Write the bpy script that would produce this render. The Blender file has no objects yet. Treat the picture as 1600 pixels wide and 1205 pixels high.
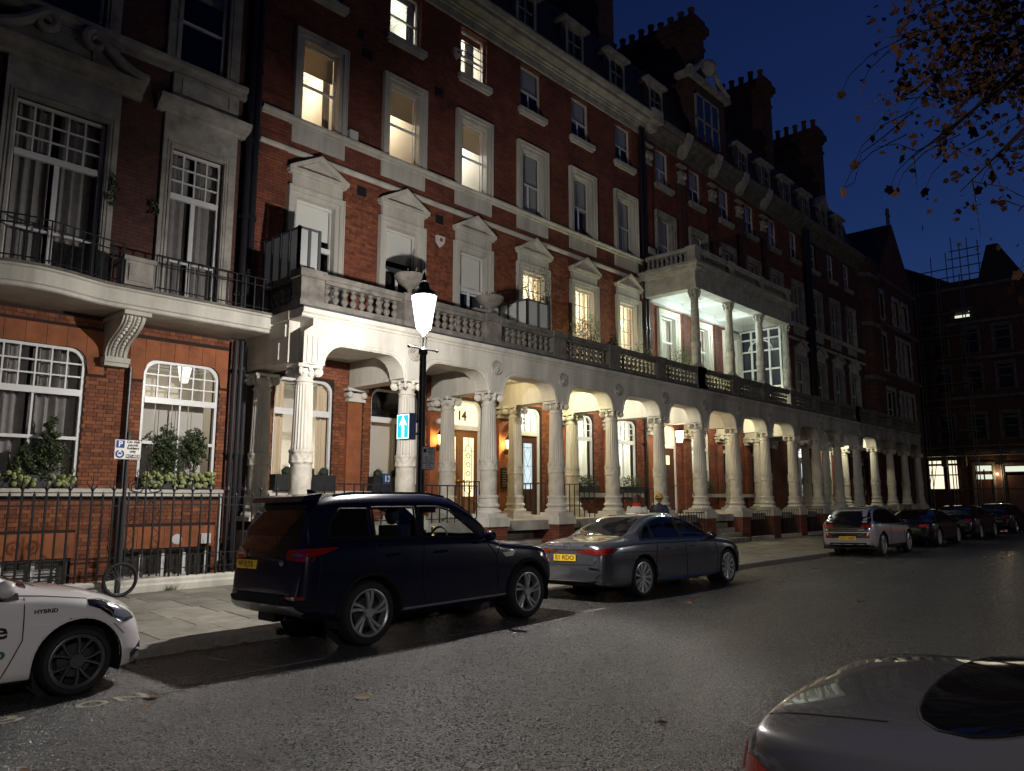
import bpy, bmesh, math, random
from mathutils import Vector, Matrix
from mathutils.bvhtree import BVHTree
random.seed(7)
PI = math.pi
scene = bpy.context.scene
COL = scene.collection

# ------------------------------------------------------------ camera, sky, exposure
CAM_H = 1.68
PITCH, YAW = math.atan(175.5 / 1170.0), math.radians(43.13)
cam_data = bpy.data.cameras.new('camera')
cam = bpy.data.objects.new('camera', cam_data)
COL.objects.link(cam)
cam.location = (0, 0, CAM_H)
cam.rotation_euler = (PI / 2 + PITCH, 0, YAW - PI / 2)
cam_data.sensor_fit = 'HORIZONTAL'
cam_data.sensor_width = 36.0
cam_data.lens = 36.0 * 1170.0 / 1600.0
cam_data.clip_start = 0.05
cam_data.clip_end = 1500
scene.camera = cam

world = bpy.data.worlds.new('World')
scene.world = world
world.use_nodes = True
wn = world.node_tree
wn.nodes.clear()
w_out = wn.nodes.new('ShaderNodeOutputWorld')
w_bg = wn.nodes.new('ShaderNodeBackground')
w_sky = wn.nodes.new('ShaderNodeTexSky')
w_sky.sky_type = 'NISHITA'
w_sky.sun_disc = False
w_sky.sun_elevation = math.radians(-1.4)
w_sky.sun_rotation = math.radians(90)
w_sky.ozone_density = 4.6
w_sky.air_density = 1.0
w_sky.dust_density = 0.3
w_bg.inputs['Strength'].default_value = 0.14
wn.links.new(w_sky.outputs['Color'], w_bg.inputs['Color'])
wn.links.new(w_bg.outputs['Background'], w_out.inputs['Surface'])

scene.view_settings.view_transform = 'Standard'
scene.view_settings.look = 'None'
scene.view_settings.exposure = 0.68
scene.view_settings.gamma = 1.0
scene.view_settings.use_curve_mapping = False
scene.render.engine = 'CYCLES'
scene.cycles.use_denoising = True
scene.cycles.max_bounces = 5
scene.cycles.diffuse_bounces = 2
scene.cycles.glossy_bounces = 3
scene.cycles.transmission_bounces = 4
scene.cycles.transparent_max_bounces = 12
scene.cycles.sample_clamp_indirect = 3.0
scene.cycles.use_light_tree = True
scene.cycles.caustics_reflective = False
scene.cycles.caustics_refractive = False

LAMP_W = 2100.0      # street lamp beside the parked cars
LAMP2_W = 1300.0      # lamps across the road, behind the camera

# ------------------------------------------------------------ mesh helpers
def wloc(o):
    v = Vector((0, 0, 0))
    while o is not None:
        v += o.location
        o = o.parent
    return v

class MB:
    """collects shapes and links them as one mesh object"""
    def __init__(s):
        s.v = []; s.f = []; s.m = []; s.cur = 0
    def face(s, pts):
        n = len(s.v); s.v += [tuple(p) for p in pts]; s.f.append(tuple(range(n, n + len(pts)))); s.m.append(s.cur)
        return s
    def faces(s, vs, fs):
        n = len(s.v); s.v += [tuple(p) for p in vs]
        for f in fs: s.f.append(tuple(i + n for i in f)); s.m.append(s.cur)
        return s
    def box(s, x0, x1, y0, y1, z0, z1, skip=''):
        vs = [(x0,y0,z0),(x1,y0,z0),(x1,y1,z0),(x0,y1,z0),(x0,y0,z1),(x1,y0,z1),(x1,y1,z1),(x0,y1,z1)]
        fs = {'b':(0,3,2,1),'t':(4,5,6,7),'f':(0,1,5,4),'k':(2,3,7,6),'l':(3,0,4,7),'r':(1,2,6,5)}
        return s.faces(vs, [f for k, f in fs.items() if k not in skip])
    def prism(s, poly, axis, a, b, caps=True):
        """poly: 2D points; axis 'x': (y,z), 'y': (x,z), 'z': (x,y)"""
        def P(p, t):
            return (t,p[0],p[1]) if axis == 'x' else (p[0],t,p[1]) if axis == 'y' else (p[0],p[1],t)
        n = len(poly)
        vs = [P(p, a) for p in poly] + [P(p, b) for p in poly]
        fs = [(i, (i+1) % n, (i+1) % n + n, i + n) for i in range(n)]
        if caps: fs += [tuple(range(n-1, -1, -1)), tuple(range(n, 2*n))]
        return s.faces(vs, fs)
    def lathe(s, prof, c, seg=16, flute=0, fd=0.0, a0=0.0, a1=2*PI, axis='z'):
        """prof: (r,z) list"""
        vs = []; fs = []; full = abs(a1 - a0 - 2*PI) < 1e-6
        ns = seg if full else seg + 1
        for r, z in prof:
            for k in range(ns):
                a = a0 + (a1 - a0) * k / seg
                rr = r * (1 - fd * (k % 2)) if flute else r
                if axis == 'z': vs.append((c[0] + rr*math.cos(a), c[1] + rr*math.sin(a), c[2] + z))
                elif axis == 'y': vs.append((c[0] + rr*math.cos(a), c[1] + z, c[2] + rr*math.sin(a)))
                else: vs.append((c[0] + z, c[1] + rr*math.cos(a), c[2] + rr*math.sin(a)))
        for i in range(len(prof) - 1):
            for k in range(seg):
                k2 = (k + 1) % ns
                fs.append((i*ns + k, i*ns + k2, (i+1)*ns + k2, (i+1)*ns + k))
        return s.faces(vs, fs)
    def cyl(s, c, r, z0, z1, seg=12, r2=None, axis='z'):
        r2 = r if r2 is None else r2
        return s.lathe([(0.0005, z0), (r, z0), (r2, z1), (0.0005, z1)], c, seg, axis=axis)
    def tube(s, pts, r, seg=8, closed=False):
        pts = [Vector(p) for p in pts]; n = len(pts); vs = []; fs = []
        up = Vector((0, 0, 1)); prev = None
        for i, p in enumerate(pts):
            if closed: d = pts[(i+1) % n] - pts[i-1]
            else: d = pts[min(i+1, n-1)] - pts[max(i-1, 0)]
            d.normalize()
            if prev is None:
                a = d.cross(up)
                if a.length < 1e-3: a = d.cross(Vector((1, 0, 0)))
            else:
                a = prev - d * prev.dot(d)
                if a.length < 1e-4: a = d.cross(up)
            a.normalize(); prev = a; b = d.cross(a)
            rr = r[i] if isinstance(r, (list, tuple)) else r
            for k in range(seg):
                t = 2*PI*k/seg
                vs.append(p + (a*math.cos(t) + b*math.sin(t)) * rr)
        for i in range(n if closed else n - 1):
            j = (i + 1) % n
            for k in range(seg):
                k2 = (k + 1) % seg
                fs.append((i*seg + k, i*seg + k2, j*seg + k2, j*seg + k))
        if not closed:
            fs.append(tuple(range(seg-1, -1, -1))); fs.append(tuple((n-1)*seg + k for k in range(seg)))
        return s.faces(vs, fs)
    def grid(s, rows, closed=False):
        nu = len(rows); nv = len(rows[0]); vs = [p for r in rows for p in r]; fs = []
        for i in range(nu - 1):
            for j in range(nv if closed else nv - 1):
                j2 = (j + 1) % nv
                fs.append((i*nv + j, i*nv + j2, (i+1)*nv + j2, (i+1)*nv + j))
        return s.faces(vs, fs)
    def ball(s, c, r, seg=10, rings=6, sq=(1, 1, 1), jit=0.0):
        rows = []
        for i in range(rings + 1):
            t = PI * i / rings; row = []
            for k in range(seg):
                a = 2*PI*k/seg; q = 1 + (random.random() - .5) * jit
                row.append((c[0] + r*sq[0]*q*math.sin(t)*math.cos(a), c[1] + r*sq[1]*q*math.sin(t)*math.sin(a), c[2] + r*sq[2]*q*math.cos(t)))
            rows.append(row)
        return s.grid(rows, True)
    def mesh(s, name, mat=None, smooth=False, off=(0, 0, 0)):
        me = bpy.data.meshes.new(name)
        me.from_pydata([(v[0]-off[0], v[1]-off[1], v[2]-off[2]) for v in s.v], [], s.f)
        mats = mat if isinstance(mat, (list, tuple)) else [mat]
        for m in mats:
            if m is not None: me.materials.append(m)
        if len(mats) > 1: me.polygons.foreach_set('material_index', s.m)
        bm = bmesh.new(); bm.from_mesh(me)
        bmesh.ops.remove_doubles(bm, verts=bm.verts, dist=1e-5)
        bmesh.ops.recalc_face_normals(bm, faces=bm.faces)
        if smooth:
            for f in bm.faces: f.smooth = True
            lim = 0.6 if smooth is True else smooth
            for e in bm.edges:
                if len(e.link_faces) == 2 and e.calc_face_angle(0) > lim: e.smooth = False
        bm.to_mesh(me); bm.free()
        return me
    def build(s, name, mat, parent=None, smooth=False, local=False):
        off = (0, 0, 0) if (local or parent is None) else wloc(parent)
        o = bpy.data.objects.new(name, s.mesh(name, mat, smooth, off))
        COL.objects.link(o)
        if parent is not None: o.parent = parent
        return o

def tag(o, label=None, cat=None, group=None, kind=None):
    if label: o['label'] = label
    if cat: o['category'] = cat
    if group: o['group'] = group
    if kind: o['kind'] = kind
    return o
def thing(name, loc, label, cat, group=None, rz=0.0, rx=0.0):
    o = bpy.data.objects.new(name, None); COL.objects.link(o)
    o.location = loc; o.rotation_euler = (rx, 0, rz); o.empty_display_size = 0.1
    return tag(o, label, cat, group)
def inst(name, me, parent, loc, rz=0.0, scale=None):
    """object sharing mesh data; loc in world coordinates (parents are only translated)"""
    o = bpy.data.objects.new(name, me); COL.objects.link(o)
    o.parent = parent
    o.location = Vector(loc) - (wloc(parent) if parent is not None else Vector((0, 0, 0)))
    if rz: o.rotation_euler = (0, 0, rz)
    if scale: o.scale = scale
    return o
def copy_tree(src, loc=None, label=None, group=None, parent=None):
    c = src.copy(); COL.objects.link(c)
    if parent is not None: c.parent = parent
    if loc is not None: c.location = loc
    if label: c['label'] = label
    if group: c['group'] = group
    for ch in list(src.children): copy_tree(ch, parent=c)
    return c
def point_light(name, loc, watts, col, r, parent=None):
    d = bpy.data.lights.new(name, 'POINT'); d.energy = watts; d.color = col; d.shadow_soft_size = r
    o = bpy.data.objects.new(name, d); COL.objects.link(o)
    if parent is not None: o.parent = parent; o.location = Vector(loc) - wloc(parent)
    else: o.location = loc
    return o
def text_mesh(name, body, size, mat, parent, M, bold=0.0, width=None, depth=0.0, align='CENTER'):
    """flat lettering as mesh; M places its plane (text x to the right, y up)"""
    cu = bpy.data.curves.new(name, 'FONT'); cu.body = body; cu.size = size; cu.align_x = align; cu.align_y = 'CENTER'
    cu.offset = bold; cu.extrude = depth; cu.resolution_u = 3
    t = bpy.data.objects.new('tmp_text', cu); COL.objects.link(t)
    dg = bpy.context.evaluated_depsgraph_get()
    me = bpy.data.meshes.new_from_object(t.evaluated_get(dg)); me.name = name
    bpy.data.objects.remove(t)
    if width and len(me.vertices):
        xs = [v.co.x for v in me.vertices]; w = max(xs) - min(xs)
        if w > 0:
            k = width / w
            for v in me.vertices: v.co.x *= k
    me.transform(M); me.materials.clear(); me.materials.append(mat)
    o = bpy.data.objects.new(name, me); COL.objects.link(o); o.parent = parent
    return o

# ------------------------------------------------------------ materials
MATS = {}
def translucent0(name, col, k=.4):
    m = bpy.data.materials.new(name); m.use_nodes = True; nt = m.node_tree; nt.nodes.clear(); L = nt.links
    o = nt.nodes.new('ShaderNodeOutputMaterial'); mx = nt.nodes.new('ShaderNodeMixShader'); mx.inputs[0].default_value = k
    d = nt.nodes.new('ShaderNodeBsdfDiffuse'); t = nt.nodes.new('ShaderNodeBsdfTranslucent')
    d.inputs[0].default_value = (*col, 1); t.inputs[0].default_value = (*col, 1)
    L.new(d.outputs[0], mx.inputs[1]); L.new(t.outputs[0], mx.inputs[2]); L.new(mx.outputs[0], o.inputs[0]); return m
def new_mat(name):
    m = bpy.data.materials.new(name); m.use_nodes = True
    nt = m.node_tree; b = nt.nodes['Principled BSDF']
    MATS[name] = m
    return m, nt, b
def N(nt, t, **kw):
    n = nt.nodes.new(t)
    for k, v in kw.items():
        if hasattr(n, k): setattr(n, k, v)
        else: n.inputs[k].default_value = v
    return n
def plain(name, col, rough=0.6, metal=0.0, spec=0.5, noise=0.0, nscale=6.0, bump=0.0, bscale=40.0, coat=0.0, emit=None, estr=0.0, streak=False):
    m, nt, b = new_mat(name)
    b.inputs['Base Color'].default_value = (*col, 1); b.inputs['Roughness'].default_value = rough
    b.inputs['Metallic'].default_value = metal; b.inputs['Specular IOR Level'].default_value = spec
    if coat: b.inputs['Coat Weight'].default_value = coat; b.inputs['Coat Roughness'].default_value = 0.03
    if emit: b.inputs['Emission Color'].default_value = (*emit, 1); b.inputs['Emission Strength'].default_value = estr
    L = nt.links
    if noise or bump:
        tc = N(nt, 'ShaderNodeTexCoord')
        src = tc.outputs['Object']
        if streak:
            mp = N(nt, 'ShaderNodeMapping'); mp.inputs['Scale'].default_value = (1, 1, 0.18); L.new(src, mp.inputs['Vector']); src = mp.outputs['Vector']
    if noise:
        n = N(nt, 'ShaderNodeTexNoise', Scale=nscale, Detail=5.0, Roughness=0.65); L.new(src, n.inputs['Vector'])
        r = N(nt, 'ShaderNodeValToRGB')
        r.color_ramp.elements[0].position = 0.3; r.color_ramp.elements[1].position = 0.72
        r.color_ramp.elements[0].color = (*[c*(1-noise) for c in col], 1)
        r.color_ramp.elements[1].color = (*[min(1, c*(1+noise*.35)) for c in col], 1)
        L.new(n.outputs['Fac'], r.inputs['Fac']); L.new(r.outputs['Color'], b.inputs['Base Color'])
    if bump:
        n2 = N(nt, 'ShaderNodeTexNoise', Scale=bscale, Detail=4.0); L.new(tc.outputs['Object'], n2.inputs['Vector'])
        bp = N(nt, 'ShaderNodeBump', Strength=bump, Distance=0.01); L.new(n2.outputs['Fac'], bp.inputs['Height']); L.new(bp.outputs['Normal'], b.inputs['Normal'])
    return m
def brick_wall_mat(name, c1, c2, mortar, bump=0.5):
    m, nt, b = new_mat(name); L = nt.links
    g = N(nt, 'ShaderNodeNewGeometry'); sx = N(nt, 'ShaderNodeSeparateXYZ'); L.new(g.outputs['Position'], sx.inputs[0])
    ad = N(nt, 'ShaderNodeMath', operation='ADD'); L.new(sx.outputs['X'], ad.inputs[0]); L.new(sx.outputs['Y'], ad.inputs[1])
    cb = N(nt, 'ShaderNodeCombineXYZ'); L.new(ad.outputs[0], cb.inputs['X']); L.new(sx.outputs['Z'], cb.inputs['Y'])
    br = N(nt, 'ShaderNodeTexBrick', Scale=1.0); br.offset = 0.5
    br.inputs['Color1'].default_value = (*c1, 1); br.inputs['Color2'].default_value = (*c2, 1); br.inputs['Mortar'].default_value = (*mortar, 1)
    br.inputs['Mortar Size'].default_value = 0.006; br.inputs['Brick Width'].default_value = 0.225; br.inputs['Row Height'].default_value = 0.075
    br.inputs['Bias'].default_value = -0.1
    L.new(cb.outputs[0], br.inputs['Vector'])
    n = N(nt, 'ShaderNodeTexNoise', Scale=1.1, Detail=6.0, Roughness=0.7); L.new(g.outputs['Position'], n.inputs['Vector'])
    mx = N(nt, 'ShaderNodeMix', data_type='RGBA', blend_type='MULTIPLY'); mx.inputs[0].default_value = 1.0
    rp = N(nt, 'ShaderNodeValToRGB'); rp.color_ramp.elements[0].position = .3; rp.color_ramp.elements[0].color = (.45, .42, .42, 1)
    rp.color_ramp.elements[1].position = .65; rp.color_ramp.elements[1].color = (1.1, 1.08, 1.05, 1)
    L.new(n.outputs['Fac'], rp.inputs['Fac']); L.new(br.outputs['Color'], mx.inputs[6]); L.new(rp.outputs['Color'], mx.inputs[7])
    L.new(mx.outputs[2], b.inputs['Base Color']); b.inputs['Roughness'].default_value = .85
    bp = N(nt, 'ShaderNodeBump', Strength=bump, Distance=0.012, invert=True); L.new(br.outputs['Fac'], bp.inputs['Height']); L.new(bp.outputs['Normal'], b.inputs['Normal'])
    return m
def brick_unit_mat(name, dark, mid, light):
    """one brick: colour differs from brick to brick"""
    m, nt, b = new_mat(name); L = nt.links
    g = N(nt, 'ShaderNodeNewGeometry'); oi = N(nt, 'ShaderNodeObjectInfo')
    ad = N(nt, 'ShaderNodeMath', operation='ADD'); L.new(g.outputs['Random Per Island'], ad.inputs[0]); L.new(oi.outputs['Random'], ad.inputs[1])
    fr = N(nt, 'ShaderNodeMath', operation='FRACT'); L.new(ad.outputs[0], fr.inputs[0])
    rp = N(nt, 'ShaderNodeValToRGB'); e = rp.color_ramp.elements
    e[0].color = (*dark, 1); e[1].color = (*light, 1); k = e.new(.45); k.color = (*mid, 1)
    L.new(fr.outputs[0], rp.inputs['Fac'])
    n = N(nt, 'ShaderNodeTexNoise', Scale=9.0, Detail=5.0); L.new(g.outputs['Position'], n.inputs['Vector'])
    mx = N(nt, 'ShaderNodeMix', data_type='RGBA', blend_type='MULTIPLY'); mx.inputs[0].default_value = .8
    L.new(rp.outputs['Color'], mx.inputs[6]); L.new(n.outputs['Fac'], mx.inputs[7])
    gm = N(nt, 'ShaderNodeBrightContrast', Bright=0.0); L.new(mx.outputs[2], gm.inputs['Color'])
    L.new(gm.outputs[0], b.inputs['Base Color']); b.inputs['Roughness'].default_value = .8
    n2 = N(nt, 'ShaderNodeTexNoise', Scale=60.0, Detail=3.0); L.new(g.outputs['Position'], n2.inputs['Vector'])
    bp = N(nt, 'ShaderNodeBump', Strength=.35, Distance=.006); L.new(n2.outputs['Fac'], bp.inputs['Height']); L.new(bp.outputs['Normal'], b.inputs['Normal'])
    return m
def glass_mat(name, tint=(1, 1, 1), refl=1.0, rough=0.0):
    m = bpy.data.materials.new(name); m.use_nodes = True; nt = m.node_tree; nt.nodes.clear(); L = nt.links
    o = N(nt, 'ShaderNodeOutputMaterial'); mx = N(nt, 'ShaderNodeMixShader')
    t = N(nt, 'ShaderNodeBsdfTransparent'); t.inputs[0].default_value = (*tint, 1)
    g = N(nt, 'ShaderNodeBsdfGlossy'); g.inputs['Roughness'].default_value = rough
    fr = N(nt, 'ShaderNodeLayerWeight'); pw = N(nt, 'ShaderNodeMath', operation='POWER'); pw.inputs[1].default_value = 4.0
    mu = N(nt, 'ShaderNodeMath', operation='MULTIPLY_ADD'); mu.inputs[1].default_value = .9 * refl; mu.inputs[2].default_value = .055 * refl; mu.use_clamp = True
    L.new(fr.outputs['Facing'], pw.inputs[0]); L.new(pw.outputs[0], mu.inputs[0]); L.new(mu.outputs[0], mx.inputs[0]); L.new(t.outputs[0], mx.inputs[1]); L.new(g.outputs[0], mx.inputs[2]); L.new(mx.outputs[0], o.inputs[0])
    MATS[name] = m
    return m
def glow_mat(name, col, strength, trans=0.0):
    """lamp glass: gives off light, partly clear"""
    m = bpy.data.materials.new(name); m.use_nodes = True; nt = m.node_tree; nt.nodes.clear(); L = nt.links
    o = N(nt, 'ShaderNodeOutputMaterial'); e = N(nt, 'ShaderNodeEmission'); e.inputs[0].default_value = (*col, 1); e.inputs[1].default_value = strength
    if trans:
        mx = N(nt, 'ShaderNodeMixShader'); t = N(nt, 'ShaderNodeBsdfTransparent'); mx.inputs[0].default_value = trans
        L.new(e.outputs[0], mx.inputs[1]); L.new(t.outputs[0], mx.inputs[2]); L.new(mx.outputs[0], o.inputs[0])
    else: L.new(e.outputs[0], o.inputs[0])
    MATS[name] = m
    return m

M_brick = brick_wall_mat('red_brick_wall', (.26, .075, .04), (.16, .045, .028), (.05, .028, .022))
M_brick_dk = brick_wall_mat('dark_brick_wall', (.15, .06, .045), (.09, .04, .032), (.04, .03, .026))  # darker brick colours for upper, far and rooftop walls
M_bricku = brick_unit_mat('brick_face', (.21, .062, .024), (.30, .09, .032), (.40, .135, .048))
M_bricku2 = brick_unit_mat('brick_face_red', (.22, .066, .038), (.35, .105, .052), (.44, .15, .07))
M_mortar = plain('dark_mortar', (.035, .02, .015), .95, noise=.4, nscale=3)
M_rubbed = plain('rubbed_brick', (.33, .105, .038), .8, noise=.5, nscale=2.2, bump=.15, bscale=30)
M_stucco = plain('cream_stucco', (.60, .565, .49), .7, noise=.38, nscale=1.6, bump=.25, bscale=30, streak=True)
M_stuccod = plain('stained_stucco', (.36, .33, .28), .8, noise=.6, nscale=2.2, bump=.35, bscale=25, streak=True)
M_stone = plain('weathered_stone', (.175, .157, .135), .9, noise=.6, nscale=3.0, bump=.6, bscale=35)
M_stonel = plain('pale_stone', (.42, .39, .34), .85, noise=.5, nscale=2.6, bump=.4, bscale=30)
M_carved = plain('carved_stucco', (.54, .50, .42), .75, noise=.3, nscale=4, bump=1.0, bscale=16)
M_lead = plain('grey_lead', (.045, .047, .055), .55, noise=.4)
M_slate = plain('dark_slate', (.03, .03, .034), .7, noise=.5, nscale=5, bump=.3, bscale=8)
M_white = plain('white_gloss_paint', (.72, .72, .70), .35, noise=.08)
M_iron = plain('black_iron', (.012, .012, .013), .45, noise=.3, nscale=9)
M_pipe = plain('black_pipe', (.016, .015, .018), .4)
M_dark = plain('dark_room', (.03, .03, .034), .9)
M_roomw = plain('pale_room', (.55, .52, .46), .9)
M_roomwarm = plain('warm_room', (.62, .50, .34), .9)
M_curtain = plain('curtain_cloth', (.30, .28, .27), .95, noise=.25, nscale=8)
M_curtainl = plain('pale_curtain', (.62, .60, .55), .95, noise=.15, nscale=8)
M_blind = plain('roller_blind', (.40, .39, .37), .9)
M_blindg = plain('grey_blind', (.34, .35, .36), .9)
M_glass = glass_mat('window_glass')
M_frost = translucent0('frosted_glass', (.66, .68, .66), .45)
M_wood = plain('oak_door', (.26, .12, .045), .4, noise=.35, nscale=4, streak=True)
M_wooddk = plain('brown_door', (.07, .028, .018), .35)
M_brass = plain('brass', (.55, .38, .12), .3, metal=1.0)
M_plastic = plain('white_plastic', (.6, .6, .58), .5)
M_black = plain('matt_black', (.008, .008, .009), .7)
M_leaf = plain('dark_leaf', (.075, .105, .04), .6, noise=.5, nscale=30)
M_leafo = plain('olive_leaf', (.10, .12, .05), .6, noise=.4, nscale=30)
M_leafb = plain('brown_leaf', (.060, .028, .016), .95, spec=.05, noise=.5, nscale=14)
M_flower = plain('pale_flower', (.36, .40, .16), .8, noise=.3, nscale=40)
M_bark = plain('tree_bark', (.05, .04, .032), .95, noise=.5, nscale=6, bump=.8, bscale=12)
M_terr = plain('clay', (.16, .07, .045), .9, noise=.4)
M_glassblk = plain('dark_glass', (.02, .024, .035), .08, spec=.8)
M_tube = glow_mat('strip_light', (.9, 1, .95), 9.0)
M_blindw = translucent0('warm_blind', (.42, .36, .27))
M_ceil = plain('white_ceiling', (.72, .72, .70), .9)
M_blindp = plain('pale_blind', (.74, .74, .68), .85)
M_red = plain('red_print', (.5, .03, .02), .5)
M_bronze = plain('dark_planter', (.015, .016, .018), .5)
M_green = plain('topiary_leaf', (.022, .035, .016), .7, noise=.5, nscale=40)
M_fan = glow_mat('lit_fanlight', (1.0, .85, .50), 1.0)
M_doorglow = glow_mat('lit_door_glass', (1.0, .78, .38), 1.25)
M_doorcool = glow_mat('lit_door_glass_cool', (.78, .95, 1.0), .62)
M_fancool = glow_mat('lit_fanlight_cool', (.93, .97, 1.0), .85)
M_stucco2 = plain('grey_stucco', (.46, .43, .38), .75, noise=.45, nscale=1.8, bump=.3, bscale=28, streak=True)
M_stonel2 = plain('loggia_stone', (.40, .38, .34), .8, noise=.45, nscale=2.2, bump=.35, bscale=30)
M_shade = glow_mat('lamp_shade_cloth', (1, .95, .85), 2.2)
M_brass2 = plain('bronze_figure', (.06, .045, .02), .5)
M_bluesign = plain('blue_enamel', (.01, .05, .20), .3)
M_brickg = brick_wall_mat('gable_brick', (.20, .06, .035), (.13, .04, .03), (.05, .03, .025))
M_farlit = glow_mat('lit_window', (1, .87, .62), .8)
M_farlit2 = glow_mat('lit_window_cool', (.92, 1, .80), .55)
M_pole = plain('scaffold_steel', (.16, .16, .17), .5, metal=.3)
M_steel = plain('galvanised_steel', (.45, .44, .42), .4, metal=.8)
M_steeld = plain('grey_frame', (.07, .075, .08), .45)
M_lantern = glow_mat('lantern_glass', (.95, .97, 1.0), 4.0, .55)
M_mantle = glow_mat('lamp_mantle', (.95, .97, 1.0), 20.0, .8)
M_bluecase = plain('blue_sign_case', (.01, .05, .22), .35)
M_signblue = glow_mat('lit_blue_face', (.02, .42, .95), 1.15)
M_signwhite = glow_mat('lit_white_arrow', (.9, .97, 1), 1.7)
M_signgrey = plain('parking_plate_white', (.62, .64, .68), .5)
M_signwhite2 = plain('sign_white', (.75, .72, .68), .45)
M_signblue2 = plain('sign_blue', (.012, .045, .22), .4)
M_postgrey = plain('dark_post', (.03, .03, .033), .4)
M_tyre = plain('tyre_rubber', (.012, .012, .012), .75, bump=.2, bscale=60)
M_leafg = plain('green_leaf', (.05, .10, .025), .55, noise=.4, nscale=30)
M_leafdk = plain('dark_foliage', (.03, .028, .018), .95, noise=.6, nscale=1.5)
M_leafd = plain('fallen_leaf', (.22, .12, .05), .8, noise=.4, nscale=40)
M_canvas = plain('canvas', (.30, .27, .22), .9, noise=.3)
M_gloss = plain('gloss_black', (.007, .007, .008), .12, coat=1.0)
M_chromed = plain('dark_chrome', (.28, .28, .30), .25, metal=1.0)
# ------------------------------------------------------------ street surfaces
YW = 15.4            # wall plane of the terrace
KERB = 9.15
def road_z(y): return -0.025 * max(0.0, y - 4.0) if y < KERB else -0.129
def pave_z(y): return -0.01 + (y - KERB) * (0.13 / 4.15)

def asphalt():
    m, nt, b = new_mat('asphalt'); L = nt.links
    g = N(nt, 'ShaderNodeNewGeometry')
    v = N(nt, 'ShaderNodeTexVoronoi', Scale=70.0); L.new(g.outputs['Position'], v.inputs['Vector'])
    n = N(nt, 'ShaderNodeTexNoise', Scale=.55, Detail=6.0, Roughness=.7); L.new(g.outputs['Position'], n.inputs['Vector'])
    hs = N(nt, 'ShaderNodeSeparateColor'); L.new(v.outputs['Color'], hs.inputs[0])
    rp = N(nt, 'ShaderNodeValToRGB'); e = rp.color_ramp.elements
    e[0].position = .1; e[0].color = (.020, .019, .019, 1); e[1].position = .98; e[1].color = (.24, .225, .21, 1); e.new(.55).color = (.06, .057, .054, 1)
    L.new(hs.outputs[0], rp.inputs['Fac'])
    r2 = N(nt, 'ShaderNodeValToRGB'); r2.color_ramp.elements[0].position = .35; r2.color_ramp.elements[0].color = (.62, .60, .58, 1); r2.color_ramp.elements[1].position = .65; r2.color_ramp.elements[1].color = (1, 1, 1, 1)
    L.new(n.outputs['Fac'], r2.inputs['Fac'])
    mx = N(nt, 'ShaderNodeMix', data_type='RGBA', blend_type='MULTIPLY'); mx.inputs[0].default_value = 1
    L.new(rp.outputs['Color'], mx.inputs[6]); L.new(r2.outputs['Color'], mx.inputs[7]); 
    n3 = N(nt, 'ShaderNodeTexNoise', Scale=.9, Detail=3.0); mp = N(nt, 'ShaderNodeMapping'); mp.inputs['Scale'].default_value = (.06, 1.0, 1.0); L.new(g.outputs['Position'], mp.inputs['Vector']); L.new(mp.outputs[0], n3.inputs['Vector'])
    r4 = N(nt, 'ShaderNodeValToRGB'); r4.color_ramp.elements[0].position = .38; r4.color_ramp.elements[0].color = (.72, .71, .70, 1); r4.color_ramp.elements[1].position = .60; r4.color_ramp.elements[1].color = (1, 1, 1, 1); L.new(n3.outputs['Fac'], r4.inputs['Fac'])
    v2 = N(nt, 'ShaderNodeTexVoronoi', Scale=.35, feature='DISTANCE_TO_EDGE'); n4 = N(nt, 'ShaderNodeTexNoise', Scale=2.0, Detail=6.0); L.new(g.outputs['Position'], n4.inputs['Vector'])
    va = N(nt, 'ShaderNodeVectorMath', operation='ADD'); L.new(g.outputs['Position'], va.inputs[0]); L.new(n4.outputs['Color'], va.inputs[1]); L.new(va.outputs[0], v2.inputs['Vector'])
    r5 = N(nt, 'ShaderNodeValToRGB'); r5.color_ramp.elements[0].position = .0; r5.color_ramp.elements[0].color = (.45, .45, .45, 1); r5.color_ramp.elements[1].position = .006; r5.color_ramp.elements[1].color = (1, 1, 1, 1); L.new(v2.outputs['Distance'], r5.inputs['Fac'])
    m2 = N(nt, 'ShaderNodeMix', data_type='RGBA', blend_type='MULTIPLY'); m2.inputs[0].default_value = 1; L.new(mx.outputs[2], m2.inputs[6]); L.new(r4.outputs[0], m2.inputs[7])
    m3 = N(nt, 'ShaderNodeMix', data_type='RGBA', blend_type='MULTIPLY'); m3.inputs[0].default_value = .8; L.new(m2.outputs[2], m3.inputs[6]); L.new(r5.outputs[0], m3.inputs[7]); L.new(m3.outputs[2], b.inputs['Base Color'])
    r3 = N(nt, 'ShaderNodeMapRange'); r3.inputs['To Min'].default_value = .16; r3.inputs['To Max'].default_value = .50; L.new(hs.outputs[1], r3.inputs['Value']); L.new(r3.outputs[0], b.inputs['Roughness']); b.inputs['Specular IOR Level'].default_value = .85
    ad = N(nt, 'ShaderNodeMath', operation='MULTIPLY_ADD'); ad.inputs[1].default_value = 1.0; L.new(v.outputs['Distance'], ad.inputs[0]); L.new(hs.outputs[2], ad.inputs[2])
    bp = N(nt, 'ShaderNodeBump', Strength=.9, Distance=.016); L.new(ad.outputs[0], bp.inputs['Height']); L.new(bp.outputs['Normal'], b.inputs['Normal'])
    return m
M_asphalt = asphalt()
M_slab = plain('york_stone', (.26, .245, .21), .8, noise=.4, nscale=2.5, bump=.35, bscale=24)
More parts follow.
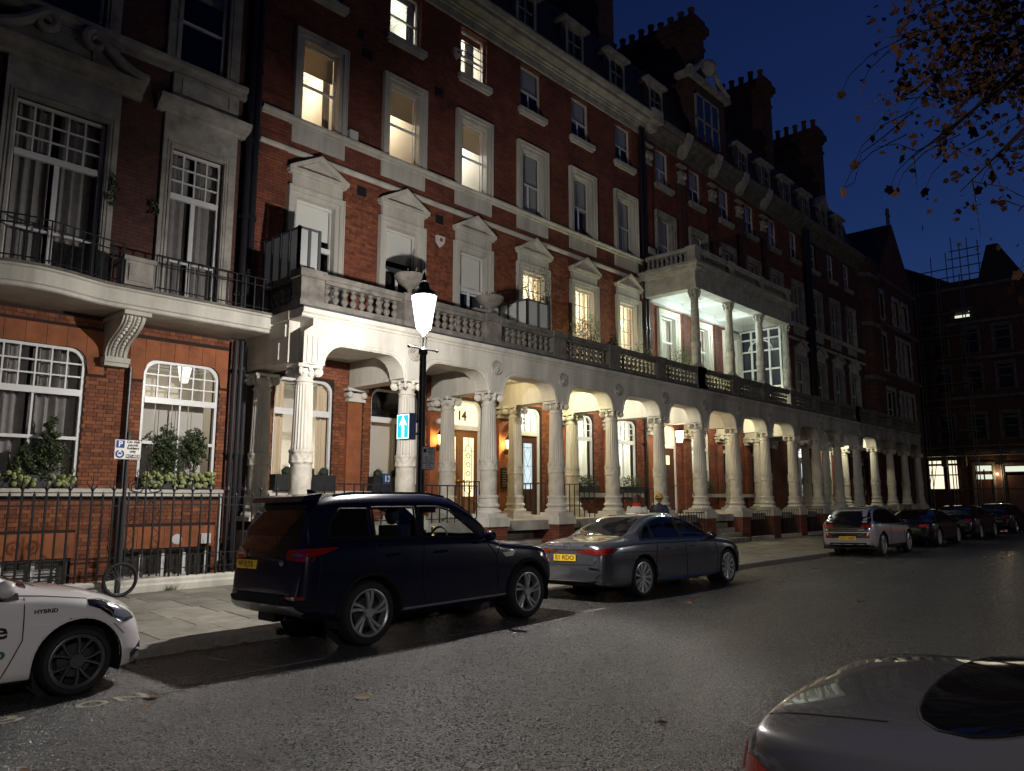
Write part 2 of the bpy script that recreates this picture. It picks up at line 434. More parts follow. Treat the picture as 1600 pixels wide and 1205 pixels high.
def slab_mat():
    m, nt, b = new_mat('paving_stone'); L = nt.links
    oi = N(nt, 'ShaderNodeObjectInfo'); g = N(nt, 'ShaderNodeNewGeometry')
    ad = N(nt, 'ShaderNodeMath', operation='ADD'); L.new(oi.outputs['Random'], ad.inputs[0]); L.new(g.outputs['Random Per Island'], ad.inputs[1])
    fr = N(nt, 'ShaderNodeMath', operation='FRACT'); L.new(ad.outputs[0], fr.inputs[0])
    rp = N(nt, 'ShaderNodeValToRGB'); rp.color_ramp.elements[0].color = (.19, .175, .15, 1); rp.color_ramp.elements[1].color = (.30, .28, .235, 1); L.new(fr.outputs[0], rp.inputs['Fac'])
    n = N(nt, 'ShaderNodeTexNoise', Scale=2.3, Detail=8.0, Roughness=.75); L.new(g.outputs['Position'], n.inputs['Vector'])
    r2 = N(nt, 'ShaderNodeValToRGB'); r2.color_ramp.elements[0].position = .3; r2.color_ramp.elements[0].color = (.5, .48, .45, 1); r2.color_ramp.elements[1].position = .62; r2.color_ramp.elements[1].color = (1.05, 1.05, 1.02, 1); L.new(n.outputs['Fac'], r2.inputs['Fac'])
    mx = N(nt, 'ShaderNodeMix', data_type='RGBA', blend_type='MULTIPLY'); mx.inputs[0].default_value = 1
    L.new(rp.outputs['Color'], mx.inputs[6]); L.new(r2.outputs['Color'], mx.inputs[7]); L.new(mx.outputs[2], b.inputs['Base Color'])
    b.inputs['Roughness'].default_value = .72
    n2 = N(nt, 'ShaderNodeTexNoise', Scale=28.0, Detail=6.0); L.new(g.outputs['Position'], n2.inputs['Vector'])
    bp = N(nt, 'ShaderNodeBump', Strength=.4, Distance=.012); L.new(n2.outputs['Fac'], bp.inputs['Height']); L.new(bp.outputs['Normal'], b.inputs['Normal'])
    return m
M_pave = slab_mat()
M_granite = plain('granite_kerb', (.24, .22, .195), .7, noise=.35, nscale=9, bump=.3, bscale=60)
M_line = plain('worn_road_paint', (.46, .41, .31), .7, noise=.55, nscale=22, bump=.4, bscale=70)
M_faint = plain('faded_road_paint', (.13, .12, .10), .7, noise=.6, nscale=22)
M_yellow = plain('yellow_road_paint', (.30, .23, .10), .7, noise=.5, nscale=20)
M_soil = plain('dark_soil', (.03, .026, .02), .95)

ground = MB().face([(-600,-600,-2.2),(900,-600,-2.2),(900,600,-2.2),(-600,600,-2.2)]).build('ground', M_soil)
tag(ground, 'dark ground lying below the street and the houses', 'ground', kind='structure')
rd = MB()
ys = [-14, -8, -4, 0, 2, 4, 5, 6, 7, 8, KERB]
def rz_full(y): return road_z(y) if y >= -4 else -0.02 * (-4 - y)
rd.grid([[(x, y, rz_full(y)) for y in ys] for x in (-40, 0, 20, 40, 60, 69, 90, 140)])
rd.grid([[(x, y, -0.129) for y in (KERB, 20, 60)] for x in (62.6, 66, 69, 71)])
road = rd.build('road', M_asphalt)
tag(road, 'dark speckled asphalt road running along the terrace', 'road', kind='structure')
pv = MB()
px1 = 62.0
pv.grid([[(x, y, pave_z(y) - .03) for y in (KERB + .3, 13.3)] for x in (-30, px1)])
pavement = pv.build('pavement', M_mortar)
tag(pavement, 'pavement of large worn stone slabs between kerb and houses', 'pavement', kind='structure')
slab_meshes = {}
def slab_mesh(L_, W_):
    k = (round(L_, 2), round(W_, 2))
    if k not in slab_meshes:
        g = .004
        mb = MB(); a, c = L_/2 - g, W_/2 - g; ch = .006
        mb.faces([(-a,-c,-ch),(a,-c,-ch),(a,c,-ch),(-a,c,-ch),(-a+ch,-c+ch,0),(a-ch,-c+ch,0),(a-ch,c-ch,0),(-a+ch,c-ch,0),(-a,-c,-.04),(a,-c,-.04),(a,c,-.04),(-a,c,-.04)],
                 [(4,5,6,7),(0,1,5,4),(1,2,6,5),(2,3,7,6),(3,0,4,7),(8,9,1,0),(9,10,2,1),(10,11,3,2),(11,8,0,3)])
        slab_meshes[k] = mb.mesh('paving_slab', M_pave)
    return slab_meshes[k]
rows = [(KERB + .30, .62), (KERB + .92, .76), (KERB + 1.68, .62), (KERB + 2.30, .76), (KERB + 3.06, .55), (KERB + 3.61, .50)]
rr = random.Random(3); n_slab = 0; slope = .13 / 4.15
rest = MB()
for ri, (y0, w) in enumerate(rows):
    x = -1.0 + rr.random() * .5
    while x < 61:
        l = rr.choice((.6, .75, .9, .9, 1.05))
        xc, yc = x + l/2, y0 + w/2
        if x < 30 and n_slab < 295:
            o = inst('paving_slab', slab_mesh(l, w), pavement, (xc, yc, pave_z(yc) + (rr.random() - .5) * .004))
            o.rotation_euler = (slope + (rr.random() - .5) * .004, (rr.random() - .5) * .004, 0); n_slab += 1
        else:
            z0, z1 = pave_z(y0), pave_z(y0 + w)
            rest.face([(x+.004, y0+.004, z0), (x+l-.004, y0+.004, z0), (x+l-.004, y0+w-.004, z1), (x+.004, y0+w-.004, z1)])
        x += l
tag(rest.build('paving_slab', M_pave, pavement), kind='stuff')
kerb = MB().box(-30, px1, KERB + .285, KERB + .30, -.3, -.03).build('kerb', M_mortar)
tag(kerb, 'granite kerb edging the pavement beside the parked cars', 'kerb', kind='structure')
kb = MB(); h = .915 / 2
kb.prism([(0, -.16), (0, -.02), (.02, 0), (.284, .009), (.284, -.16)], 'x', -h + .004, h - .004)
kerb_me = kb.mesh('kerb_stone', M_granite)
for i in range(64):
    inst('kerb_stone', kerb_me, kerb, (-1.5 + .915 * i, KERB, -.01 + (rr.random() - .5) * .006))
# painted bay markings and lettering (thin layers on the road)
def on_road(x, y, up=.004): return (x, y, road_z(y) + up)
def road_strip(name, x0, y0, x1, y1, w, mat):
    d = Vector((x1 - x0, y1 - y0, 0)); n = Vector((-d.y, d.x, 0)).normalized() * w / 2
    rowsA = []
    for i in range(7):
        t = i / 6; p = Vector((x0, y0, 0)) + d * t
        rowsA.append([on_road(p.x - n.x, p.y - n.y), on_road(p.x + n.x, p.y + n.y)])
    return MB().grid(rowsA).build(name, mat, road)
LY = 7.45
for x0, x1 in ((3.68, 4.91), (6.2, 7.6), (9.6, 10.15), (16.4, 17.1), (18.4, 19.2), (19.9, 20.7), (21.6, 22.4), (25.6, 26.6), (29, 30), (31.5, 32.5)):
    road_strip('bay_line', x0, LY, x1, LY, .05, M_line)
road_strip('bay_line', 4.10, 8.57, 4.16, 8.23, .05, M_line)
road_strip('bay_line', 4.22, 7.83, 4.31, LY + .06, .06, M_yellow)
for ch, xc, w in (('C', .72, .25), ('L', 1.06, .2), ('U', 1.40, .25), ('B', 1.83, .25), ('O', 2.48, .26), ('N', 2.80, .25), ('L', 3.10, .22), ('Y', 3.40, .25)):
    M = Matrix.Translation((xc, 7.27, road_z(7.27) + .005)) @ Matrix.Rotation(-math.atan(.025), 4, 'X')
    text_mesh('painted_letter', ch, .33, M_line if ch not in 'LY' else M_faint, road, M, bold=.006, width=w)

# ------------------------------------------------------------ facade helpers
def wall_panel(mb, x0, x1, z0, z1, holes, y=YW, t=.3):
    xs = sorted({x0, x1, *[h[0] for h in holes], *[h[1] for h in holes]}); zs = sorted({z0, z1, *[h[2] for h in holes], *[h[3] for h in holes]})
    xs = [x for x in xs if x0 <= x <= x1]; zs = [z for z in zs if z0 <= z <= z1]
    for i in range(len(xs) - 1):
        for j in range(len(zs) - 1):
            cx, cz = (xs[i] + xs[i+1]) / 2, (zs[j] + zs[j+1]) / 2
            if any(h[0] < cx < h[1] and h[2] < cz < h[3] for h in holes): continue
            mb.face([(xs[i], y, zs[j]), (xs[i+1], y, zs[j]), (xs[i+1], y, zs[j+1]), (xs[i], y, zs[j+1])])
    for h in holes:
        a, b, c, d = h[:4]; r = h[4] if len(h) > 4 else 0
        mb.face([(a, y, c), (a, y + t, c), (a, y + t, d), (a, y, d)]); mb.face([(b, y, c), (b, y, d), (b, y + t, d), (b, y + t, c)])
        mb.face([(a, y, c), (b, y, c), (b, y + t, c), (a, y + t, c)]); mb.face([(a, y, d), (a, y + t, d), (b, y + t, d), (b, y, d)])
        if r:
            for sx, ex in ((1, a), (-1, b)):
                arc = [(ex + sx * (r - r * math.cos(PI/2*k/6)), d - r + r * math.sin(PI/2*k/6)) for k in range(7)]
                for k in range(6):
                    p, q = arc[k], arc[k+1]
                    mb.face([(ex, y, d), (p[0], y, p[1]), (q[0], y, q[1])])
                    mb.face([(p[0], y, p[1]), (p[0], y + t, p[1]), (q[0], y + t, q[1]), (q[0], y, q[1])])
def corner_fill(mb, x0, x1, z1, r, y0, y1, inset):
    """rounded top corners inside a rectangular frame"""
    a, b, d = x0 + inset, x1 - inset, z1 - inset
    for sx, ex in ((1, a), (-1, b)):
        arc = [(ex + sx * (r - r * math.cos(PI/2*k/5)), d - r + r * math.sin(PI/2*k/5)) for k in range(6)]
        for k in range(5):
            p, q = arc[k], arc[k+1]
            mb.face([(ex, y0, d), (p[0], y0, p[1]), (q[0], y0, q[1])])
            mb.face([(p[0], y0, p[1]), (p[0], y1, p[1]), (q[0], y1, q[1]), (q[0], y0, q[1])])
def folds(mb, x0, x1, z0, z1, y, amp=.035, wl=.13, n=None):
    n = n or max(8, int((x1 - x0) / wl * 6)); ph = random.random() * 6
    rowsA = []
    for i in range(n + 1):
        x = x0 + (x1 - x0) * i / n
        yy = y + amp * math.sin(2*PI*x/wl + ph) + amp * .5 * math.sin(2*PI*x/(wl*2.3) + ph)
        rowsA.append([(x, yy * 1, z0), (x + .01 * math.sin(i), yy + .01, (z0 + z1)/2), (x, yy, z1)])
    mb.grid(rowsA)
def translucent(name, col, k=.6):
    m = bpy.data.materials.new(name); m.use_nodes = True; nt = m.node_tree; nt.nodes.clear(); L = nt.links
    o = N(nt, 'ShaderNodeOutputMaterial'); mx = N(nt, 'ShaderNodeMixShader'); mx.inputs[0].default_value = k
    d = N(nt, 'ShaderNodeBsdfDiffuse'); t = N(nt, 'ShaderNodeBsdfTranslucent')
    d.inputs[0].default_value = (*col, 1); t.inputs[0].default_value = (*col, 1)
    L.new(d.outputs[0], mx.inputs[1]); L.new(t.outputs[0], mx.inputs[2]); L.new(mx.outputs[0], o.inputs[0]); return m
M_net = translucent('lit_curtain_cloth', (.75, .74, .66))
WARM = (1.0, .72, .38); SOFT = (1.0, .86, .62); COOL = (.86, 1.0, .93); LAMPC = (1.0, .955, .91)

def window(parent, x0, x1, z0, z1, zones, r=0, y=YW + .14, fw=.055, rooms=None, mat=None, sashw=.045, cover=None):
    """zones: (za, zb, nx, nz, bar) of glass, bottom to top; panes are sub-parts"""
    mat = mat or M_white
    f = MB(); t = .07
    f.box(x0, x0 + fw, y, y + t, z0, z1); f.box(x1 - fw, x1, y, y + t, z0, z1)
    f.box(x0 + fw, x1 - fw, y, y + t, z1 - fw, z1); f.box(x0 + fw, x1 - fw, y, y + t, z0, z0 + fw)
    if r: corner_fill(f, x0, x1, z1, r, y - .002, y + t, 0); corner_fill(f, x0, x1, z1, r, y + .004, y + t, fw)
    cells = []
    prev = z0 + fw
    for k, (za, zb, nx, nz, bar) in enumerate(zones):
        a, b = x0 + fw, x1 - fw
        if za > prev + .001: f.box(a, b, y + .004 - (.02 if za - prev > .09 else 0), y + t - .004, prev, za)
        w, hh = (b - a) / nx, (zb - za) / nz
        for i in range(1, nx): f.box(a + w*i - bar/2, a + w*i + bar/2, y + .012, y + t - .012, za, zb)
        for j in range(1, nz): f.box(a, b, y + .014, y + t - .014, za + hh*j - bar/2, za + hh*j + bar/2)
        for i in range(nx):
            for j in range(nz):
                cells.append((a + w*i, a + w*(i+1), za + hh*j, za + hh*(j+1)))
        prev = zb
    if prev < z1 - fw - .001: f.box(x0 + fw, x1 - fw, y + .004, y + t - .004, prev, z1 - fw)
    win = f.build('window', mat, parent)
    rw = random.Random(int(x0 * 100 + z0 * 10))
    for a, b, c, d in cells:
        e = (rw.random() - .5) * .004
        MB().face([(a, y + .035 + e, c), (b, y + .035 - e, c), (b, y + .035 + e, d), (a, y + .035 + e * .5, d)]).build('pane', M_glass, win)
    rooms = rooms or {}
    yb = y + .18
    kind = rooms.get('kind', 'dark'); dep = rooms.get('depth', 1.6)
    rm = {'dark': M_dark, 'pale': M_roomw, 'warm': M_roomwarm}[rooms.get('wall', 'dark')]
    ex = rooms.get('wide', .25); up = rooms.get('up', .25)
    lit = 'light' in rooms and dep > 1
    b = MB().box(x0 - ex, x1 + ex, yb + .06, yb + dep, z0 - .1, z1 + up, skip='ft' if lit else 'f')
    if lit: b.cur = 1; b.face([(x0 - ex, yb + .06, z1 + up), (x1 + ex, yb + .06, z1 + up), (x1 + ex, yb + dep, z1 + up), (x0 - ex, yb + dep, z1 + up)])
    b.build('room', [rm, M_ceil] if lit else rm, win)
    if lit:
        q = MB(); zt_ = z1 + up - .004
        for k, d_ in enumerate((.05, .10, .17)):
            h_ = .20 - .06 * k
            q.box(x0 - ex + .003, x1 + ex - .003, yb + dep - d_, yb + dep - .004, zt_ - h_, zt_ - h_ + .05); q.box(x0 - ex + .004, x0 - ex + d_, yb + .3, yb + dep - .01, zt_ - h_, zt_ - h_ + .05); q.box(x1 + ex - d_, x1 + ex - .004, yb + .3, yb + dep - .01, zt_ - h_, zt_ - h_ + .05)
        q.build('coving', M_ceil, win)
        if dep > 1.7 and z1 > 6:
            q = MB().cyl(((x0 + x1)/2 + .1, yb + dep * .62, 0), .008, z1 - .25, z1 + up, 6); q.lathe([(.13, z1 - .42), (.06, z1 - .25)], ((x0 + x1)/2 + .1, yb + dep * .62, 0), 12); q.build('pendant_shade', M_shade, win)
    if 'blind' in rooms:
        bz = z1 - (z1 - z0) * rooms['blind']
        bb = MB().box(x0 + .03, x1 - .03, yb - .05, yb - .04, bz, z1 - .02); bb.box(x0 + .03, x1 - .03, yb - .055, yb - .03, bz - .02, bz)
        bb.build('blind', rooms.get('blindmat', M_blind), win)
    if 'curtain' in rooms:
        for a, c in rooms['curtain']:
            cb = MB(); folds(cb, x0 + (x1 - x0) * a, x0 + (x1 - x0) * c, z0, z1 - .02, yb + .02, rooms.get('amp', .035), rooms.get('wl', .14))
            cb.build('curtain', rooms.get('curmat', M_curtain), win, smooth=1.2)
    if 'light' in rooms:
        w_, col = rooms['light'][:2]; dz = rooms['light'][2] if len(rooms['light']) > 2 else -.35
        point_light('room_light', ((x0 + x1) / 2 + rooms.get('lx', 0), yb + dep * .5, z1 + dz), w_, col, .12, win)
    return win
def profile_x(mb, prof, x0, x1):
    """prof: (projection from wall, z); closed back to the wall"""
    mb.prism([(YW - p, z) for p, z in prof] + [(YW + .02, prof[-1][1]), (YW + .02, prof[0][1])], 'x', x0, x1)
def surround(parent, xc, zt, zb, ow, ot, step=True, mat=None, name='window_surround'):
    """moulded architrave round an opening; ow: half width of outer edge, ot: outer top"""
    m = MB(); w1, w2 = .13, .11
    ix = ow - w1 - w2
    for s in (-1, 1):
        a, b = sorted((xc + s * ow, xc + s * (ow - w1))); m.box(a, b, YW - .10, YW + .01, zb, ot - w1)
        a, b = sorted((xc + s * (ow - w1), xc + s * ix)); m.box(a, b, YW - .055, YW + .12, zb, ot - w1 - w2)
        a, b = sorted((xc + s * (ow - .035), xc + s * (ow + .0))); m.box(a, b, YW - .125, YW - .1, zb, ot - .035)
    m.box(xc - ow, xc + ow, YW - .10, YW + .01, ot - w1, ot); m.box(xc - ow + w1, xc + ow - w1, YW - .055, YW + .12, ot - w1 - w2, ot - w1)
    m.box(xc - ow, xc + ow, YW - .125, YW - .1, ot - .035, ot)
    return m.build(name, mat or M_stucco, parent)
def pediment(parent, xc, hw, z0, za, sur):
    """frieze, cornice and triangular pediment; a sub-part of the surround"""
    m = MB()
    m.box(xc - hw + .13, xc + hw - .13, YW - .09, YW + .01, z0 - .28, z0 - .001)
    m.box(xc - hw + .04, xc + hw - .04, YW - .14, YW + .01, z0, z0 + .06); m.box(xc - hw, xc + hw, YW - .19, YW + .01, z0 + .06, z0 + .13)
    b = z0 + .13
    tri = [(xc - hw, b), (xc + hw, b), (xc, za)]
    k = .84
    inn = [(xc - hw * k + .04, b + .0), (xc + hw * k - .04, b + .0), (xc, b + (za - b) * .76)]
    for s in (0, 1):
        o1, o2 = (tri[0], tri[2]) if s == 0 else (tri[1], tri[2]); i1, i2 = (inn[0], inn[2]) if s == 0 else (inn[1], inn[2])
        m.prism([o1, o2, i2, i1], 'y', YW - .19, YW - .005)
        j1 = ((o1[0]*.45 + i1[0]*.55), b + .0); j2 = (xc, o2[1]*.45 + i2[1]*.55)
        m.prism([o1, o2, j2, j1], 'y', YW - .23, YW - .19)
    m.prism(inn, 'y', YW - .03, YW - .01)
    return m.build('pediment', M_stucco, sur)
def baluster_mesh(h, r, mat, name='baluster'):
    p = [(r*.9, 0), (r*.9, .05*h), (r*.55, .10*h), (r*.5, .14*h), (r*.85, .24*h), (r, .34*h), (r*.85, .44*h), (r*.45, .52*h), (r*.40, .56*h), (r*.7, .62*h), (r*.88, .72*h), (r*.75, .82*h), (r*.45, .88*h), (r*.5, .92*h), (r*.85, .95*h), (r*.85, h)]
    return MB().lathe(p, (0, 0, 0), 8).mesh(name, mat, smooth=.9)
def bricks(parent, rects, y, mat, limit, holes=(), out=.012, name='brick', gap=.008, dirx=True, xface=None):
    """real bricks laid in Flemish bond over a mortar wall; the first LIMIT as objects, the rest joined"""
    W, Hh = .2255, .075
    me_s = MB().box(-W/2 + gap/2, W/2 - gap/2, -out, .002, -Hh/2 + gap/2, Hh/2 - gap/2, skip='k').mesh('brick', mat)
    me_h = MB().box(-W/4 + gap/2, W/4 - gap/2, -out, .002, -Hh/2 + gap/2, Hh/2 - gap/2, skip='k').mesh('brick_end', mat)
    st = MB(); n = 0; rb = random.Random(11)
    for (x0, x1, z0, z1) in rects:
        nr = int((z1 - z0) / Hh)
        for j in range(nr):
            z = z0 + Hh * (j + .5); x = x0 - (j % 2) * W * .75 + .02
            seq = 0
            while x < x1 - .03:
                w = W if seq % 2 == 0 else W/2; seq += 1
                a, b = max(x, x0), min(x + w, x1)
                xx = x; x += w
                if b - a < .05: continue
                if any(hh[0] < b - .005 and hh[1] > a + .005 and hh[2] < z + Hh/2 - .005 and hh[3] > z - Hh/2 + .005 for hh in holes):
                    hh = [q for q in holes if q[0] < b - .005 and q[1] > a + .005 and q[2] < z + Hh/2 - .005 and q[3] > z - Hh/2 + .005][0]
                    if hh[0] > a + .05: b = hh[0]
                    elif hh[1] < b - .05: a = hh[1]
                    else: continue
                d = (rb.random() - .5) * .005
                full = abs((b - a) - W) < .001 or abs((b - a) - W/2) < .001
                if full and n < limit:
                    o = inst(name, me_s if b - a > .15 else me_h, parent, ((a + b)/2, y + d, z)); n += 1
                else:
                    st.box(a + gap/2, b - gap/2, y - out + d, y + .002, z - Hh/2 + gap/2, z + Hh/2 - gap/2, skip='k')
    if st.v: tag(st.build(name, mat, parent), kind='stuff')
def pipe(parent, x, y, z0, z1, r=.05, name='drainpipe'):
    m = MB().cyl((x, y, 0), r, z0, z1, 10)
    z = z0 + .6
    while z < z1: m.cyl((x, y, 0), r * 1.35, z, z + .09, 10); m.box(x - r*1.8, x + r*1.8, y + r*.6, y + r*1.6, z + .02, z + .06); z += 1.8
    return m.build(name, M_pipe, parent, smooth=True)
# ------------------------------------------------------------ LEFT HOUSE (red brick, iron balcony)
lh = thing('terraced_house', (4, YW, 0), 'red brick house with white framed windows and iron railed balcony, far left of the street', 'house')
GH = [(3.03, 4.67, 1.84, 4.46, .26), (5.72, 7.27, 1.84, 4.43, .26)]
LX0, LX1 = -1.5, 7.45
m = MB(); wall_panel(m, LX0, LX1, -1.8, 5.12, GH + [(2.6, 4.68, -1.5, .60), (5.5, 7.3, -1.5, .70)])
m.build('wall', M_mortar, lh)
U1 = [(3.13, 4.68, 5.55, 9.0), (5.95, 7.07, 5.55, 8.98)]
U2 = [(3.2, 4.48, 11.05, 13.6), (5.97, 7.01, 11.03, 13.55)]
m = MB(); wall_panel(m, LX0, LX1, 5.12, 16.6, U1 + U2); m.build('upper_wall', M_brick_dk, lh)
gauge = [(2.55, 4.98, 4.05, 4.83), (5.42, 7.44, 4.05, 4.82)]
def gauged(parent, x0, x1, hx0, hx1, z0, z1, hz1, r):
    """flat arch of rubbed brick, built of wedge blocks, over an opening with rounded corners"""
    n = 7; xs = [x0 + (x1 - x0) * i / n for i in range(n + 1)]
    for i in range(n):
        a, b = xs[i], xs[i+1]; o = .003
        def low(x):
            if x <= hx0 or x >= hx1: return z0
            d = min(x - hx0, hx1 - x)
            return hz1 - r + math.sqrt(max(0, r*r - (r - d)**2)) if d < r else hz1
        pts = [(a + o, z1), (b - o, z1)] + [(x, low(x)) for x in [b - o - (b - a - 2*o) * k / 6 for k in range(7)]]
        MB().prism(pts, 'y', YW - .028, YW + .01).build('rubbed_brick_block', M_rubbed, parent)
gauged(lh, 2.62, 4.98, 3.03, 4.67, 4.0, 4.84, 4.46, .26)
gauged(lh, 5.43, 7.44, 5.72, 7.27, 4.0, 4.82, 4.43, .26)
apron_l = [(2.3, 4.72, .60, 1.05), (5.3, 7.35, .70, 1.12)]
for a, b, c, d in apron_l:
    for i in range(4):
        w = (b - a) / 4
        MB().box(a + w*i + .003, a + w*(i+1) - .003, YW - .022, YW + .01, c, d).build('rubbed_brick_block', M_rubbed, lh)
hl = GH + [(2.62, 4.98, 4.0, 4.84), (5.43, 7.44, 4.0, 4.82), (2.6, 4.68, -1.5, .60), (5.5, 7.3, -1.5, .70)] + apron_l + [(LX0, LX1, 1.69, 1.85)]
bricks(lh, [(4.67, 5.72, 1.85, 4.9), (7.27, 7.45, 1.85, 4.9)], YW, M_bricku, 190, hl)
bricks(lh, [(3.4, 7.45, .5, 1.69)], YW, M_bricku, 110, hl)
bricks(lh, [(1.2, 3.05, 1.85, 5.1), (3.05, 7.45, 4.9, 5.1), (1.2, 3.4, -.2, 1.69), (3.4, 7.45, -.2, .5)], YW, M_bricku, 0, hl)
for z in (2.35, 2.95, 3.55):                       # shadow joints of the banded pier
    pass
m = MB(); profile_x(m, [(.02, 1.69), (.10, 1.71), (.10, 1.76), (.14, 1.78), (.14, 1.84), (.02, 1.86)], LX0, LX1 - .01); m.build('sill_band', M_stucco, lh)
for (a, b, c, d, r), lit in zip(GH, (0, 1)):
    z_t = 3.62
    window(lh, a, b, c, d, y=YW + .03, zones=[(c + .055, 2.74, 2, 1, .035), (2.80, z_t - .06, 2, 1, .035), (z_t + .06, d - .055, 6, 3, .028)], r=.26,
           rooms=dict(wall='dark', depth=1.3, curtain=[(0, .45), (.5, 1)], amp=.05, wl=.16) if not lit else dict(wall='pale', depth=1.3, curtain=[], light=(9, (1, .88, .72), -.9)))
    if lit:                                         # closed panelled shutters and a lantern inside
        hl_ = thing('hall_lantern', (6.82, 16.1, 4.4), 'glowing lantern hanging behind the top panes of the shuttered window', 'lamp')
        q = MB().lathe([(.085, -.26), (.165, .14)], (6.82, 16.1, 4.4), 6); q.lathe([(.001, -.27), (.085, -.26)], (6.82, 16.1, 4.4), 6); q.build('lantern_glass', glow_mat('hall_lantern_glass', (1, .95, .74), 1.6, .15), hl_); q = MB().lathe([(.18, .14), (.10, .24), (.02, .30), (.012, .5)], (6.82, 16.1, 4.4), 6); q.build('lantern_hood', M_steel, hl_)
        for k in range(4):
            x = a + .1 + (b - a - .2) / 4 * k; w = (b - a - .2) / 4
            q = MB().box(x + .01, x + w - .01, YW + .42, YW + .45, c + .1, z_t + .02); q.box(x + .07, x + w - .07, YW + .40, YW + .425, c + .3, z_t - .15); q.build('shutter', M_roomw, lh)
for a, b, zt in ((2.6, 4.68, .60), (5.5, 7.3, .70)):   # basement windows seen through the railings
    wdw = window(lh, a, b, -1.5, zt, [(-1.44, zt - .055, 4, 1, .06)], rooms=dict(wall='pale', depth=.5))
    if b < 5:
        mb = MB()
        for k in range(31): mb.prism([(YW + .26, -1.4 + k*.064), (YW + .30, -1.35 + k*.064), (YW + .305, -1.355 + k*.064), (YW + .265, -1.405 + k*.064)], 'x', a + .1, b - .1)
        tag(mb.build('shutter_louvre', M_blind, wdw), kind='stuff')
# first floor surrounds
def big_surround(parent, xa, xb, zt, oa, ob, ot):
    m = MB()
    m.box(xa, oa, YW - .09, YW + .01, 5.45, ot); m.box(ob, xb, YW - .09, YW + .01, 5.45, ot); m.box(oa, ob, YW - .09, YW + .01, zt, ot)
    for s in (.06, .12):
        k = s * .4
        m.box(oa - s, oa - s + .03, YW - .12 + k*.2, YW - .09, 5.5, zt + s); m.box(ob + s - .03, ob + s, YW - .12 + k*.2, YW - .09, 5.5, zt + s); m.box(oa - s, ob + s, YW - .125 + k*.2, YW - .09, zt + s - .03, zt + s)
    return m.build('window_surround', M_stonel, parent)
s1 = big_surround(lh, 2.93, 4.88, 9.0, 3.13, 4.68, 9.72); s2 = big_surround(lh, 5.74, 7.33, 8.98, 5.95, 7.07, 9.69)
for s_, xa, xb, z in ((s1, 2.55, 5.25, 9.72), (s2, 5.56, 7.55, 9.69)):
    m = MB(); profile_x(m, [(.1, z), (.14, z + .05), (.14, z + .1), (.24, z + .14), (.30, z + .20), (.33, z + .30), (.02, z + .34)], xa, xb); m.build('window_cornice', M_stonel, s_)
sc = MB()                                           # swan-neck scrolls over the big window
for s in (-1, 1):
    pts = []
    for k in range(40):
        t = k / 39
        if t < .5:
            u = t / .5; x = 1.45 - 1.02 * u; z = .06 + .62 * (u ** 1.9)
        else:
            a = (t - .5) / .5 * 2.6 * PI; rr_ = .20 * (1 - .75 * (t - .5) / .5); x = .43 - rr_ * math.sin(a); z = .48 + rr_ * math.cos(a)
        pts.append((3.85 + s * x, YW - .2, 10.06 + z))
    sc.tube(pts, [.13 - .07 * k / 39 for k in range(40)], 8)
    for k in range(12):
        u = k / 12; u2 = (k + 1) / 12
        f = lambda u: (3.85 + s * (1.45 - 1.02*u), 10.06 + .06 + .62 * u**1.9)
        p, q = f(u), f(u2); sc.prism([(p[0], 10.05), p, q, (q[0], 10.05)], 'y', YW - .14, YW)
sc.build('scroll_pediment', M_stonel, s1, smooth=True)
for (a, b, c, d), cu in zip(U1, (1, 1)):
    n = 5 if b - a > 1.3 else 4
    window(lh, a, b, c, d, y=YW + .08, zones=[(c + .3, 6.55, 2, 1, .09), (6.6, 7.92, 2, 1, .09), (8.04, d - .055, n, 3, .03)], rooms=dict(wall='dark', curtain=[(0, .46), (.54, 1)], curmat=M_curtain, amp=.045, wl=.17))
for a, b, c, d in U2:
    window(lh, a, b, c, d, [(c + .055, 12.0, 1, 1, .04), (12.05, d - .055, 1, 1, .04)], rooms=dict(wall='dark', blind=.3, blindmat=M_blindg))
    m = MB(); m.box(a - .28, a, YW - .08, YW + .01, 10.96, 13.9); m.box(b, b + .28, YW - .08, YW + .01, 10.96, 13.9); m.box(a, b, YW - .08, YW + .01, d, 13.9)
    m.box(a - .1, a - .06, YW - .11, YW - .08, 11, 13.7); m.box(b + .06, b + .1, YW - .11, YW - .08, 11, 13.7); m.build('window_surround', M_stonel, lh)
    m = MB(); m.box(a - .12, b + .3, YW - .10, YW + .01, 10.08, 10.64); m.box(a + .1, b + .06, YW - .13, YW - .10, 10.18, 10.22); m.box(a + .1, b + .06, YW - .13, YW - .10, 10.5, 10.54); m.box(a + .06, a + .1, YW - .13, YW - .1, 10.18, 10.54); m.box(b + .06, b + .1, YW - .13, YW - .1, 10.18, 10.54); m.build('window_apron', M_stonel, lh)
m = MB(); profile_x(m, [(.02, 10.64), (.08, 10.68), (.08, 10.78), (.16, 10.84), (.16, 10.92), (.02, 10.97)], LX0, LX1 + .05); m.build('string_course', M_stonel, lh)
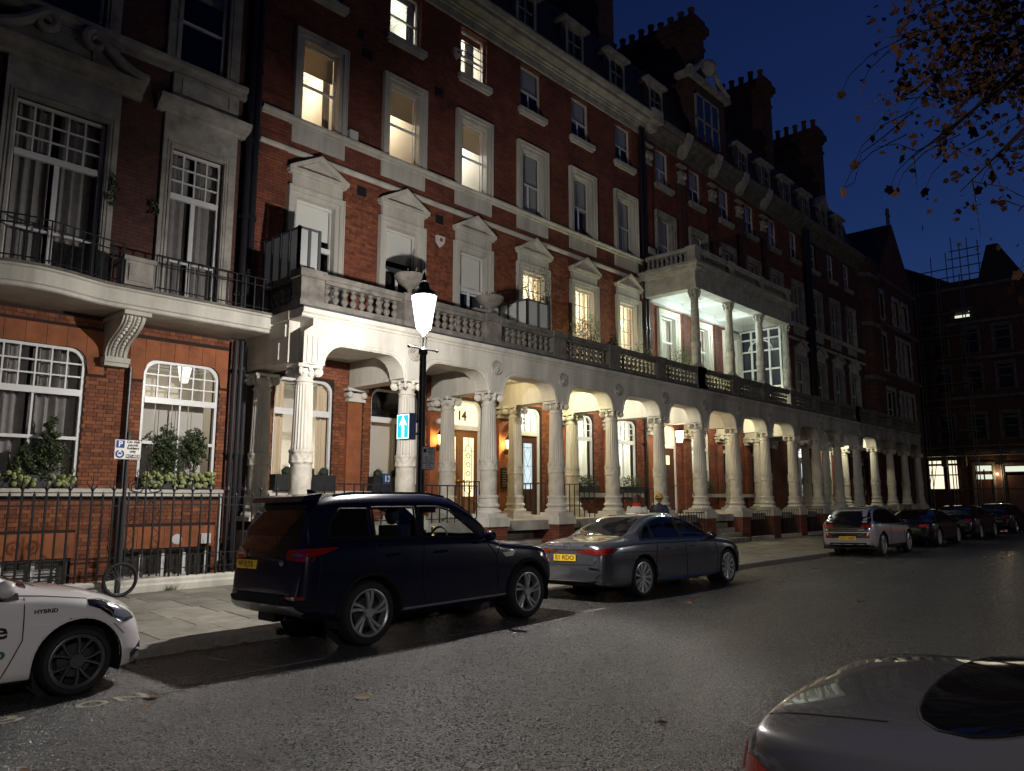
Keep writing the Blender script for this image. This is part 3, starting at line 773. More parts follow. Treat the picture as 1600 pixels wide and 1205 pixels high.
# balcony slab with a bowed left end
def bow(x):
    u = (x - 2.2) / 2.4
    return 14.2 - (.32 * math.sin(PI * u) ** 1.5 if 0 < u < 1 else 0)
xs = [LX0 + (7.84 - LX0) * i / 60 for i in range(61)]
m = MB()
prof = [(.10, 5.10), (.06, 5.12), (.06, 5.17), (.02, 5.19), (.0, 5.30), (.0, 5.41), (-.05, 5.43), (-.05, 5.46)]
m.grid([[(x, bow(x) + p, z) for p, z in prof] for x in xs]); m.grid([[(x, bow(x) + .10, 5.10), (x, YW, 5.13)] for x in xs]); m.grid([[(x, bow(x) - .05, 5.46), (x, YW, 5.46)] for x in xs])
for x in (xs[0], xs[-1]): m.face([(x, bow(x) + p, z) for p, z in prof] + [(x, YW, 5.46), (x, YW, 5.13)])
m.build('balcony_slab', M_stucco, lh)
m = MB(); m.grid([[(x, bow(x) - .06, 5.462), (x, bow(x) - .06, 5.51), (x, bow(x) + .2, 5.51), (x, bow(x) + .2, 5.57), (x, bow(x) + .32, 5.57), (x, bow(x) + .32, 5.462)] for x in xs]); m.build('balcony_kerb', M_stone, lh)
m = MB(); m.box(4.84, 5.34, 14.26, 14.72, 5.57, 6.02); m.box(4.80, 5.38, 14.22, 14.76, 6.02, 6.10); m.box(4.90, 5.28, 14.235, 14.26, 5.64, 5.96); m.build('balcony_pier', M_stonel, lh)
# scrolled bracket under the balcony
pr_ = []
for k in range(17):
    t = k / 16; z = 4.32 + .78 * t
    y = YW - .14 - .86 * (1 / (1 + math.exp(-9 * (t - .52))))
    pr_.append((y, z))
m = MB(); m.prism(pr_ + [(YW, 5.10), (YW, 4.32)], 'x', 4.93, 5.33)
m.box(4.90, 5.36, YW - .26, YW, 4.24, 4.34); m.box(4.91, 5.35, YW - .22, YW, 4.17, 4.24); m.box(4.89, 5.37, 14.26, YW, 5.02, 5.09)
for xx in (4.99, 5.13, 5.27):
    m.tube([(xx, y - .012, z) for y, z in pr_], .024, 6)
for k in range(2, 15):
    y, z = pr_[k]
    for xx, d in ((5.06, 1), (5.20, -1)): m.ball((xx, y - .008, z), .045, 7, 5, (.8, .6, 1.1))
m.build('bracket', M_stucco, lh, smooth=.5)
for x, r in ((7.53, .05), (7.66, .055), (7.80, .05)): pipe(lh, x, YW - .16 if x < 7.7 else YW - .10, -1.6, 5.06, r)
pipe(lh, 5.43, YW - .10, 1.86, 4.2, .04); pipe(lh, 5.40, YW - .10, -.5, 1.69, .04)
for x in (7.60, 7.76): pipe(lh, x, YW - .10, 5.46, 16.5, .075)
MB().box(7.42, 7.445, YW - .06, YW - .03, -.1, 1.68).build('white_conduit', M_plastic, lh)
MB().lathe([(.001, 0), (.10, 0), (.115, .03), (.07, .06), (.05, .03), (.001, .03)], (6.58, YW - .03, .86), 14, axis='y').build('flood_lamp', M_plastic, lh, smooth=True)
MB().box(7.02, 7.22, YW - .15, YW - .02, .76, .96).build('vent_cover', M_plastic, lh)
m = MB()
for q in ([(6.0, YW - .35, -.1), (7.3, YW - .30, -.02), (7.5, YW - .3, -.05)], [(7.45, YW - .25, .5), (7.5, YW - .3, .2), (7.62, YW - .3, 0), (7.62, YW - .3, -1)], [(6.2, YW - .4, -.35), (7.4, YW - .4, -.3)]): m.tube(q, .06, 8)
m.build('soil_pipe', M_pipe, lh, smooth=True)
MB().box(LX0, 7.86, YW - .006, YW + .3, 16.6, 17.2).build('parapet', M_stonel, lh)
MB().box(7.46, 7.86, YW + .12, YW + .3, -1.8, 16.6).build('recess_wall', M_brick_dk, lh)

# area railings in front of the left house
area = MB().box(-4, 7.7, 13.48, YW + .3, -1.9, -1.8); area.box(-4, 7.7, 13.42, 13.48, -1.9, -.02); area.box(7.7, 7.8, 13.42, YW + .1, -1.9, 1.0)
tag(area.build('basement_area', M_stuccod), 'sunken paved area behind the iron railings', 'area', kind='structure')
pl = thing('garden_plinth', (5, 13.4, .12), 'low cream stone plinth carrying the iron railings', 'plinth')
m = MB(); m.prism([(13.30, .0), (13.30, .22), (13.34, .25), (13.34, .30), (13.37, .33), (13.55, .33), (13.55, .0)], 'x', -4, 7.72); m.build('plinth', M_stucco, pl)
ra = thing('iron_railing', (5, 13.44, .33), 'black iron railings with spiked heads in front of the left house', 'railing')
YR = 13.44
m = MB()
for z in (.47, .70, 1.55, 1.70): m.box(-1.0, 7.72, YR - .011, YR + .011, z - .008, z + .008)
for z in (.47, .70, 1.55, 1.70): pass
m.build('rail', M_iron, ra)
bar1 = MB().box(-.012, .012, -.012, .012, .0, 1.36); bar1.lathe([(.016, 1.36), (.02, 1.40), (.002, 1.46)], (0, 0, 0), 6)
b1 = bar1.mesh('railing_bar', M_iron)
bar2 = MB().box(-.014, .014, -.014, .014, 0, 1.44); bar2.lathe([(.014, 1.44), (.03, 1.50), (.012, 1.56), (.001, 1.80)], (0, 0, 0), 6)
for s in (-1, 1): bar2.tube([(s*.01, 0, 1.48), (s*.05, 0, 1.52), (s*.085, 0, 1.60)], [.012, .009, .003], 5)
b2 = bar2.mesh('spiked_bar', M_iron)
k = 0; x = -.95
while x < 7.7:
    if not (4.85 < x < 5.5): inst('railing_bar', b1 if k % 2 else b2, ra, (x, YR, .33))
    x += .165; k += 1
def spiral(cx, cz, r, turns=1.6, s=1, n=22, a0=0.0, y=YR):
    return [(cx + s * r * (1 - .8 * i / n) * math.cos(a0 + turns * 2*PI * i / n), y, cz + r * (1 - .8 * i / n) * math.sin(a0 + turns * 2*PI * i / n)) for i in range(n + 1)]
m = MB()                                             # scrolled gate panel
for x in (4.90, 5.02, 5.17, 5.32, 5.44): m.box(x - .012, x + .012, YR - .012, YR + .012, .36, 2.0 if x == 5.17 else 1.78)
for s in (-1, 1):
    m.tube(spiral(5.17 + s * .16, 1.86, .12, 1.5, s, a0=PI * .9), .010, 5); m.tube(spiral(5.17 + s * .09, 2.10, .085, 1.4, s, a0=-PI/2), .009, 5)
    m.tube([(5.17, YR, 1.75), (5.17 + s*.26, YR, 1.80), (5.17 + s*.29, YR, 1.92), (5.17 + s*.2, YR, 2.0)], .010, 5)
    m.tube(spiral(5.17 + s * .10, 1.60, .055, 1.5, s), .008, 5)
    for z in (.42, .60, .80): m.tube(spiral(5.17 + s * .21, z, .06, 1.5, s), .008, 5)
    m.tube([(5.17 + s * (.21 + .05 * (-1) ** k), YR, .9 + .09 * k) for k in range(8)], .007, 5)
m.tube([(5.17, YR, 2.0), (5.17, YR, 2.24)], [.014, .004], 6)
m.build('scroll_panel', M_iron, ra)

# iron balcony railings of the left house
br_ = thing('iron_railing', (6, 14.3, 5.57), 'black iron balcony railing right of the stone pier, above the small window', 'railing')
def rail_run(parent, fx, x0, x1, n, zb, zt, posts=True):
    m = MB()
    for z in (zt, zt - .15, zb + .05):
        m.tube([(x0 + (x1 - x0) * i / 24, fx(x0 + (x1 - x0) * i / 24), z) for i in range(25)], .014, 5)
    m.build('rail', M_iron, parent)
    me = MB().box(-.011, .011, -.011, .011, 0, zt - zb).mesh('railing_bar', M_iron)
    for i in range(n + 1):
        x = x0 + (x1 - x0) * i / n; inst('railing_bar', me, parent, (x, fx(x), zb))
rail_run(br_, lambda x: 14.3, 5.40, 7.8, 12, 5.57, 6.25)
br2 = thing('iron_railing', (3.4, 14.1, 5.57), 'black iron balcony railing on the bowed slab, left of the stone pier', 'railing')
rail_run(br2, lambda x: bow(x) + .1, 1.2, 4.8, 20, 5.57, 6.32)
# ------------------------------------------------------------ HOUSES WITH THE COLUMNED PORTICO
CX = [8.05 + 2.645 * k for k in range(18)]     # column lines
WC = [9.43 + 2.655 * k for k in range(6)] + [25.5, 28.18, 30.83, 33.42, 36.0, 38.6] + [41.2, 43.9, 46.5]
YC = 13.3
h14 = thing('terraced_house', (16, YW, 0), 'lamp lit red brick house, number 14, with pedimented windows over a columned portico', 'house')
h2 = thing('terraced_house', (32, YW, 0), 'red brick house whose first floor has a lit columned loggia', 'house')
h3 = thing('terraced_house', (46, YW, 0), 'dark brick house between the loggia house and the gabled house', 'house')
HX = {0: (7.86, 24.02), 1: (24.02, 40.05), 2: (40.05, 51.0)}
HO = [h14, h2, h3]
FH = 1.10        # floor level of the portico
def house_of(x): return 0 if x < 24.02 else 1 if x < 40.05 else 2
# ---- openings
first = []; second = []; third = []
for i, c in enumerate(WC):
    h = .58
    third.append((c - .55, c + .55, 14.30, 15.88)); second.append((c - .55, c + .55, 10.74, 12.90)); first.append((c - h, c + h, 5.56, 8.80))
ground_open = {0: [(8.58, 10.13, 1.84, 4.44, .26), (11.25, 12.8, 1.84, 4.44, .26), (13.62, 15.2, FH, 4.45, .26), (16.78, 17.80, FH, 4.45, .26), (19.02, 20.5, 1.84, 4.44, .26), (21.62, 23.1, 1.84, 4.44, .26)],
               1: [(24.72, 25.95, FH, 4.45, .26), (27.05, 28.5, 1.84, 4.44, .26), (29.7, 31.1, 1.84, 4.44, .26), (32.4, 33.8, 1.84, 4.44, .26), (36.9, 38.95, FH, 4.5, .26)],
               2: [(40.9, 42.2, 1.84, 4.44, .26), (43.6, 44.9, 1.84, 4.44, .26), (46.2, 47.5, 1.84, 4.44, .26)]}
for hi, H in enumerate(HO):
    x0, x1 = HX[hi]
    sel = lambda L: [q for q in L if x0 < (q[0] + q[1]) / 2 < x1]
    m = MB(); wall_panel(m, x0, x1, -.2, 5.5, ground_open[hi]); m.build('wall', M_mortar if hi == 0 else M_brick, H)
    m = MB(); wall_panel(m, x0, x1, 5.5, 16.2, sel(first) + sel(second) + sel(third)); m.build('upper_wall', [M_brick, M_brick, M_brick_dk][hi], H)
# real bricks: ground floor piers and the lamp-lit wall of the first floor
gh = ground_open[0]
bricks(h14, [(10.13, 10.58, 1.2, 4.5), (11.0, 11.25, 1.2, 4.5), (12.8, 13.2, 1.2, 4.5), (17.8, 18.35, 1.2, 4.5), (8.3, 8.58, 1.84, 4.5)], YW, M_bricku, 150, gh)
bricks(h14, [(7.95, 24.0, 4.5, 4.95), (15.2, 15.6, 1.2, 4.5), (16.2, 16.75, 1.2, 4.5), (18.7, 19.02, 1.2, 4.5), (20.5, 21.62, 1.2, 4.5), (23.1, 24.0, 1.2, 4.5), (8.58, 10.13, 1.1, 1.7), (11.25, 12.8, 1.1, 1.7), (19.0, 20.5, 1.1, 1.7), (21.6, 23.1, 1.1, 1.7)], YW, M_bricku2, 0, gh)
so = [(c - .80, c + .80, 5.5, 9.95) for c in WC[:6]]
bricks(h14, [(WC[i] + .80, WC[i+1] - .80, 6.1, 9.3) for i in range(2)], YW, M_bricku2, 150, so)
bricks(h14, [(7.95, WC[0] - .8, 5.55, 9.8), (WC[0] + .8, WC[1] - .8, 5.55, 6.1), (WC[0] + .8, WC[1] - .8, 9.3, 9.8), (WC[1] + .8, WC[2] - .8, 5.55, 6.1), (WC[1] + .8, WC[2] - .8, 9.3, 9.8)] + [(WC[i] + .80, WC[i+1] - .80, 5.55, 9.8) for i in (2, 3, 4)] + [(WC[5] + .8, 23.95, 5.55, 9.8)], YW, M_bricku2, 0, so)
for z, h in ((5.6, .75), (6.4, .95), (7.4, 1.0), (8.45, 1.0), (9.5, .65), (10.2, .95), (11.2, .95), (12.2, .95), (13.2, .95), (14.2, .95), (15.2, .7)): MB().box(7.87, 8.6, YW - .035, YW, z + .03, z + h).build('pier_block', M_brick, h14)
# ---- strings, aprons, cornice, roof
for hi, H in enumerate(HO):
    x0, x1 = HX[hi]; x1 = x1 if hi < 2 else 48.6
    m = MB(); profile_x(m, [(.02, 10.56), (.08, 10.58), (.08, 10.64), (.16, 10.67), (.16, 10.72), (.02, 10.74)], x0 + .02, x1 - .02); m.build('sill_course', M_stucco, H)
    m = MB(); profile_x(m, [(.02, 9.82), (.05, 9.83), (.10, 9.88), (.10, 9.93), (.02, 9.94)], x0 + .02, x1 - .02); m.build('string_course', M_stucco, H)
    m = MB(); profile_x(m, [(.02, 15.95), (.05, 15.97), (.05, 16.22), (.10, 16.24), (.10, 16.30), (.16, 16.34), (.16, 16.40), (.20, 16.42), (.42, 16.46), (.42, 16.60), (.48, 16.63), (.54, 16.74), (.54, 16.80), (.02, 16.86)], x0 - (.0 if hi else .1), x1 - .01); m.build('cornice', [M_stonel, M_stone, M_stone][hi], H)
    rf = MB(); rf.prism([(YW + .1, 16.82), (YW + .85, 19.75), (YW + 4.2, 20.6), (YW + 8, 19.7), (YW + 9, 16.8), (YW + 9, 5), (YW + 8.5, 5), (YW + 8.5, 16.2), (YW + .1, 16.2)], 'x', x0, x1 - .02)
    roof = rf.build('roof', M_slate, H)
    for c in WC:
        if x0 < c < x1 and c not in (WC[0],) and abs(c - 28.18) > .1 and abs(c - 30.83) > .1:
            ped_ = abs(c - 43.9) < .1
            d = MB()
            d.cur = 0
            zb, zt, hw, yf = 17.55, 18.85, .52, YW + .22
            d.box(c - hw, c - hw + .13, yf, yf + .5, zb, zt); d.box(c + hw - .13, c + hw, yf, yf + .5, zb, zt); d.box(c - hw, c + hw, yf, yf + .4, zb - .1, zb + .06)
            d.box(c - hw + .13, c + hw - .13, yf, yf + .4, zt - .16, zt); d.box(c - .02, c + .02, yf + .06, yf + .1, zb, zt - .16); d.box(c - hw + .13, c + hw - .13, yf + .06, yf + .1, (zb + zt)/2 - .05, (zb + zt)/2)
            if ped_: d.prism([(c - .8, zt), (c + .8, zt), (c, zt + .75)], 'y', yf - .12, yf + 1.2)
            else: d.box(c - .75, c + .75, yf - .15, yf + 1.2, zt, zt + .10); d.box(c - .68, c + .68, yf - .08, yf + 1.2, zt + .10, zt + .19)
            d.cur = 1; d.face([(c - hw, yf + .14, zb), (c + hw, yf + .14, zb), (c + hw, yf + .14, zt), (c - hw, yf + .14, zt)])
            d.cur = 2; d.box(c - hw - .02, c + hw + .02, yf + .3, yf + 1.1, zb - .5, zt)
            d.build('dormer', [M_stonel, M_glassblk, M_slate], roof)
# large gabled dormer of the loggia house
d = MB(); roof2 = [o for o in h2.children if o.name.startswith('roof')][0]
d.box(28.0, 31.3, YW + .05, YW + 2, 16.8, 20.3); d.cur = 1
for a in (28.45, 29.15, 29.85): d.box(a, a + .09, YW - .03, YW + .05, 17.6, 19.75)
d.box(28.45, 30.6, YW - .03, YW + .05, 19.65, 19.75); d.box(28.45, 30.6, YW - .03, YW + .05, 18.5, 18.58); d.box(30.52, 30.6, YW - .03, YW + .05, 17.6, 19.75)
d.box(27.7, 31.6, YW - .18, YW + .6, 20.3, 20.52)
for s in (-1, 1):
    d.tube([(29.65 + s * (1.75 - 1.3 * t + .0), YW - .05, 20.6 + .95 * t ** 1.6) for t in [k / 10 for k in range(11)]], [.2 - .01 * k for k in range(11)], 8)
d.ball((29.65, YW - .05, 21.35), .42, 10, 8)
d.cur = 2; d.face([(28.45, YW - .0, 17.6), (30.6, YW - .0, 17.6), (30.6, YW - .0, 19.7), (28.45, YW - .0, 19.7)])
d.build('gabled_dormer', [M_brick_dk, M_stonel, M_glassblk], roof2, smooth=.5)
# chimney stacks with rows of pots
def chimney(H, x0, x1, y0, y1, zt):
    m = MB(); m.box(x0, x1, y0, y1, 16.0, zt - .9); m.box(x0 - .06, x1 + .06, y0 - .06, y1 + .06, zt - 1.6, zt - 1.45)
    m.box(x0 - .10, x1 + .10, y0 - .10, y1 + .10, zt - .9, zt - .7); m.box(x0 - .22, x1 + .22, y0 - .22, y1 + .22, zt - .7, zt - .35); m.box(x0 - .08, x1 + .08, y0 - .08, y1 + .08, zt - .35, zt)
    ch = m.build('chimney', M_brick_dk, H)
    me = MB().lathe([(.17, 0), (.16, .1), (.14, .66), (.18, .70), (.18, .78), (.12, .78), (.11, .4)], (0, 0, 0), 8).mesh('chimney_pot', M_terr, smooth=True)
    n = int((y1 - y0) / .56)
    for i in range(n): inst('chimney_pot', me, ch, ((x0 + x1) / 2, y0 + .35 + (y1 - y0 - .7) * i / (n - 1), zt), scale=(1, 1, .85 + .25 * random.random()))
chimney(h14, 22.9, 23.95, 16.6, 24.5, 25.6)
chimney(h2, 30.75, 31.75, 16.6, 23.2, 25.3)
chimney(h2, 38.6, 39.5, 16.6, 22.6, 25.4)
chimney(h3, 46.3, 47.25, 16.6, 22.6, 25.3)
# ---- windows of the upper floors
lit2 = {0: (60, (1, .80, .55), 'pale'), 1: (40, (1, .82, .58), 'pale'), 2: (62, (1, .93, .80), 'pale')}
for i, c in enumerate(WC):
    hi = house_of(c); H = HO[hi]
    behind = 24.5 < c < 32
    # second floor
    a, b, z0, z1 = second[i]
    if behind and False: pass
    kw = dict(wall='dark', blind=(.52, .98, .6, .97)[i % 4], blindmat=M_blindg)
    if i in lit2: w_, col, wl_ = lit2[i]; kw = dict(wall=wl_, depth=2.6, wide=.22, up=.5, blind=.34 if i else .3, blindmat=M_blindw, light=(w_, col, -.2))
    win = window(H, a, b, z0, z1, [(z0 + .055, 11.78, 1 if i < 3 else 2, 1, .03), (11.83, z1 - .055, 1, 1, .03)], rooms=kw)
    if i == 0:
        q = MB(); folds(q, b - .24, b - .03, z0, z1 - .05, YW + .36, .03, .1); q.build('curtain', M_roomwarm, win, smooth=1.2)
    if i == 2:
        for k in range(5):
            q = MB().box(c - .75, c + .2, YW + 2.3, YW + 2.5, 10.9 + .42 * k, 10.93 + .42 * k)
            for t in range(9): q.box(c - .74 + .1 * t, c - .67 + .1 * t, YW + 2.28, YW + 2.48, 10.93 + .42 * k, 11.15 + .42 * k + .05 * random.random())
            q.build('bookshelf', M_wood, win)
        MB().box(c - .7, c + .1, YW + 1.2, YW + 1.4, 12.3, 12.35).build('strip_lamp', M_tube, win)
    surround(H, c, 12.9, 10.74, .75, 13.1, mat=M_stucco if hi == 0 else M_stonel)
    MB().box(c - .75, c + .75, YW - .045, YW + .01, 10.14, 10.56).build('window_apron', M_stucco if hi == 0 else M_stonel, H)
    # third floor
    a, b, z0, z1 = third[i]
    kw = dict(wall='dark', blind=(.52, .5, .97, .5)[i % 4], blindmat=M_blindg)
    if i == 1: kw = dict(wall='pale', depth=1.8, light=(38, (.97, 1, .86), -.5), blind=.12, curtain=[(.72, .98)], curmat=M_curtainl)
    if i == 2: kw = dict(wall='pale', depth=1.8, light=(38, (1, .98, .84), -.5), blind=.12, blindmat=M_wood, curtain=[(.45, .75)], curmat=M_curtainl)
    win = window(H, a, b, z0, z1, [(z0 + .055, 15.02, 2 if i not in (1, 2) else 1, 1, .03), (15.06, z1 - .055, 1, 1, .03)], rooms=kw)
    if i == 2:
        q = MB()
        for z in (14.75, 15.1, 15.38): q.tube([(a, YW + .02, z), (b, YW + .02, z)], .014, 6)
        q.build('window_bar', M_iron, win)
    m = MB(); m.box(c - .68, c + .68, YW - .14, YW + .01, 14.12, 14.28); m.box(c - .62, c + .62, YW - .10, YW + .01, 14.05, 14.12); m.build('sill', M_stucco if hi == 0 else M_stonel, H)
    # first floor
    a, b, z0, z1 = first[i]
    if behind: continue
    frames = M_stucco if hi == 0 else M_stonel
    s_ = surround(H, c, 8.8, 5.56, .78, 9.03, mat=frames); pediment(H, c, .83, 9.33, 9.93, s_)
    if i in (3, 4, 5):
        window(H, a, b, z0, z1, [(z0 + .3, 6.75, 2, 1, .05), (6.82, z1 - .055, 4, 4, .022)], rooms=dict(wall='warm', depth=1.5, wide=.2, curtain=[(-.05, .52), (.5, 1.05)], curmat=M_net, amp=.04, wl=.15, light=(105, SOFT, -.6)))
    else:
        window(H, a, b, z0, z1, [(z0 + .3, 7.64, 2, 1, .07), (7.76, z1 - .055, 1, 1, .05)], rooms=dict(wall='dark', blind=.25 if i < 2 else .36 if i == 2 else .6, blindmat=M_blindp if i < 3 else M_blindg))
# wall vents and alarm boxes
for x, z, w in ((10.58, 13.83, .15), (10.80, 13.35, .3), (13.33, 13.33, .3), (10.75, 9.5, .28), (13.41, 9.48, .28)):
    MB().box(x - w/2, x + w/2, YW - .03, YW + .01, z - .12, z + .12).build('air_brick', M_black, h14)
def alarm(H, x, z):
    m = MB(); m.prism([(x - .15, z + .13), (x + .15, z + .13), (x + .13, z - .05), (x, z - .19), (x - .13, z - .05)], 'y', YW - .1, YW); m.cur = 1; m.lathe([(.001, -.105), (.06, -.105), (.06, -.1)], (x, YW, z + .02), 10, axis='y'); m.build('alarm_box', [M_plastic, M_red], H)
alarm(h14, 13.42, 8.85); alarm(h14, 14.0, 14.85)
MB().box(10.27, 10.52, YW - .12, YW, 10.76, 11.0).build('utility_box', M_plastic, h14)
# drainpipes at the party walls
for x in (23.72, 23.93): pipe(h14, x, YW - .12, 5.6, 16.2, .06)
pipe(h14, 23.55, YW - .12, 1.2, 4.95, .055)
for x in (39.75, 40.0, 40.3): pipe(h2 if x < 40.05 else h3, x, YW - .14, 5.6, 16.4, .09)
# brick pilasters with capitals and cornice brackets of the loggia house
for k, x in enumerate((24.25, 26.85, 29.5, 32.1, 34.7)):
    m = MB()
    for s in (-.13, 0, .13): m.box(x + s - .055, x + s + .055, YW - .12, YW, 10.75, 14.75)
    m.box(x - .2, x + .2, YW - .06, YW, 5.6, 14.8); m.build('pilaster', M_brick_dk if k else M_brick, h2)
    MB().box(x - .3, x + .3, YW - .2, YW, 15.55, 15.62).build('pilaster_band', M_stonel, h2)
    m = MB(); m.box(x - .22, x + .22, YW - .16, YW, 14.8, 14.9); m.box(x - .24, x + .24, YW - .2, YW, 15.2, 15.3)
    for s in (-1, 1): m.ball((x + s * .16, YW - .14, 15.12), .11, 8, 6)
    m.box(x - .18, x + .18, YW - .13, YW, 14.9, 15.2)
    m.build('pilaster_capital', M_stonel, h2); m = MB()
    if k: m.prism([(YW, 15.95), (YW - .2, 16.0), (YW - .5, 16.45), (YW - .62, 16.85), (YW, 16.85)], 'x', x - .22, x + .22)
    else: m.box(x - .3, x + .42, YW - .62, YW, 16.45, 16.95); m.box(x - .2, x + .3, YW - .4, YW, 16.2, 16.45)
    m.build('cornice_bracket', M_stonel, h2)
m = MB()
for z in (9.45, 10.55, 11.1): m.box(24.03, 24.46, YW - .2, YW, z, z + .22)
m.build('pilaster_band', M_stucco, h2)
# dark canted end of the terrace
m = MB(); m.prism([(48.6, YW - .02), (49.2, YW - .5), (50.8, YW - .5), (51.4, YW - .02), (51.4, YW + 3), (48.6, YW + 3)], 'z', -.2, 16.9); m.build('canted_bay', M_brick_dk, h3)
m = MB()
for z in (9.0, 12.4, 15.6): m.prism([(48.5, YW - .06), (49.16, YW - .58), (50.84, YW - .58), (51.45, YW - .06), (51.45, YW), (48.5, YW)], 'z', z, z + .25)
m.build('string_course', M_stone, h3)
# ------------------------------------------------------------ PORTICO
# column: fluted shaft with carved lower drum, base and voluted capital
zb = FH + .10
sh = MB().lathe([(.205, 2.60 - zb), (.215, 2.66 - zb), (.205, 2.72 - zb), (.180, 3.92 - zb)], (0, 0, 0), 40, flute=1, fd=.075)
sh.lathe([(.180, 3.92 - zb), (.182, 3.97 - zb), (.20, 3.99 - zb), (.20, 4.02 - zb), (.17, 4.03 - zb), (.17, 4.08 - zb)], (0, 0, 0), 20)
sh_me = sh.mesh('column', M_stucco, smooth=.35)
bs_me = MB().box(-.33, .33, -.33, .33, 0, .09).lathe([(.32, .09), (.33, .13), (.30, .18), (.25, .20), (.25, .24), (.29, .27), (.28, .31), (.24, .34), (.235, .46), (.255, .48), (.255, .52), (.235, .54)], (0, 0, 0), 24).mesh('column_base', M_stucco, smooth=.6)
dr = MB(); zz0 = .54
rowsD = []
for j in range(41):
    z = zz0 + (2.62 - zb - zz0) * j / 40; row = []
    ring = z > 2.36 - zb
    for k in range(72):
        a = 2*PI*k/72
        r = .230 if ring else .214
        if z > 2.56 - zb or (2.34 - zb < z < 2.38 - zb): r += .012
        u = a * 3.0; v = (z - zz0) * 7.5
        f = math.sin(u + 1.2*math.sin(v*1.3)) * math.sin(v + 1.1*math.sin(u*.8)) if not ring else math.sin(a*10) * math.sin((z - 2.36 + zb) * 24)
        r += .010 * max(-.4, min(.6, f * 2.2))
        row.append((r*math.cos(a), r*math.sin(a), z))
    rowsD.append(row)
dr.grid(rowsD, True); dr_me = dr.mesh('carved_drum', M_carved, smooth=1.2)
cp = MB(); H_ = 4.33 - 4.08
cp.lathe([(.17, 0), (.19, .03), (.215, .07), (.2, .10), (.19, .17)], (0, 0, 0), 20)
ab = []
for k in range(4):
    a0 = PI/4 + k * PI/2
    c0 = (.36 * math.cos(a0), .36 * math.sin(a0))
    for t in (-.035, .035): ab.append((c0[0] - t * math.sin(a0), c0[1] + t * math.cos(a0)))
    am = a0 + PI/4; ab.append((.225 * math.cos(am), .225 * math.sin(am)))
cp.prism(ab, 'z', .185, H_)
for k in range(4):                                    # corner volutes
    a0 = PI/4 + k * PI/2
    d = Vector((math.cos(a0), math.sin(a0), 0)); n = Vector((-d.y, d.x, 0)); c0 = d * .275 + Vector((0, 0, .105))
    pts = [c0 + (d * math.cos(t) + Vector((0, 0, 1)) * math.sin(t)) * (.082 * (1 - .72 * i / 26)) for i, t in enumerate([1.7 - 4.2 * PI * j / 26 for j in range(27)])]
    cp.tube(pts, [.032 - .012 * i / 26 for i in range(27)], 6)
    cp.tube([c0 - n * .05, c0 + n * .05], .055, 8)
for k in range(4):
    am = k * PI/2; cp.ball((.215 * math.cos(am), .215 * math.sin(am), .17), .05, 7, 5, (1, 1, 1.3)); cp.ball((.205 * math.cos(am), .205 * math.sin(am), .07), .04, 6, 5, (1, 1, 1.6))
cp_me = cp.mesh('capital', M_stucco, smooth=.7)
def column(parent, x, y, z=zb):
    c = inst('column', sh_me, parent, (x, y, z))
    inst('column_base', bs_me, c, (x, y, z)); inst('carved_drum', dr_me, c, (x, y, z)); inst('capital', cp_me, c, (x, y, z + 4.08 - zb))
for i, x in enumerate(CX):
    H = HO[house_of(x)] if x < 51 else h3
    if x > 50.9: continue
    column(H, x, YC)
for i in (2, 3, 4, 7, 8, 9, 11, 12, 13): column(HO[house_of(CX[i])], CX[i], 14.85)
# left end half column against the wall
column(h14, CX[0], 14.98)
# arcade beam with rounded openings
def arch_poly(xa, xb):
    p = [(xa, 4.33), (xa + .30, 4.33)]
    a, b = xa + .30, xb - .30; rx, rz, zc = .46, .46, 4.79
    for k in range(1, 9): t = PI/2*k/8; p.append((a + rx - rx*math.cos(t), 4.33 + rz*math.sin(t)))
    for k in range(8, 0, -1): t = PI/2*k/8; p.append((b - rx + rx*math.cos(t), 4.33 + rz*math.sin(t)))
    p += [(b, 4.33), (xb, 4.33)]
    return p
def ents(parent, i0, i1, mat):
    m = MB()
    for i in range(i0, i1):
        p = arch_poly(CX[i], CX[i+1])
        m.prism(p + [(CX[i+1], 5.30), (CX[i], 5.30)], 'y', YC - .25, YC + .25)
    m.build('arcade_beam', mat, parent)
    m = MB()
    for i in range(i0, i1):
        p = arch_poly(CX[i], CX[i+1])[1:-1]
        for o, r in ((.03, .022), (.10, .012)):
            cx = (CX[i] + CX[i+1]) / 2
            q = [((x + (o if x < cx else -o) * (1 if abs(x - cx) > .6 else 0)) if False else x - math.copysign(o, cx - x) * (1 if z < 4.78 else 0), YC - .25, z + (o if z > 4.60 else 0)) for x, z in p]
            m.tube(q, r, 5)
    m.build('arch_moulding', mat, parent, smooth=True)
    m = MB()
    xa, xb = CX[i0] - (.28 if i0 == 0 else 0), CX[i1]
    prof = [(YC - .25, 5.28), (YC - .28, 5.30), (YC - .28, 5.34), (YC - .33, 5.37), (YC - .34, 5.46), (YC + .25, 5.46), (YC + .25, 5.28)]
    m.prism(prof, 'x', xa, xb); m.build('cornice', mat, parent)
    MB().box(xa - .02, xb, YC - .36, YC + .2, 5.462, 5.50).build('lead_flashing', M_lead, parent)
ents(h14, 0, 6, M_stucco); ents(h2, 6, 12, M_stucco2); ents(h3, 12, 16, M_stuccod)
rs = MB().lathe([(.19, .0), (.19, -.03), (.165, -.045), (.15, -.02), (.001, -.02)], (0, 0, 0), 24, axis='y')
for k in range(7):
    a = 2*PI*k/7
    rs.tube([(.035*math.cos(a + t*1.1), -.03, .035*math.sin(a + t*1.1)) if t == 0 else ((.035 + .1*t)*math.cos(a + 1.3*t), -.035, (.035 + .1*t)*math.sin(a + 1.3*t)) for t in (0, .3, .6, 1)], [.02, .024, .024, .012], 5)
rs.ball((0, -.035, 0), .035, 8, 6); rs_me = rs.mesh('rosette', M_stonel, smooth=True)
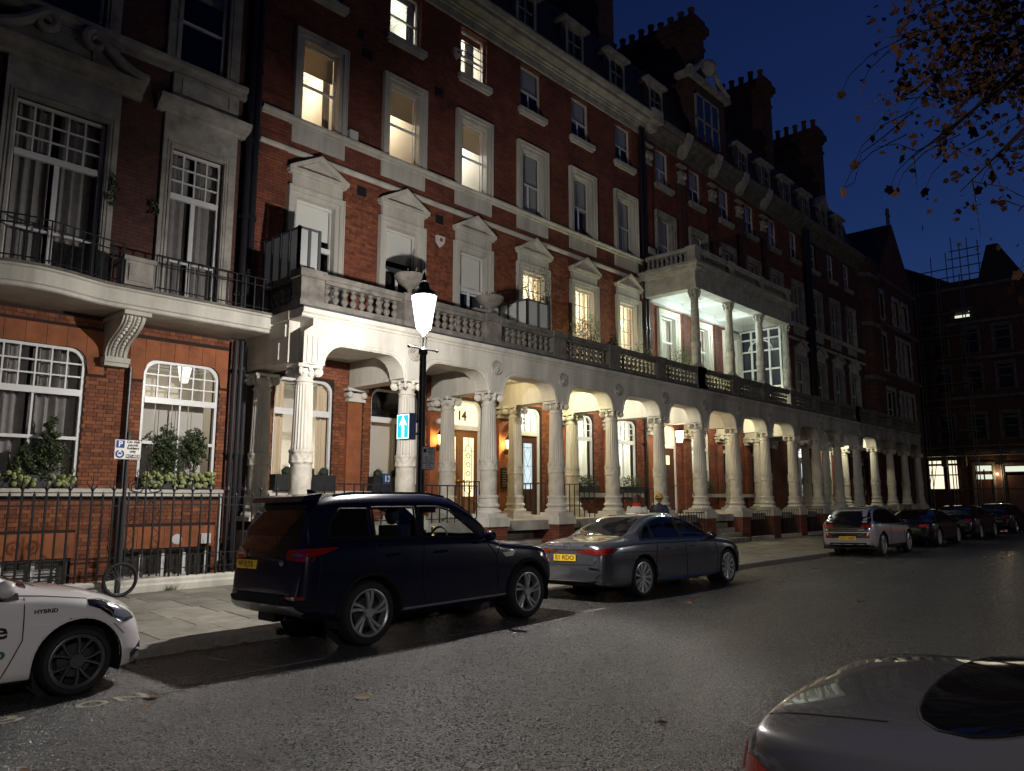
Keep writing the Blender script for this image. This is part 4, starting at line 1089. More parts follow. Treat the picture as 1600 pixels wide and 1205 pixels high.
for i, x in enumerate(CX[:16]):
    if i: inst('rosette', rs_me, HO[house_of(x)], (x, YC - .25, 4.93))
m = MB()
m.box(CX[0] - .22, CX[0] + .22, YC - .29, YC - .25, 4.33, 4.98)
for s in (-.12, 0, .12): m.box(CX[0] + s - .03, CX[0] + s + .03, YC - .315, YC - .29, 4.36, 4.9)
m.prism([(CX[0] - .22, 4.98), (CX[0] + .22, 4.98), (CX[0], 5.14)], 'y', YC - .3, YC - .25); m.build('corner_panel', M_stucco, h14)
# left return of the portico
m = MB(); m.box(CX[0] - .25, CX[0] + .22, YC + .25, YW, 4.40, 5.28); m.box(CX[0] - .30, CX[0] + .2, YC + .2, YW, 5.28, 5.462)
m.box(CX[0] - .28, CX[0] - .25, YC + .35, YW - .1, 4.95, 5.2); m.box(CX[0] - .27, CX[0] - .25, YC + .6, YW - .4, 4.5, 4.85); m.build('portico_return', M_stucco, h14)
# ceiling, cross beams, floor
for hi, H in enumerate(HO):
    xa, xb = max(HX[hi][0], CX[0]), min(HX[hi][1], CX[16])
    MB().box(xa + .01, xb - .01, YC + .25, YW - .002, 4.97, 5.46).build('portico_ceiling', M_stucco, H)
    for x in CX:
        if xa + .2 < x < xb:
            MB().box(x - .16, x + .16, YC + .25, YW - .05, 4.398, 4.968).box(x - .19, x + .19, YC + .25, YW - .03, 4.33, 4.40).build('cross_beam', M_stucco, H)
            MB().box(x - .21, x + .21, YW - .10, YW, 1.2, 4.0).build('wall_pilaster', M_rubbed if hi == 0 else M_brick, H)
    pc = MB().box(-.25, .25, -.16, 0, 0, .07).box(-.22, .22, -.12, 0, .07, .22).box(-.3, .3, -.2, 0, .26, .33)
    for s in (-1, 1): pc.ball((s*.2, -.14, .17), .085, 8, 6); pc.cyl((s*.2, -.07, .17), .07, -.12, .1, 8, axis='y')
    pcm = pc.mesh('wall_capital', M_stucco, smooth=.5)
    for x in CX:
        if xa + .2 < x < xb: inst('wall_capital', pcm, H, (x, YW - .03, 4.0))
    MB().box(xa, xb, YC - .02, YW, FH - .25, FH + .0).build('portico_floor', M_stonel, H)
# pedestals and steps
def pedestal(H, i, deep, brick=True):
    x = CX[i]
    m = MB(); y1 = YW if deep else YC + .4
    m.box(x - .33, x + .33, YC - .35, y1, -.1, FH - .12); m.build('pedestal', M_brick, H)
    MB().box(x - .37, x + .37, YC - .39, y1 + .02, FH - .12, FH + .10).build('pedestal_cap', M_stucco, H)
for i in range(17):
    if CX[i] < 51: pedestal(HO[house_of(CX[i])], i, i in (2, 3, 4, 7, 8, 11, 12))
def steps(H, i, y0=13.0, n=6):
    xa, xb = CX[i] + .33, CX[i+1] - .33
    for k in range(n):
        z0 = .10 + (FH - .10) * (k + 1) / n
        MB().box(xa + .005, xb - .005, y0 + .29 * k - .015, YW - .3, z0 - .17, z0 - .003 * (k == n-1)).build('step', M_stonel, H)
steps(h14, 2); steps(h14, 3); steps(h2, 6, 12.7); steps(h2, 10); steps(h2, 11)
# area voids between pedestals without steps: dark recess, curb stone, iron railing with curled heads
curl = MB()
for q in range(2): pass
bar_me = MB().box(-.011, .011, -.011, .011, 0, .92).mesh('railing_bar', M_iron)
def front_rail(i, z0, h, y, x0=None, x1=None, n=8, curly=False, label='', H=None):
    xa = CX[i] + .34 if x0 is None else x0; xb = CX[i+1] - .34 if x1 is None else x1
    t = thing('iron_railing', ((xa + xb)/2, y, z0), label, 'railing', None)
    m = MB(); m.box(xa, xb, y - .014, y + .014, z0 + h, z0 + h + .03); m.box(xa, xb, y - .012, y + .012, z0 + .08, z0 + .10)
    m.build('rail', M_iron, t)
    bm_ = MB().box(-.011, .011, -.011, .011, 0, h)
    if curly: bm_.tube([(0, 0, h), (.02, 0, h + .1), (.08, 0, h + .16), (.13, 0, h + .1), (.10, 0, h + .05)], .009, 5)
    me = bm_.mesh('railing_bar', M_iron)
    for k in range(n + 1): inst('railing_bar', me, t, (xa + .02 + (xb - xa - .04) * k / n, y, z0))
    return t
for i, s in ((4, 'behind the grey saloon, between the fifth and sixth columns'), (0, 'in the first bay of the portico behind the dark SUV'), (1, 'in the second bay of the portico behind the lamp post')):
    front_rail(i, FH, .85, YC + .05, label='plain black iron railing ' + s)
for i, s in ((5, 'left of the man in the yellow hat'), (7, 'right of the brown door'), (8, 'in the fourth gap left of the white hatchback'), (9, 'in the gap just left of the white hatchback'), (13, 'behind the white hatchback'), (14, 'beyond the white hatchback')):
    front_rail(i, .12, 1.05, YC - .28, n=11, curly=True, label='black iron area railing with curled heads ' + s)
for i in (0, 1, 4, 5, 7, 8, 9, 13, 14):
    H = HO[house_of(CX[i] + .5)]
    MB().box(CX[i] + .34, CX[i+1] - .34, YC - .36, YC - .14, -.05, .24 if i > 6 else .12).build('curb_stone', M_stucco, H)
    if i < 2: MB().box(CX[i] + .335, CX[i+1] - .335, YC - .14, YC - .04, -.2, FH - .26).build('dwarf_wall', M_stucco, H)
    else: MB().box(CX[i] + .33, CX[i+1] - .33, YC + .9, YC + 1.0, -.2, FH - .25).build('area_wall', M_brick_dk, H)
# stair railings beside the doors
def side_rail(x, label):
    t = thing('handrail', (x, 14, .9), label, 'railing')
    m = MB(); m.box(x - .014, x + .014, 13.65, 15.2, FH + .98, FH + 1.01); m.build('rail', M_iron, t)
    me = MB().box(-.011, .011, -.011, .011, 0, .98).mesh('railing_bar', M_iron)
    for k in range(9): inst('railing_bar', me, t, (x, 13.68 + .19 * k, FH))
side_rail(CX[2] + .42, 'black iron railing left of the oak double door'); side_rail(CX[3] + .42, 'black iron railing left of the narrow brown glazed door')
side_rail(CX[4] - .42, 'black iron railing right of the narrow brown glazed door')
# ---- ground floor windows and doors
def gwin(H, q, rooms, fan=(5, 3)):
    a, b, c, d, r = q
    return window(H, a, b, c, d, [(c + .055, 3.58, 2, 1, .03), (3.72, d - .055, *fan, .024)], r=r, rooms=rooms, y=YW + .06)
MLIT = dict(wall='pale', depth=1.6, wide=.2, curtain=[(0, .5), (.5, 1)], curmat=M_net, amp=.02, wl=.25)
g0, g1, g2 = ground_open[0], ground_open[1], ground_open[2]
w = gwin(h14, g0[0], dict(wall='pale', depth=1.9, wide=.2, curtain=[(.05, .25), (.82, .98)], curmat=M_roomwarm, amp=.04, light=(24, (1, .9, .72), -1.6)), (2, 1))
q = MB(); q.cyl((9.75, 16.25, 0), .03, 1.6, 2.2, 8); q.cur = 1; q.lathe([(.28, 2.1), (.12, 2.75)], (9.75, 16.25, 0), 18); q.build('table_lamp', [M_brass, M_shade], w)
w = gwin(h14, g0[1], dict(wall='dark', depth=.9), (1, 1))
MB().box(11.28, 12.3, YW + .34, YW + .38, 1.9, 3.6).build('shutter', M_roomw, w)
LA = dict(MLIT); LA['light'] = (60, (.97, 1, .86), -.7)
gwin(h14, g0[4], LA, (4, 3)); LB = dict(MLIT); LB['light'] = (75, (.97, 1, .88), -.7); gwin(h14, g0[5], LB, (5, 3))
LCc = dict(MLIT); LCc['light'] = (34, (.9, 1, .9), -.7); gwin(h2, g1[1], LCc, (4, 3))
for q in g1[2:4] + g2: gwin((h2 if q[0] < 40 else h3), q, dict(wall='dark', depth=.8, curtain=[(0, .3)]), (4, 3))
m = MB()
for a, b, H in ((8.4, 13.0, h14), (18.8, 23.3, h14)): m.box(a, b, YW - .13, YW, 1.70, 1.84)
m.build('sill_band', M_stucco, h14)
MB().box(26.8, 34, YW - .13, YW, 1.70, 1.84).build('sill_band', M_stucco, h2)
def door(H, q, leaves, mat, fanmat, fan=(1, 1), glassmat=None, split=3.58, num=None, numx=0, nsize=.3, glasswide=.62, ztop=3.42, zg=1.95, nummat=None):
    a, b, c, d, r = q; y = YW + .09
    f = MB(); fw = .09
    f.box(a, a + fw, y, y + .1, c, d); f.box(b - fw, b, y, y + .1, c, d); f.box(a + fw, b - fw, y, y + .1, d - fw, d); f.box(a + fw, b - fw, y - .03, y + .1, split, split + .13)
    corner_fill(f, a, b, d, r, y - .002, y + .1, 0); corner_fill(f, a, b, d, r - .06, y + .003, y + .1, fw)
    nx, nz = fan; w_, h_ = (b - a - 2*fw) / nx, (d - fw - split - .13) / nz
    for i in range(1, nx): f.box(a + fw + w_*i - .015, a + fw + w_*i + .015, y + .01, y + .09, split + .13, d - fw)
    for j in range(1, nz): f.box(a + fw, b - fw, y + .012, y + .088, split + .13 + h_*j - .015, split + .13 + h_*j + .015)
    fr = f.build('door_frame', M_white, H)
    for i in range(nx):
        for j in range(nz):
            MB().face([(a + fw + w_*i, y + .06, split + .13 + h_*j), (a + fw + w_*(i+1), y + .06, split + .13 + h_*j), (a + fw + w_*(i+1), y + .06, split + .13 + h_*(j+1)), (a + fw + w_*i, y + .06, split + .13 + h_*(j+1))]).build('pane', fanmat, fr)
    W = (b - a - 2*fw) / leaves
    for k in range(leaves):
        xa, xb = a + fw + W*k + .004, a + fw + W*(k+1) - .004; gw = W * glasswide; gx0 = (xa + xb)/2 - gw/2; gx1 = gx0 + gw
        D = MB(); yd = y + .03
        if glassmat:
            D.box(xa, gx0, yd, yd + .05, c, split); D.box(gx1, xb, yd, yd + .05, c, split); D.box(gx0, gx1, yd, yd + .05, c, zg); D.box(gx0, gx1, yd, yd + .05, ztop, split)
            D.box(gx0 + .04, gx1 - .04, yd - .02, yd, c + .2, zg - .2)
        else:
            D.box(xa, xb, yd, yd + .05, c, split)
            for z0, z1 in ((c + .2, 1.9), (2.1, 2.95)):
                for u0, u1 in ((xa + .1, (xa + xb)/2 - .05), ((xa + xb)/2 + .05, xb - .1)): D.box(u0, u1, yd - .02, yd, z0, z1)
        dd = D.build('door', mat, H)
        if glassmat: MB().face([(gx0, yd + .02, zg), (gx1, yd + .02, zg), (gx1, yd + .02, ztop), (gx0, yd + .02, ztop)]).build('door_glass', glassmat, dd)
        MB().ball((xb - .08 if k == 0 else xa + .08, yd - .06, c + 1.05), .04, 8, 6).build('door_knob', M_brass, dd, smooth=True)
        yield dd, gx0, gx1, yd
# number 14: oak double door with leaded glass
for dd, gx0, gx1, yd in door(h14, g0[2], 2, M_wood, M_fan, glassmat=M_doorglow, glasswide=.60, ztop=3.38, zg=1.72):
    xm = (gx0 + gx1)/2; m = MB(); yy = yd + .012
    for s in (-1, 1): m.tube([(xm + s*.13, yy, 1.95), (xm + s*.13, yy, 3.0)], .010, 5)
    m.tube([(xm + .13*math.cos(t), yy, 3.0 + .16*math.sin(t)) for t in [PI*k/10 for k in range(11)]], .010, 5); m.tube([(xm + .13*math.cos(t), yy, 1.95 - .14*math.sin(t)) for t in [PI*k/10 for k in range(11)]], .010, 5)
    m.tube([(gx0, yy, 3.0), (gx1, yy, 3.0)], .007, 5); m.tube([(gx0, yy, 1.95), (gx1, yy, 1.95)], .007, 5); m.tube([(xm, yy, 3.16), (xm, yy, 3.38)], .008, 5); m.tube([(xm, yy, 1.72), (xm, yy, 1.82)], .008, 5)
    for z in (2.1, 2.35, 2.6, 2.85):
        for s in (-1, 1):
            m.tube([(xm + s*.10*math.cos(t)*(1 - t/12), yy, z + .09*math.sin(t)*(1 - t/12)) for t in [k*.55 for k in range(14)]], .007, 4)
        m.tube([(xm - .09, yy, z - .11), (xm, yy, z + .11), (xm + .09, yy, z - .11)], .006, 4)
    m.build('leaded_pattern', M_black, dd)
def text_on_wall(name, s, x, z, size, mat, parent, y, bold=0.0, width=None, depth=0.004):
    M = Matrix.Translation(Vector((x, y, z)) - wloc(parent)) @ Matrix.Rotation(PI/2, 4, 'X')
    return text_mesh(name, s, size, mat, parent, M, bold, width, depth)
text_on_wall('door_number', '14', 14.50, 3.98, .36, M_brass2, h14, YW + .14, bold=.012)
for dd, gx0, gx1, yd in door(h14, g0[3], 1, M_wooddk, M_fancool, fan=(3, 3), glassmat=M_doorcool, glasswide=.48, ztop=3.35, zg=1.95):
    m = MB(); yy = yd + .012; xm = (gx0 + gx1)/2
    for x in (gx0 + .05, gx1 - .05): m.tube([(x, yy, 1.95), (x, yy, 3.35)], .006, 4)
    for z in (2.08, 2.65, 3.22): m.tube([(gx0, yy, z), (gx1, yy, z)], .006, 4)
    for z in (2.37, 2.94): m.tube([(xm, yy, z + .28), (gx1 - .05, yy, z + .1), (xm, yy, z - .28), (gx0 + .05, yy, z + .1), (xm, yy, z + .28)], .006, 4)
    m.build('leaded_pattern', M_black, dd)
text_on_wall('door_number', '12', 17.08, 4.02, .24, M_black, h14, YW + .14, bold=.006)
for dd, *_ in door(h2, g1[0], 1, M_wooddk, M_fan, fan=(2, 2)):
    MB().box(25.2, 25.5, YW + .10, YW + .118, 2.95, 3.3).build('door_glass', M_doorglow, dd)
for dd, gx0, gx1, yd in door(h2, g1[4], 2, M_white, M_fancool, fan=(4, 3), glassmat=M_doorcool, glasswide=.4, zg=1.8): pass
# porch lamps
def sconce(H, x, y, z, watts, col, label):
    t = thing('wall_lantern', (x, y, z), label, 'lamp')
    m = MB(); m.box(x - .05, x + .05, y, y + .10, z - .28, z - .12); m.tube([(x, y + .06, z - .2), (x, y - .03, z - .22), (x, y - .06, z - .14)], .012, 6); m.cyl((x, y - .06, z), .05, -.15, -.12, 8); m.lathe([(.13, .13), (.10, .2), (.02, .27), (.001, .27)], (x, y - .06, z), 8); m.build('bracket', M_iron, t)
    m = MB(); m.lathe([(.06, -.12), (.115, .125)], (x, y - .06, z), 6); m.build('lantern_glass', glow_mat('sconce_glass', col, 9.0, .35), t)
    point_light('bulb', (x, y - .06, z), watts, col, .05, t)
sconce(h14, CX[2] + .0, YW - .26, 3.22, 40, (1, .60, .20), 'glowing wall lantern left of the oak double door'); sconce(h14, CX[3] + .0, YW - .26, 3.22, 46, (1, .62, .22), 'glowing wall lantern right of the oak double door')
def hanging(x, y, z, watts, col, label):
    t = thing('hanging_lantern', (x, y, z), label, 'lamp')
    m = MB(); m.tube([(x, y, z + .3), (x, y, 4.96)], .01, 6); m.lathe([(.16, .22), (.12, .28), (.02, .33)], (x, y, z), 6); m.build('frame', M_iron, t)
    m = MB(); m.lathe([(.10, -.2), (.15, .22)], (x, y, z), 6); m.build('lantern_glass', glow_mat('lantern_glass', col, 10.0, .4), t); point_light('bulb', (x, y, z), watts, col, .07, t)
hanging(24.95, 14.7, 3.95, 110, (1, .84, .55), 'hanging porch lantern above the dark door behind the yellow hat')
def downlight(x, y, watts, col, label):
    t = thing('ceiling_lamp', (x, y, 4.97), label, 'lamp')
    m = MB().cyl((x, y, 4.965), .12, -.06, 0, 14); m.build('shade', glow_mat('ceiling_lamp_glass', col, 5.0), t)
    point_light('bulb', (x, y, 4.82), watts, col, .08, t)
downlight((CX[3] + CX[4])/2, 14.3, 95, (1, .93, .55), 'round ceiling lamp in the portico bay of the narrow brown door'); downlight((CX[4] + CX[5])/2, 14.4, 65, (1, .95, .78), 'round ceiling lamp over the railing in the sixth portico bay')
downlight((CX[5] + CX[6])/2, 14.4, 50, (1, .95, .76), 'round ceiling lamp in the bay left of the dark door'); downlight((CX[7] + CX[8])/2, 14.3, 62, (1, .92, .62), 'round ceiling lamp in the first bay right of the dark door')
downlight((CX[8] + CX[9])/2, 14.3, 42, (1, .92, .62), 'round ceiling lamp in the second bay right of the dark door')
downlight((CX[12] + CX[13])/2, 14.3, 85, (1, .96, .7), 'round ceiling lamp above the far columns behind the white hatchback'); downlight((CX[10] + CX[11])/2 + 1.2, 14.6, 40, (1, .96, .85), 'round ceiling lamp by the white glazed door'); downlight((CX[2] + CX[3])/2, 14.4, 34, (1, .84, .48), 'round ceiling lamp in front of the oak double door')
def camera_dome(x, z):
    m = MB(); m.ball((x, YW - .2, z), .085, 10, 8); m.box(x - .04, x + .04, YW - .16, YW - .1, z - .04, z + .05); m.cur = 1; m.ball((x + .01, YW - .265, z - .01), .04, 8, 6); m.build('security_camera', [M_plastic, M_black], h14, smooth=True)
camera_dome(CX[2] + .02, 3.72); camera_dome(CX[3] + .22, 3.84)
m = MB(); m.box(CX[3] - .14, CX[3] + .14, YW - .14, YW - .1, 1.95, 2.55); m.build('name_board', M_black, h14)
m = MB()
for k in range(7): m.box(CX[3] - .10, CX[3] + .06 + .04 * (k % 2), YW - .146, YW - .14, 2.02 + .07*k, 2.05 + .07*k)
m.build('name_plate', M_brass, h14)
m = MB(); m.box(11.55 - .1, 11.55 + .16, YW - .30, YW - .27, 2.0, 2.28); bn = m.build('house_sign', M_bluesign, h14); text_on_wall('sign_number', '13', 11.58, 2.14, .2, M_white, h14, YW - .305, bold=.006)

# ------------------------------------------------------------ BALUSTRADE OVER THE PORTICO
bal_me = baluster_mesh(.42, .082, M_stone)
def balustrade(H, xs, y, zb, h, mat, me, n, pier=.27, rot=False):
    """piers at xs, turned balusters between"""
    for x in xs:
        m = MB(); m.box(x - pier, x + pier, y - .17, y + .17, zb, zb + h - .17); m.box(x - pier - .04, x + pier + .04, y - .21, y + .21, zb + h - .17, zb + h); m.box(x - pier - .03, x + pier + .03, y - .20, y + .20, zb, zb + .15); m.build('balustrade_pier', mat, H)
    for a, b in zip(xs[:-1], xs[1:]):
        a, b = a + pier + .042, b - pier - .042
        m = MB(); m.box(a, b, y - .15, y + .15, zb, zb + .17); m.build('balustrade_plinth', mat, H)
        m = MB(); m.box(a, b, y - .13, y + .13, zb + h - .21, zb + h - .13); m.box(a, b, y - .17, y + .17, zb + h - .13, zb + h - .02); m.build('balustrade_rail', mat, H)
        for k in range(n): inst('baluster', me, H, (a + (b - a) * (k + .5) / n, y, zb + .17))
balustrade(h14, CX[0:7], YC - .02, 5.50, .80, M_stone, bal_me, 9)
balustrade(h2, CX[6:13], YC - .02, 5.502, .798, M_stone, bal_me, 9, .272)
balustrade(h3, CX[12:17], YC - .02, 5.504, .796, M_stone, bal_me, 9, .274)
# left return of the balustrade
m = MB(); m.box(CX[0] - .18, CX[0] + .14, YC + .16, YW, 5.5, 5.67); m.box(CX[0] - .18, CX[0] + .16, YC + .2, YW, 6.12, 6.28); m.box(CX[0] - .2, CX[0] + .2, 14.9, YW, 5.67, 6.12); m.build('balustrade_rail', M_stone, h14)
for k in range(5): inst('baluster', bal_me, h14, (CX[0] - .02, YC + .45 + .22 * k, 5.67))
# urns
def urn(x, label, plant):
    t = thing('stone_urn', (x, YC - .02, 6.30), label, 'urn')
    m = MB(); m.box(x - .15, x + .15, YC - .17, YC + .13, 6.30, 6.35); m.lathe([(.13, .05), (.06, .10), (.055, .16), (.16, .24), (.29, .34), (.345, .44), (.37, .46), (.37, .50), (.33, .50), (.30, .44), (.001, .43)], (x, YC - .02, 6.30), 20); m.build('bowl', M_stone, t, smooth=.6)
    m = MB(); r = random.Random(int(x*10))
    for k in range(26 if plant else 8):
        a = r.random()*6.28; l = .1 + .16*r.random(); d = Vector((math.cos(a)*.6, math.sin(a)*.6, .8)); p = Vector((x + .2*math.cos(a)*r.random(), YC + .2*math.sin(a)*r.random(), 6.74)); n = Vector((-math.sin(a), math.cos(a), 0))*.02
        m.face([p - n, p + n, p + d*l + n*.6, p + d*l - n*.6])
    m.build('plant', M_leaf, t)
urn(CX[1], 'wide stone urn on the balustrade directly behind the street lamp', False); urn(CX[2], 'wide stone urn with a few stalks on the balustrade left of the glass screen', True)

# ------------------------------------------------------------ LOGGIA of the second house
lg = h2
LXS = [CX[6] + .1, CX[7], CX[8] , CX[9]]
LXS = [23.93, 26.55, 29.2, 31.8]
zc0, zc1 = 6.30, 9.22
lsh = MB().box(-.2, .2, -.2, .2, 0, .06).lathe([(.2, .06), (.205, .1), (.17, .14), (.165, .75), (.185, .77), (.185, .95), (.165, .97)], (0, 0, 0), 18)
lsh.lathe([(.16, .97), (.162, 1.1), (.135, 2.56)], (0, 0, 0), 36, flute=1, fd=.07); lsh_me = lsh.mesh('loggia_column', M_stonel, smooth=.4)
lc = MB().lathe([(.14, 0), (.155, .03), (.14, .06), (.15, .2), (.19, .28)], (0, 0, 0), 16)
for k in range(8):
    a = k * PI/4; lc.ball((.165*math.cos(a), .165*math.sin(a), .12), .045, 6, 5, (1, 1, 1.5)); lc.ball((.20*math.cos(a), .20*math.sin(a), .24), .05, 6, 5)
lc.prism([(.27*math.cos(PI/8 + k*PI/4) * (1 if k % 2 else .82), .27*math.sin(PI/8 + k*PI/4) * (1 if k % 2 else .82)) for k in range(8)], 'z', .29, .36); lc_me = lc.mesh('capital', M_stonel, smooth=.6)
for x in LXS:
    c = inst('loggia_column', lsh_me, lg, (x, YC, zc0)); inst('capital', lc_me, c, (x, YC, zc0 + 2.56))
xa, xb = 23.68, 32.1
m = MB()
for y0, y1, z0, z1, e in ((YC - .22, YC + .24, 9.22, 9.42, 0), (YC - .20, YC + .22, 9.42, 9.85, .0), (YC - .28, YC + .22, 9.85, 9.92, .06), (YC - .36, YC + .22, 9.92, 10.06, .16), (YC - .44, YC + .22, 10.06, 10.15, .24)):
    m.box(xa - e, xb + e, y0, y1, z0, z1)
    m.box(xa - e, xa + .42, y1, YW, z0, z1); m.box(xb - .42, xb + e, y1, YW, z0, z1)
m.build('loggia_entablature', M_stonel2, lg)
m = MB(); m.box(xa + .42, xb - .42, YC + .22, YW, 9.48, 9.6)
for x in LXS[1:3]: m.box(x - .16, x + .16, YC + .24, YW, 9.24, 9.48)
m.box(xa + .4, xb - .4, YW - .2, YW, 9.15, 9.48)
m.build('loggia_ceiling', M_white, lg)
MB().box(xa + .1, xb - .1, YC + .22, YW, 10.06, 10.15).build('loggia_roof', M_lead, lg)
lb_me = baluster_mesh(.40, .072, M_stonel2)
balustrade(lg, [23.9, 26.55, 29.2, 31.85], YC - .05, 10.152, .66, M_stonel2, lb_me, 10, .2)
m = MB(); m.box(23.75, 24.05, YC + .1, YW, 10.152, 10.3); m.box(23.74, 24.06, YC + .1, YW, 10.66, 10.80); m.build('balustrade_rail', M_stonel2, lg)
for k in range(9): inst('baluster', lb_me, lg, (23.9, YC + .28 + .2 * k, 10.30), scale=(1, 1, .9))
for i, c in enumerate(WC[6:9]):
    a, b, z0, z1 = c - .58, c + .58, 5.56, 8.80
    surround(lg, c, 8.8, 5.56, .78, 9.03)
    window(lg, a, b, z0, z1, [(z0 + .1, 7.78, 2 if i else 1, 1, .05), (7.86, z1 - .055, 1, 1, .05)], rooms=dict(wall='pale', depth=1.2, wide=.2, curtain=[(0, .5), (.5, 1)], curmat=M_net, amp=.05, wl=.3, light=(14, (.95, 1, .95), -.5)))
m = MB(); y0, y1, X = YC + .22, YW - .05, 31.75
for y in (y0, y1, y0 + .5, y1 - .5): m.box(X - .04, X + .04, y - .045, y + .045, 6.0, 9.2)
for z in (6.0, 6.55, 7.35, 8.2, 8.75, 9.15): m.box(X - .035, X + .035, y0, y1, z - .035, z + .035)
m.tube([(X, (y0 + y1)/2 + .55*math.cos(t), 8.2 + .5*math.sin(t)) for t in [PI*k/12 for k in range(13)]], .035, 6)
sc_ = m.build('glazed_screen', M_white, lg); MB().face([(X + .01, y0, 6.0), (X + .01, y1, 6.0), (X + .01, y1, 9.2), (X + .01, y0, 9.2)]).build('pane', M_glassblk, sc_)
t = thing('ceiling_lamp', (26.6, 14.4, 9.46), 'unseen bright hanging lamp lighting the loggia, behind its first column', 'lamp')  # unseen lamp, hung low behind the column to light the ceiling evenly
MB().cyl((25.9, 14.4, 8.8), .12, -.06, .02, 14).cyl((25.9, 14.4, 8.8), .012, .02, .68, 6).build('shade', glow_mat('loggia_lamp', (.85, 1, .93), 8), t); point_light('bulb', (25.9, 14.4, 8.62), 74, (.80, 1, .92), .1, t)
t = thing('ceiling_lamp', (30.4, 14.4, 9.46), 'unseen bright hanging lamp in the middle of the loggia, behind its second column', 'lamp')  # second unseen lamp, placed where a column hides it
MB().cyl((28.75, 14.4, 8.8), .12, -.06, .02, 14).cyl((28.75, 14.4, 8.8), .012, .02, .68, 6).build('shade', MATS['loggia_lamp'], t); point_light('bulb', (28.75, 14.4, 8.62), 58, (.82, 1, .93), .1, t)
# balcony uplights (give the green-white glow behind the balusters)
def uplight(x, y, w, col, label):
    t = thing('spot_lamp', (x, y, 5.5), label, 'lamp')
    m = MB().cyl((x, y, 5.5), .05, 0, .14, 10); m.build('housing', M_iron, t); MB().cyl((x, y, 5.645), .045, 0, .01, 10).build('lens', glow_mat('uplight_lens', col, 12), t); point_light('bulb', (x, y, 5.75), w, col, .04, t)
uplight(19.9, 14.0, 40, (1, .95, .55), 'small floor lamp on the balcony under the olive tree'); uplight(22.4, 14.2, 34, (.95, 1, .8), 'small floor lamp on the balcony by the last pedimented window'); uplight(24.9, 14.0, 60, (1, 1, .6), 'small floor lamp behind the first balusters of the loggia'); uplight(31.3, 13.75, 30, (.95, 1, .75), 'small floor lamp at the far end of the loggia')
# ------------------------------------------------------------ GABLED HOUSE AT THE END OF THE TERRACE
gt = thing('gabled_house', (56, YW, 0), 'dark brick house with steep pointed gable and finial, at the far end', 'house')
gw_ = [(52.1, 53.1, 10.1, 12.4), (55.6, 58.5, 10.1, 12.5), (52.1, 53.1, 13.6, 15.3), (55.4, 56.5, 13.6, 15.3), (57.4, 58.5, 13.6, 15.3), (52.4, 54.2, 6.3, 8.7), (55.6, 58.6, 6.0, 8.7), (52.4, 53.8, 1.9, 4.4), (56, 57.4, 1.9, 4.4)]
m = MB(); wall_panel(m, 51.4, 60.7, -.2, 16.6, gw_); m.prism([(52.6, 16.6), (60.7, 16.6), (56.5, 21.2)], 'y', YW, YW + .3); m.box(60.4, 60.7, YW, YW + 9, -.2, 16.6); m.build('wall', M_brickg, gt)
m = MB(); m.prism([(52.2, 16.4), (56.5, 21.25), (60.9, 16.4), (60.4, 16.4), (56.5, 20.9), (52.7, 16.4)], 'y', YW + .1, YW + 9); m.face([(52.4, YW + .3, 16.6), (56.5, YW + .3, 21.2), (56.5, YW + 9, 21.2), (52.4, YW + 9, 16.6)]); m.build('roof', M_slate, gt)
m = MB(); m.box(56.4, 56.6, YW + .1, YW + .3, 21.0, 22.3); m.box(56.15, 56.85, YW + .12, YW + .28, 21.9, 22.05); m.ball((56.5, YW + .2, 22.35), .14, 8, 6); m.build('finial', M_stone, gt)
m = MB()
for z in (9.75, 13.15, 16.35): profile_x(m, [(.02, z), (.12, z + .03), (.12, z + .2), (.02, z + .24)], 51.45, 60.75)
m.build('string_course', M_stone, gt)
for (a, b, c, d) in gw_:
    m = MB()
    m.box(a - .22, a, YW - .06, YW + .05, c - .15, d + .3); m.box(b, b + .22, YW - .06, YW + .05, c - .15, d + .3); m.box(a, b, YW - .06, YW + .05, d, d + .3); m.box(a, b, YW - .09, YW + .05, c - .15, c)
    for k in range(0, int((d - c) / .5), 2):
        for xx in (a - .42, b + .22): m.box(xx, xx + .2, YW - .05, YW + .02, c + .5*k, c + .5*k + .4)
    if b - a > 2:
        for k in (1, 2): m.box(a + (b - a)*k/3 - .09, a + (b - a)*k/3 + .09, YW - .02, YW + .1, c, d)
    m.build('window_surround', M_stonel, gt)
    window(gt, a, b, c, d, [(c + .055, c + (d - c)*.5, max(1, round((b - a)/.9)), 1, .05), (c + (d - c)*.5 + .05, d - .055, max(1, round((b - a)/.9)), 1, .05)], rooms=dict(wall='dark', depth=.7))
m = MB(); m.prism([(51.6, YW), (51.6, 14.1), (53.9, 14.1), (54.6, YW)], 'z', 0, 5.0); m.box(51.5, 54.6, 13.9, YW, 5.0, 5.3); m.box(51.5, 54.5, 13.95, 14.05, 5.3, 6.1); m.build('front_bay', M_brick_dk, gt)

# ------------------------------------------------------------ SCAFFOLDED HOUSE ACROSS THE END OF THE STREET
FX = 72.0
fh = thing('scaffolded_house', (FX, 12, 0), 'tall dark house wrapped in scaffolding, closing the end of the street', 'house')
def fbox(m, d0, d1, y0, y1, z0, z1): return m.box(FX - d1, FX - d0, y0, y1, z0, z1)
fw_ = [(17.0, 18.3, 2.3, 4.9), (15.95, 16.75, 2.3, 4.9), (13.45, 14.75, .3, 4.4), (10.6, 12.7, .3, 4.3), (14.0, 15.3, 16.9, 17.6)]
for z in (6.5, 10.6, 13.8):
    for y in (9.0, 11.3, 13.6, 15.9, 18.2): fw_.append((y, y + 1.15, z, z + 2.1))
m = MB()
tmp = MB(); wall_panel(tmp, -3, 24, -.3, 19.6, fw_, y=0, t=.3)
m.faces([(FX + v[1], v[0], v[2]) for v in tmp.v], tmp.f); m.build('wall', M_brick_dk, fh)
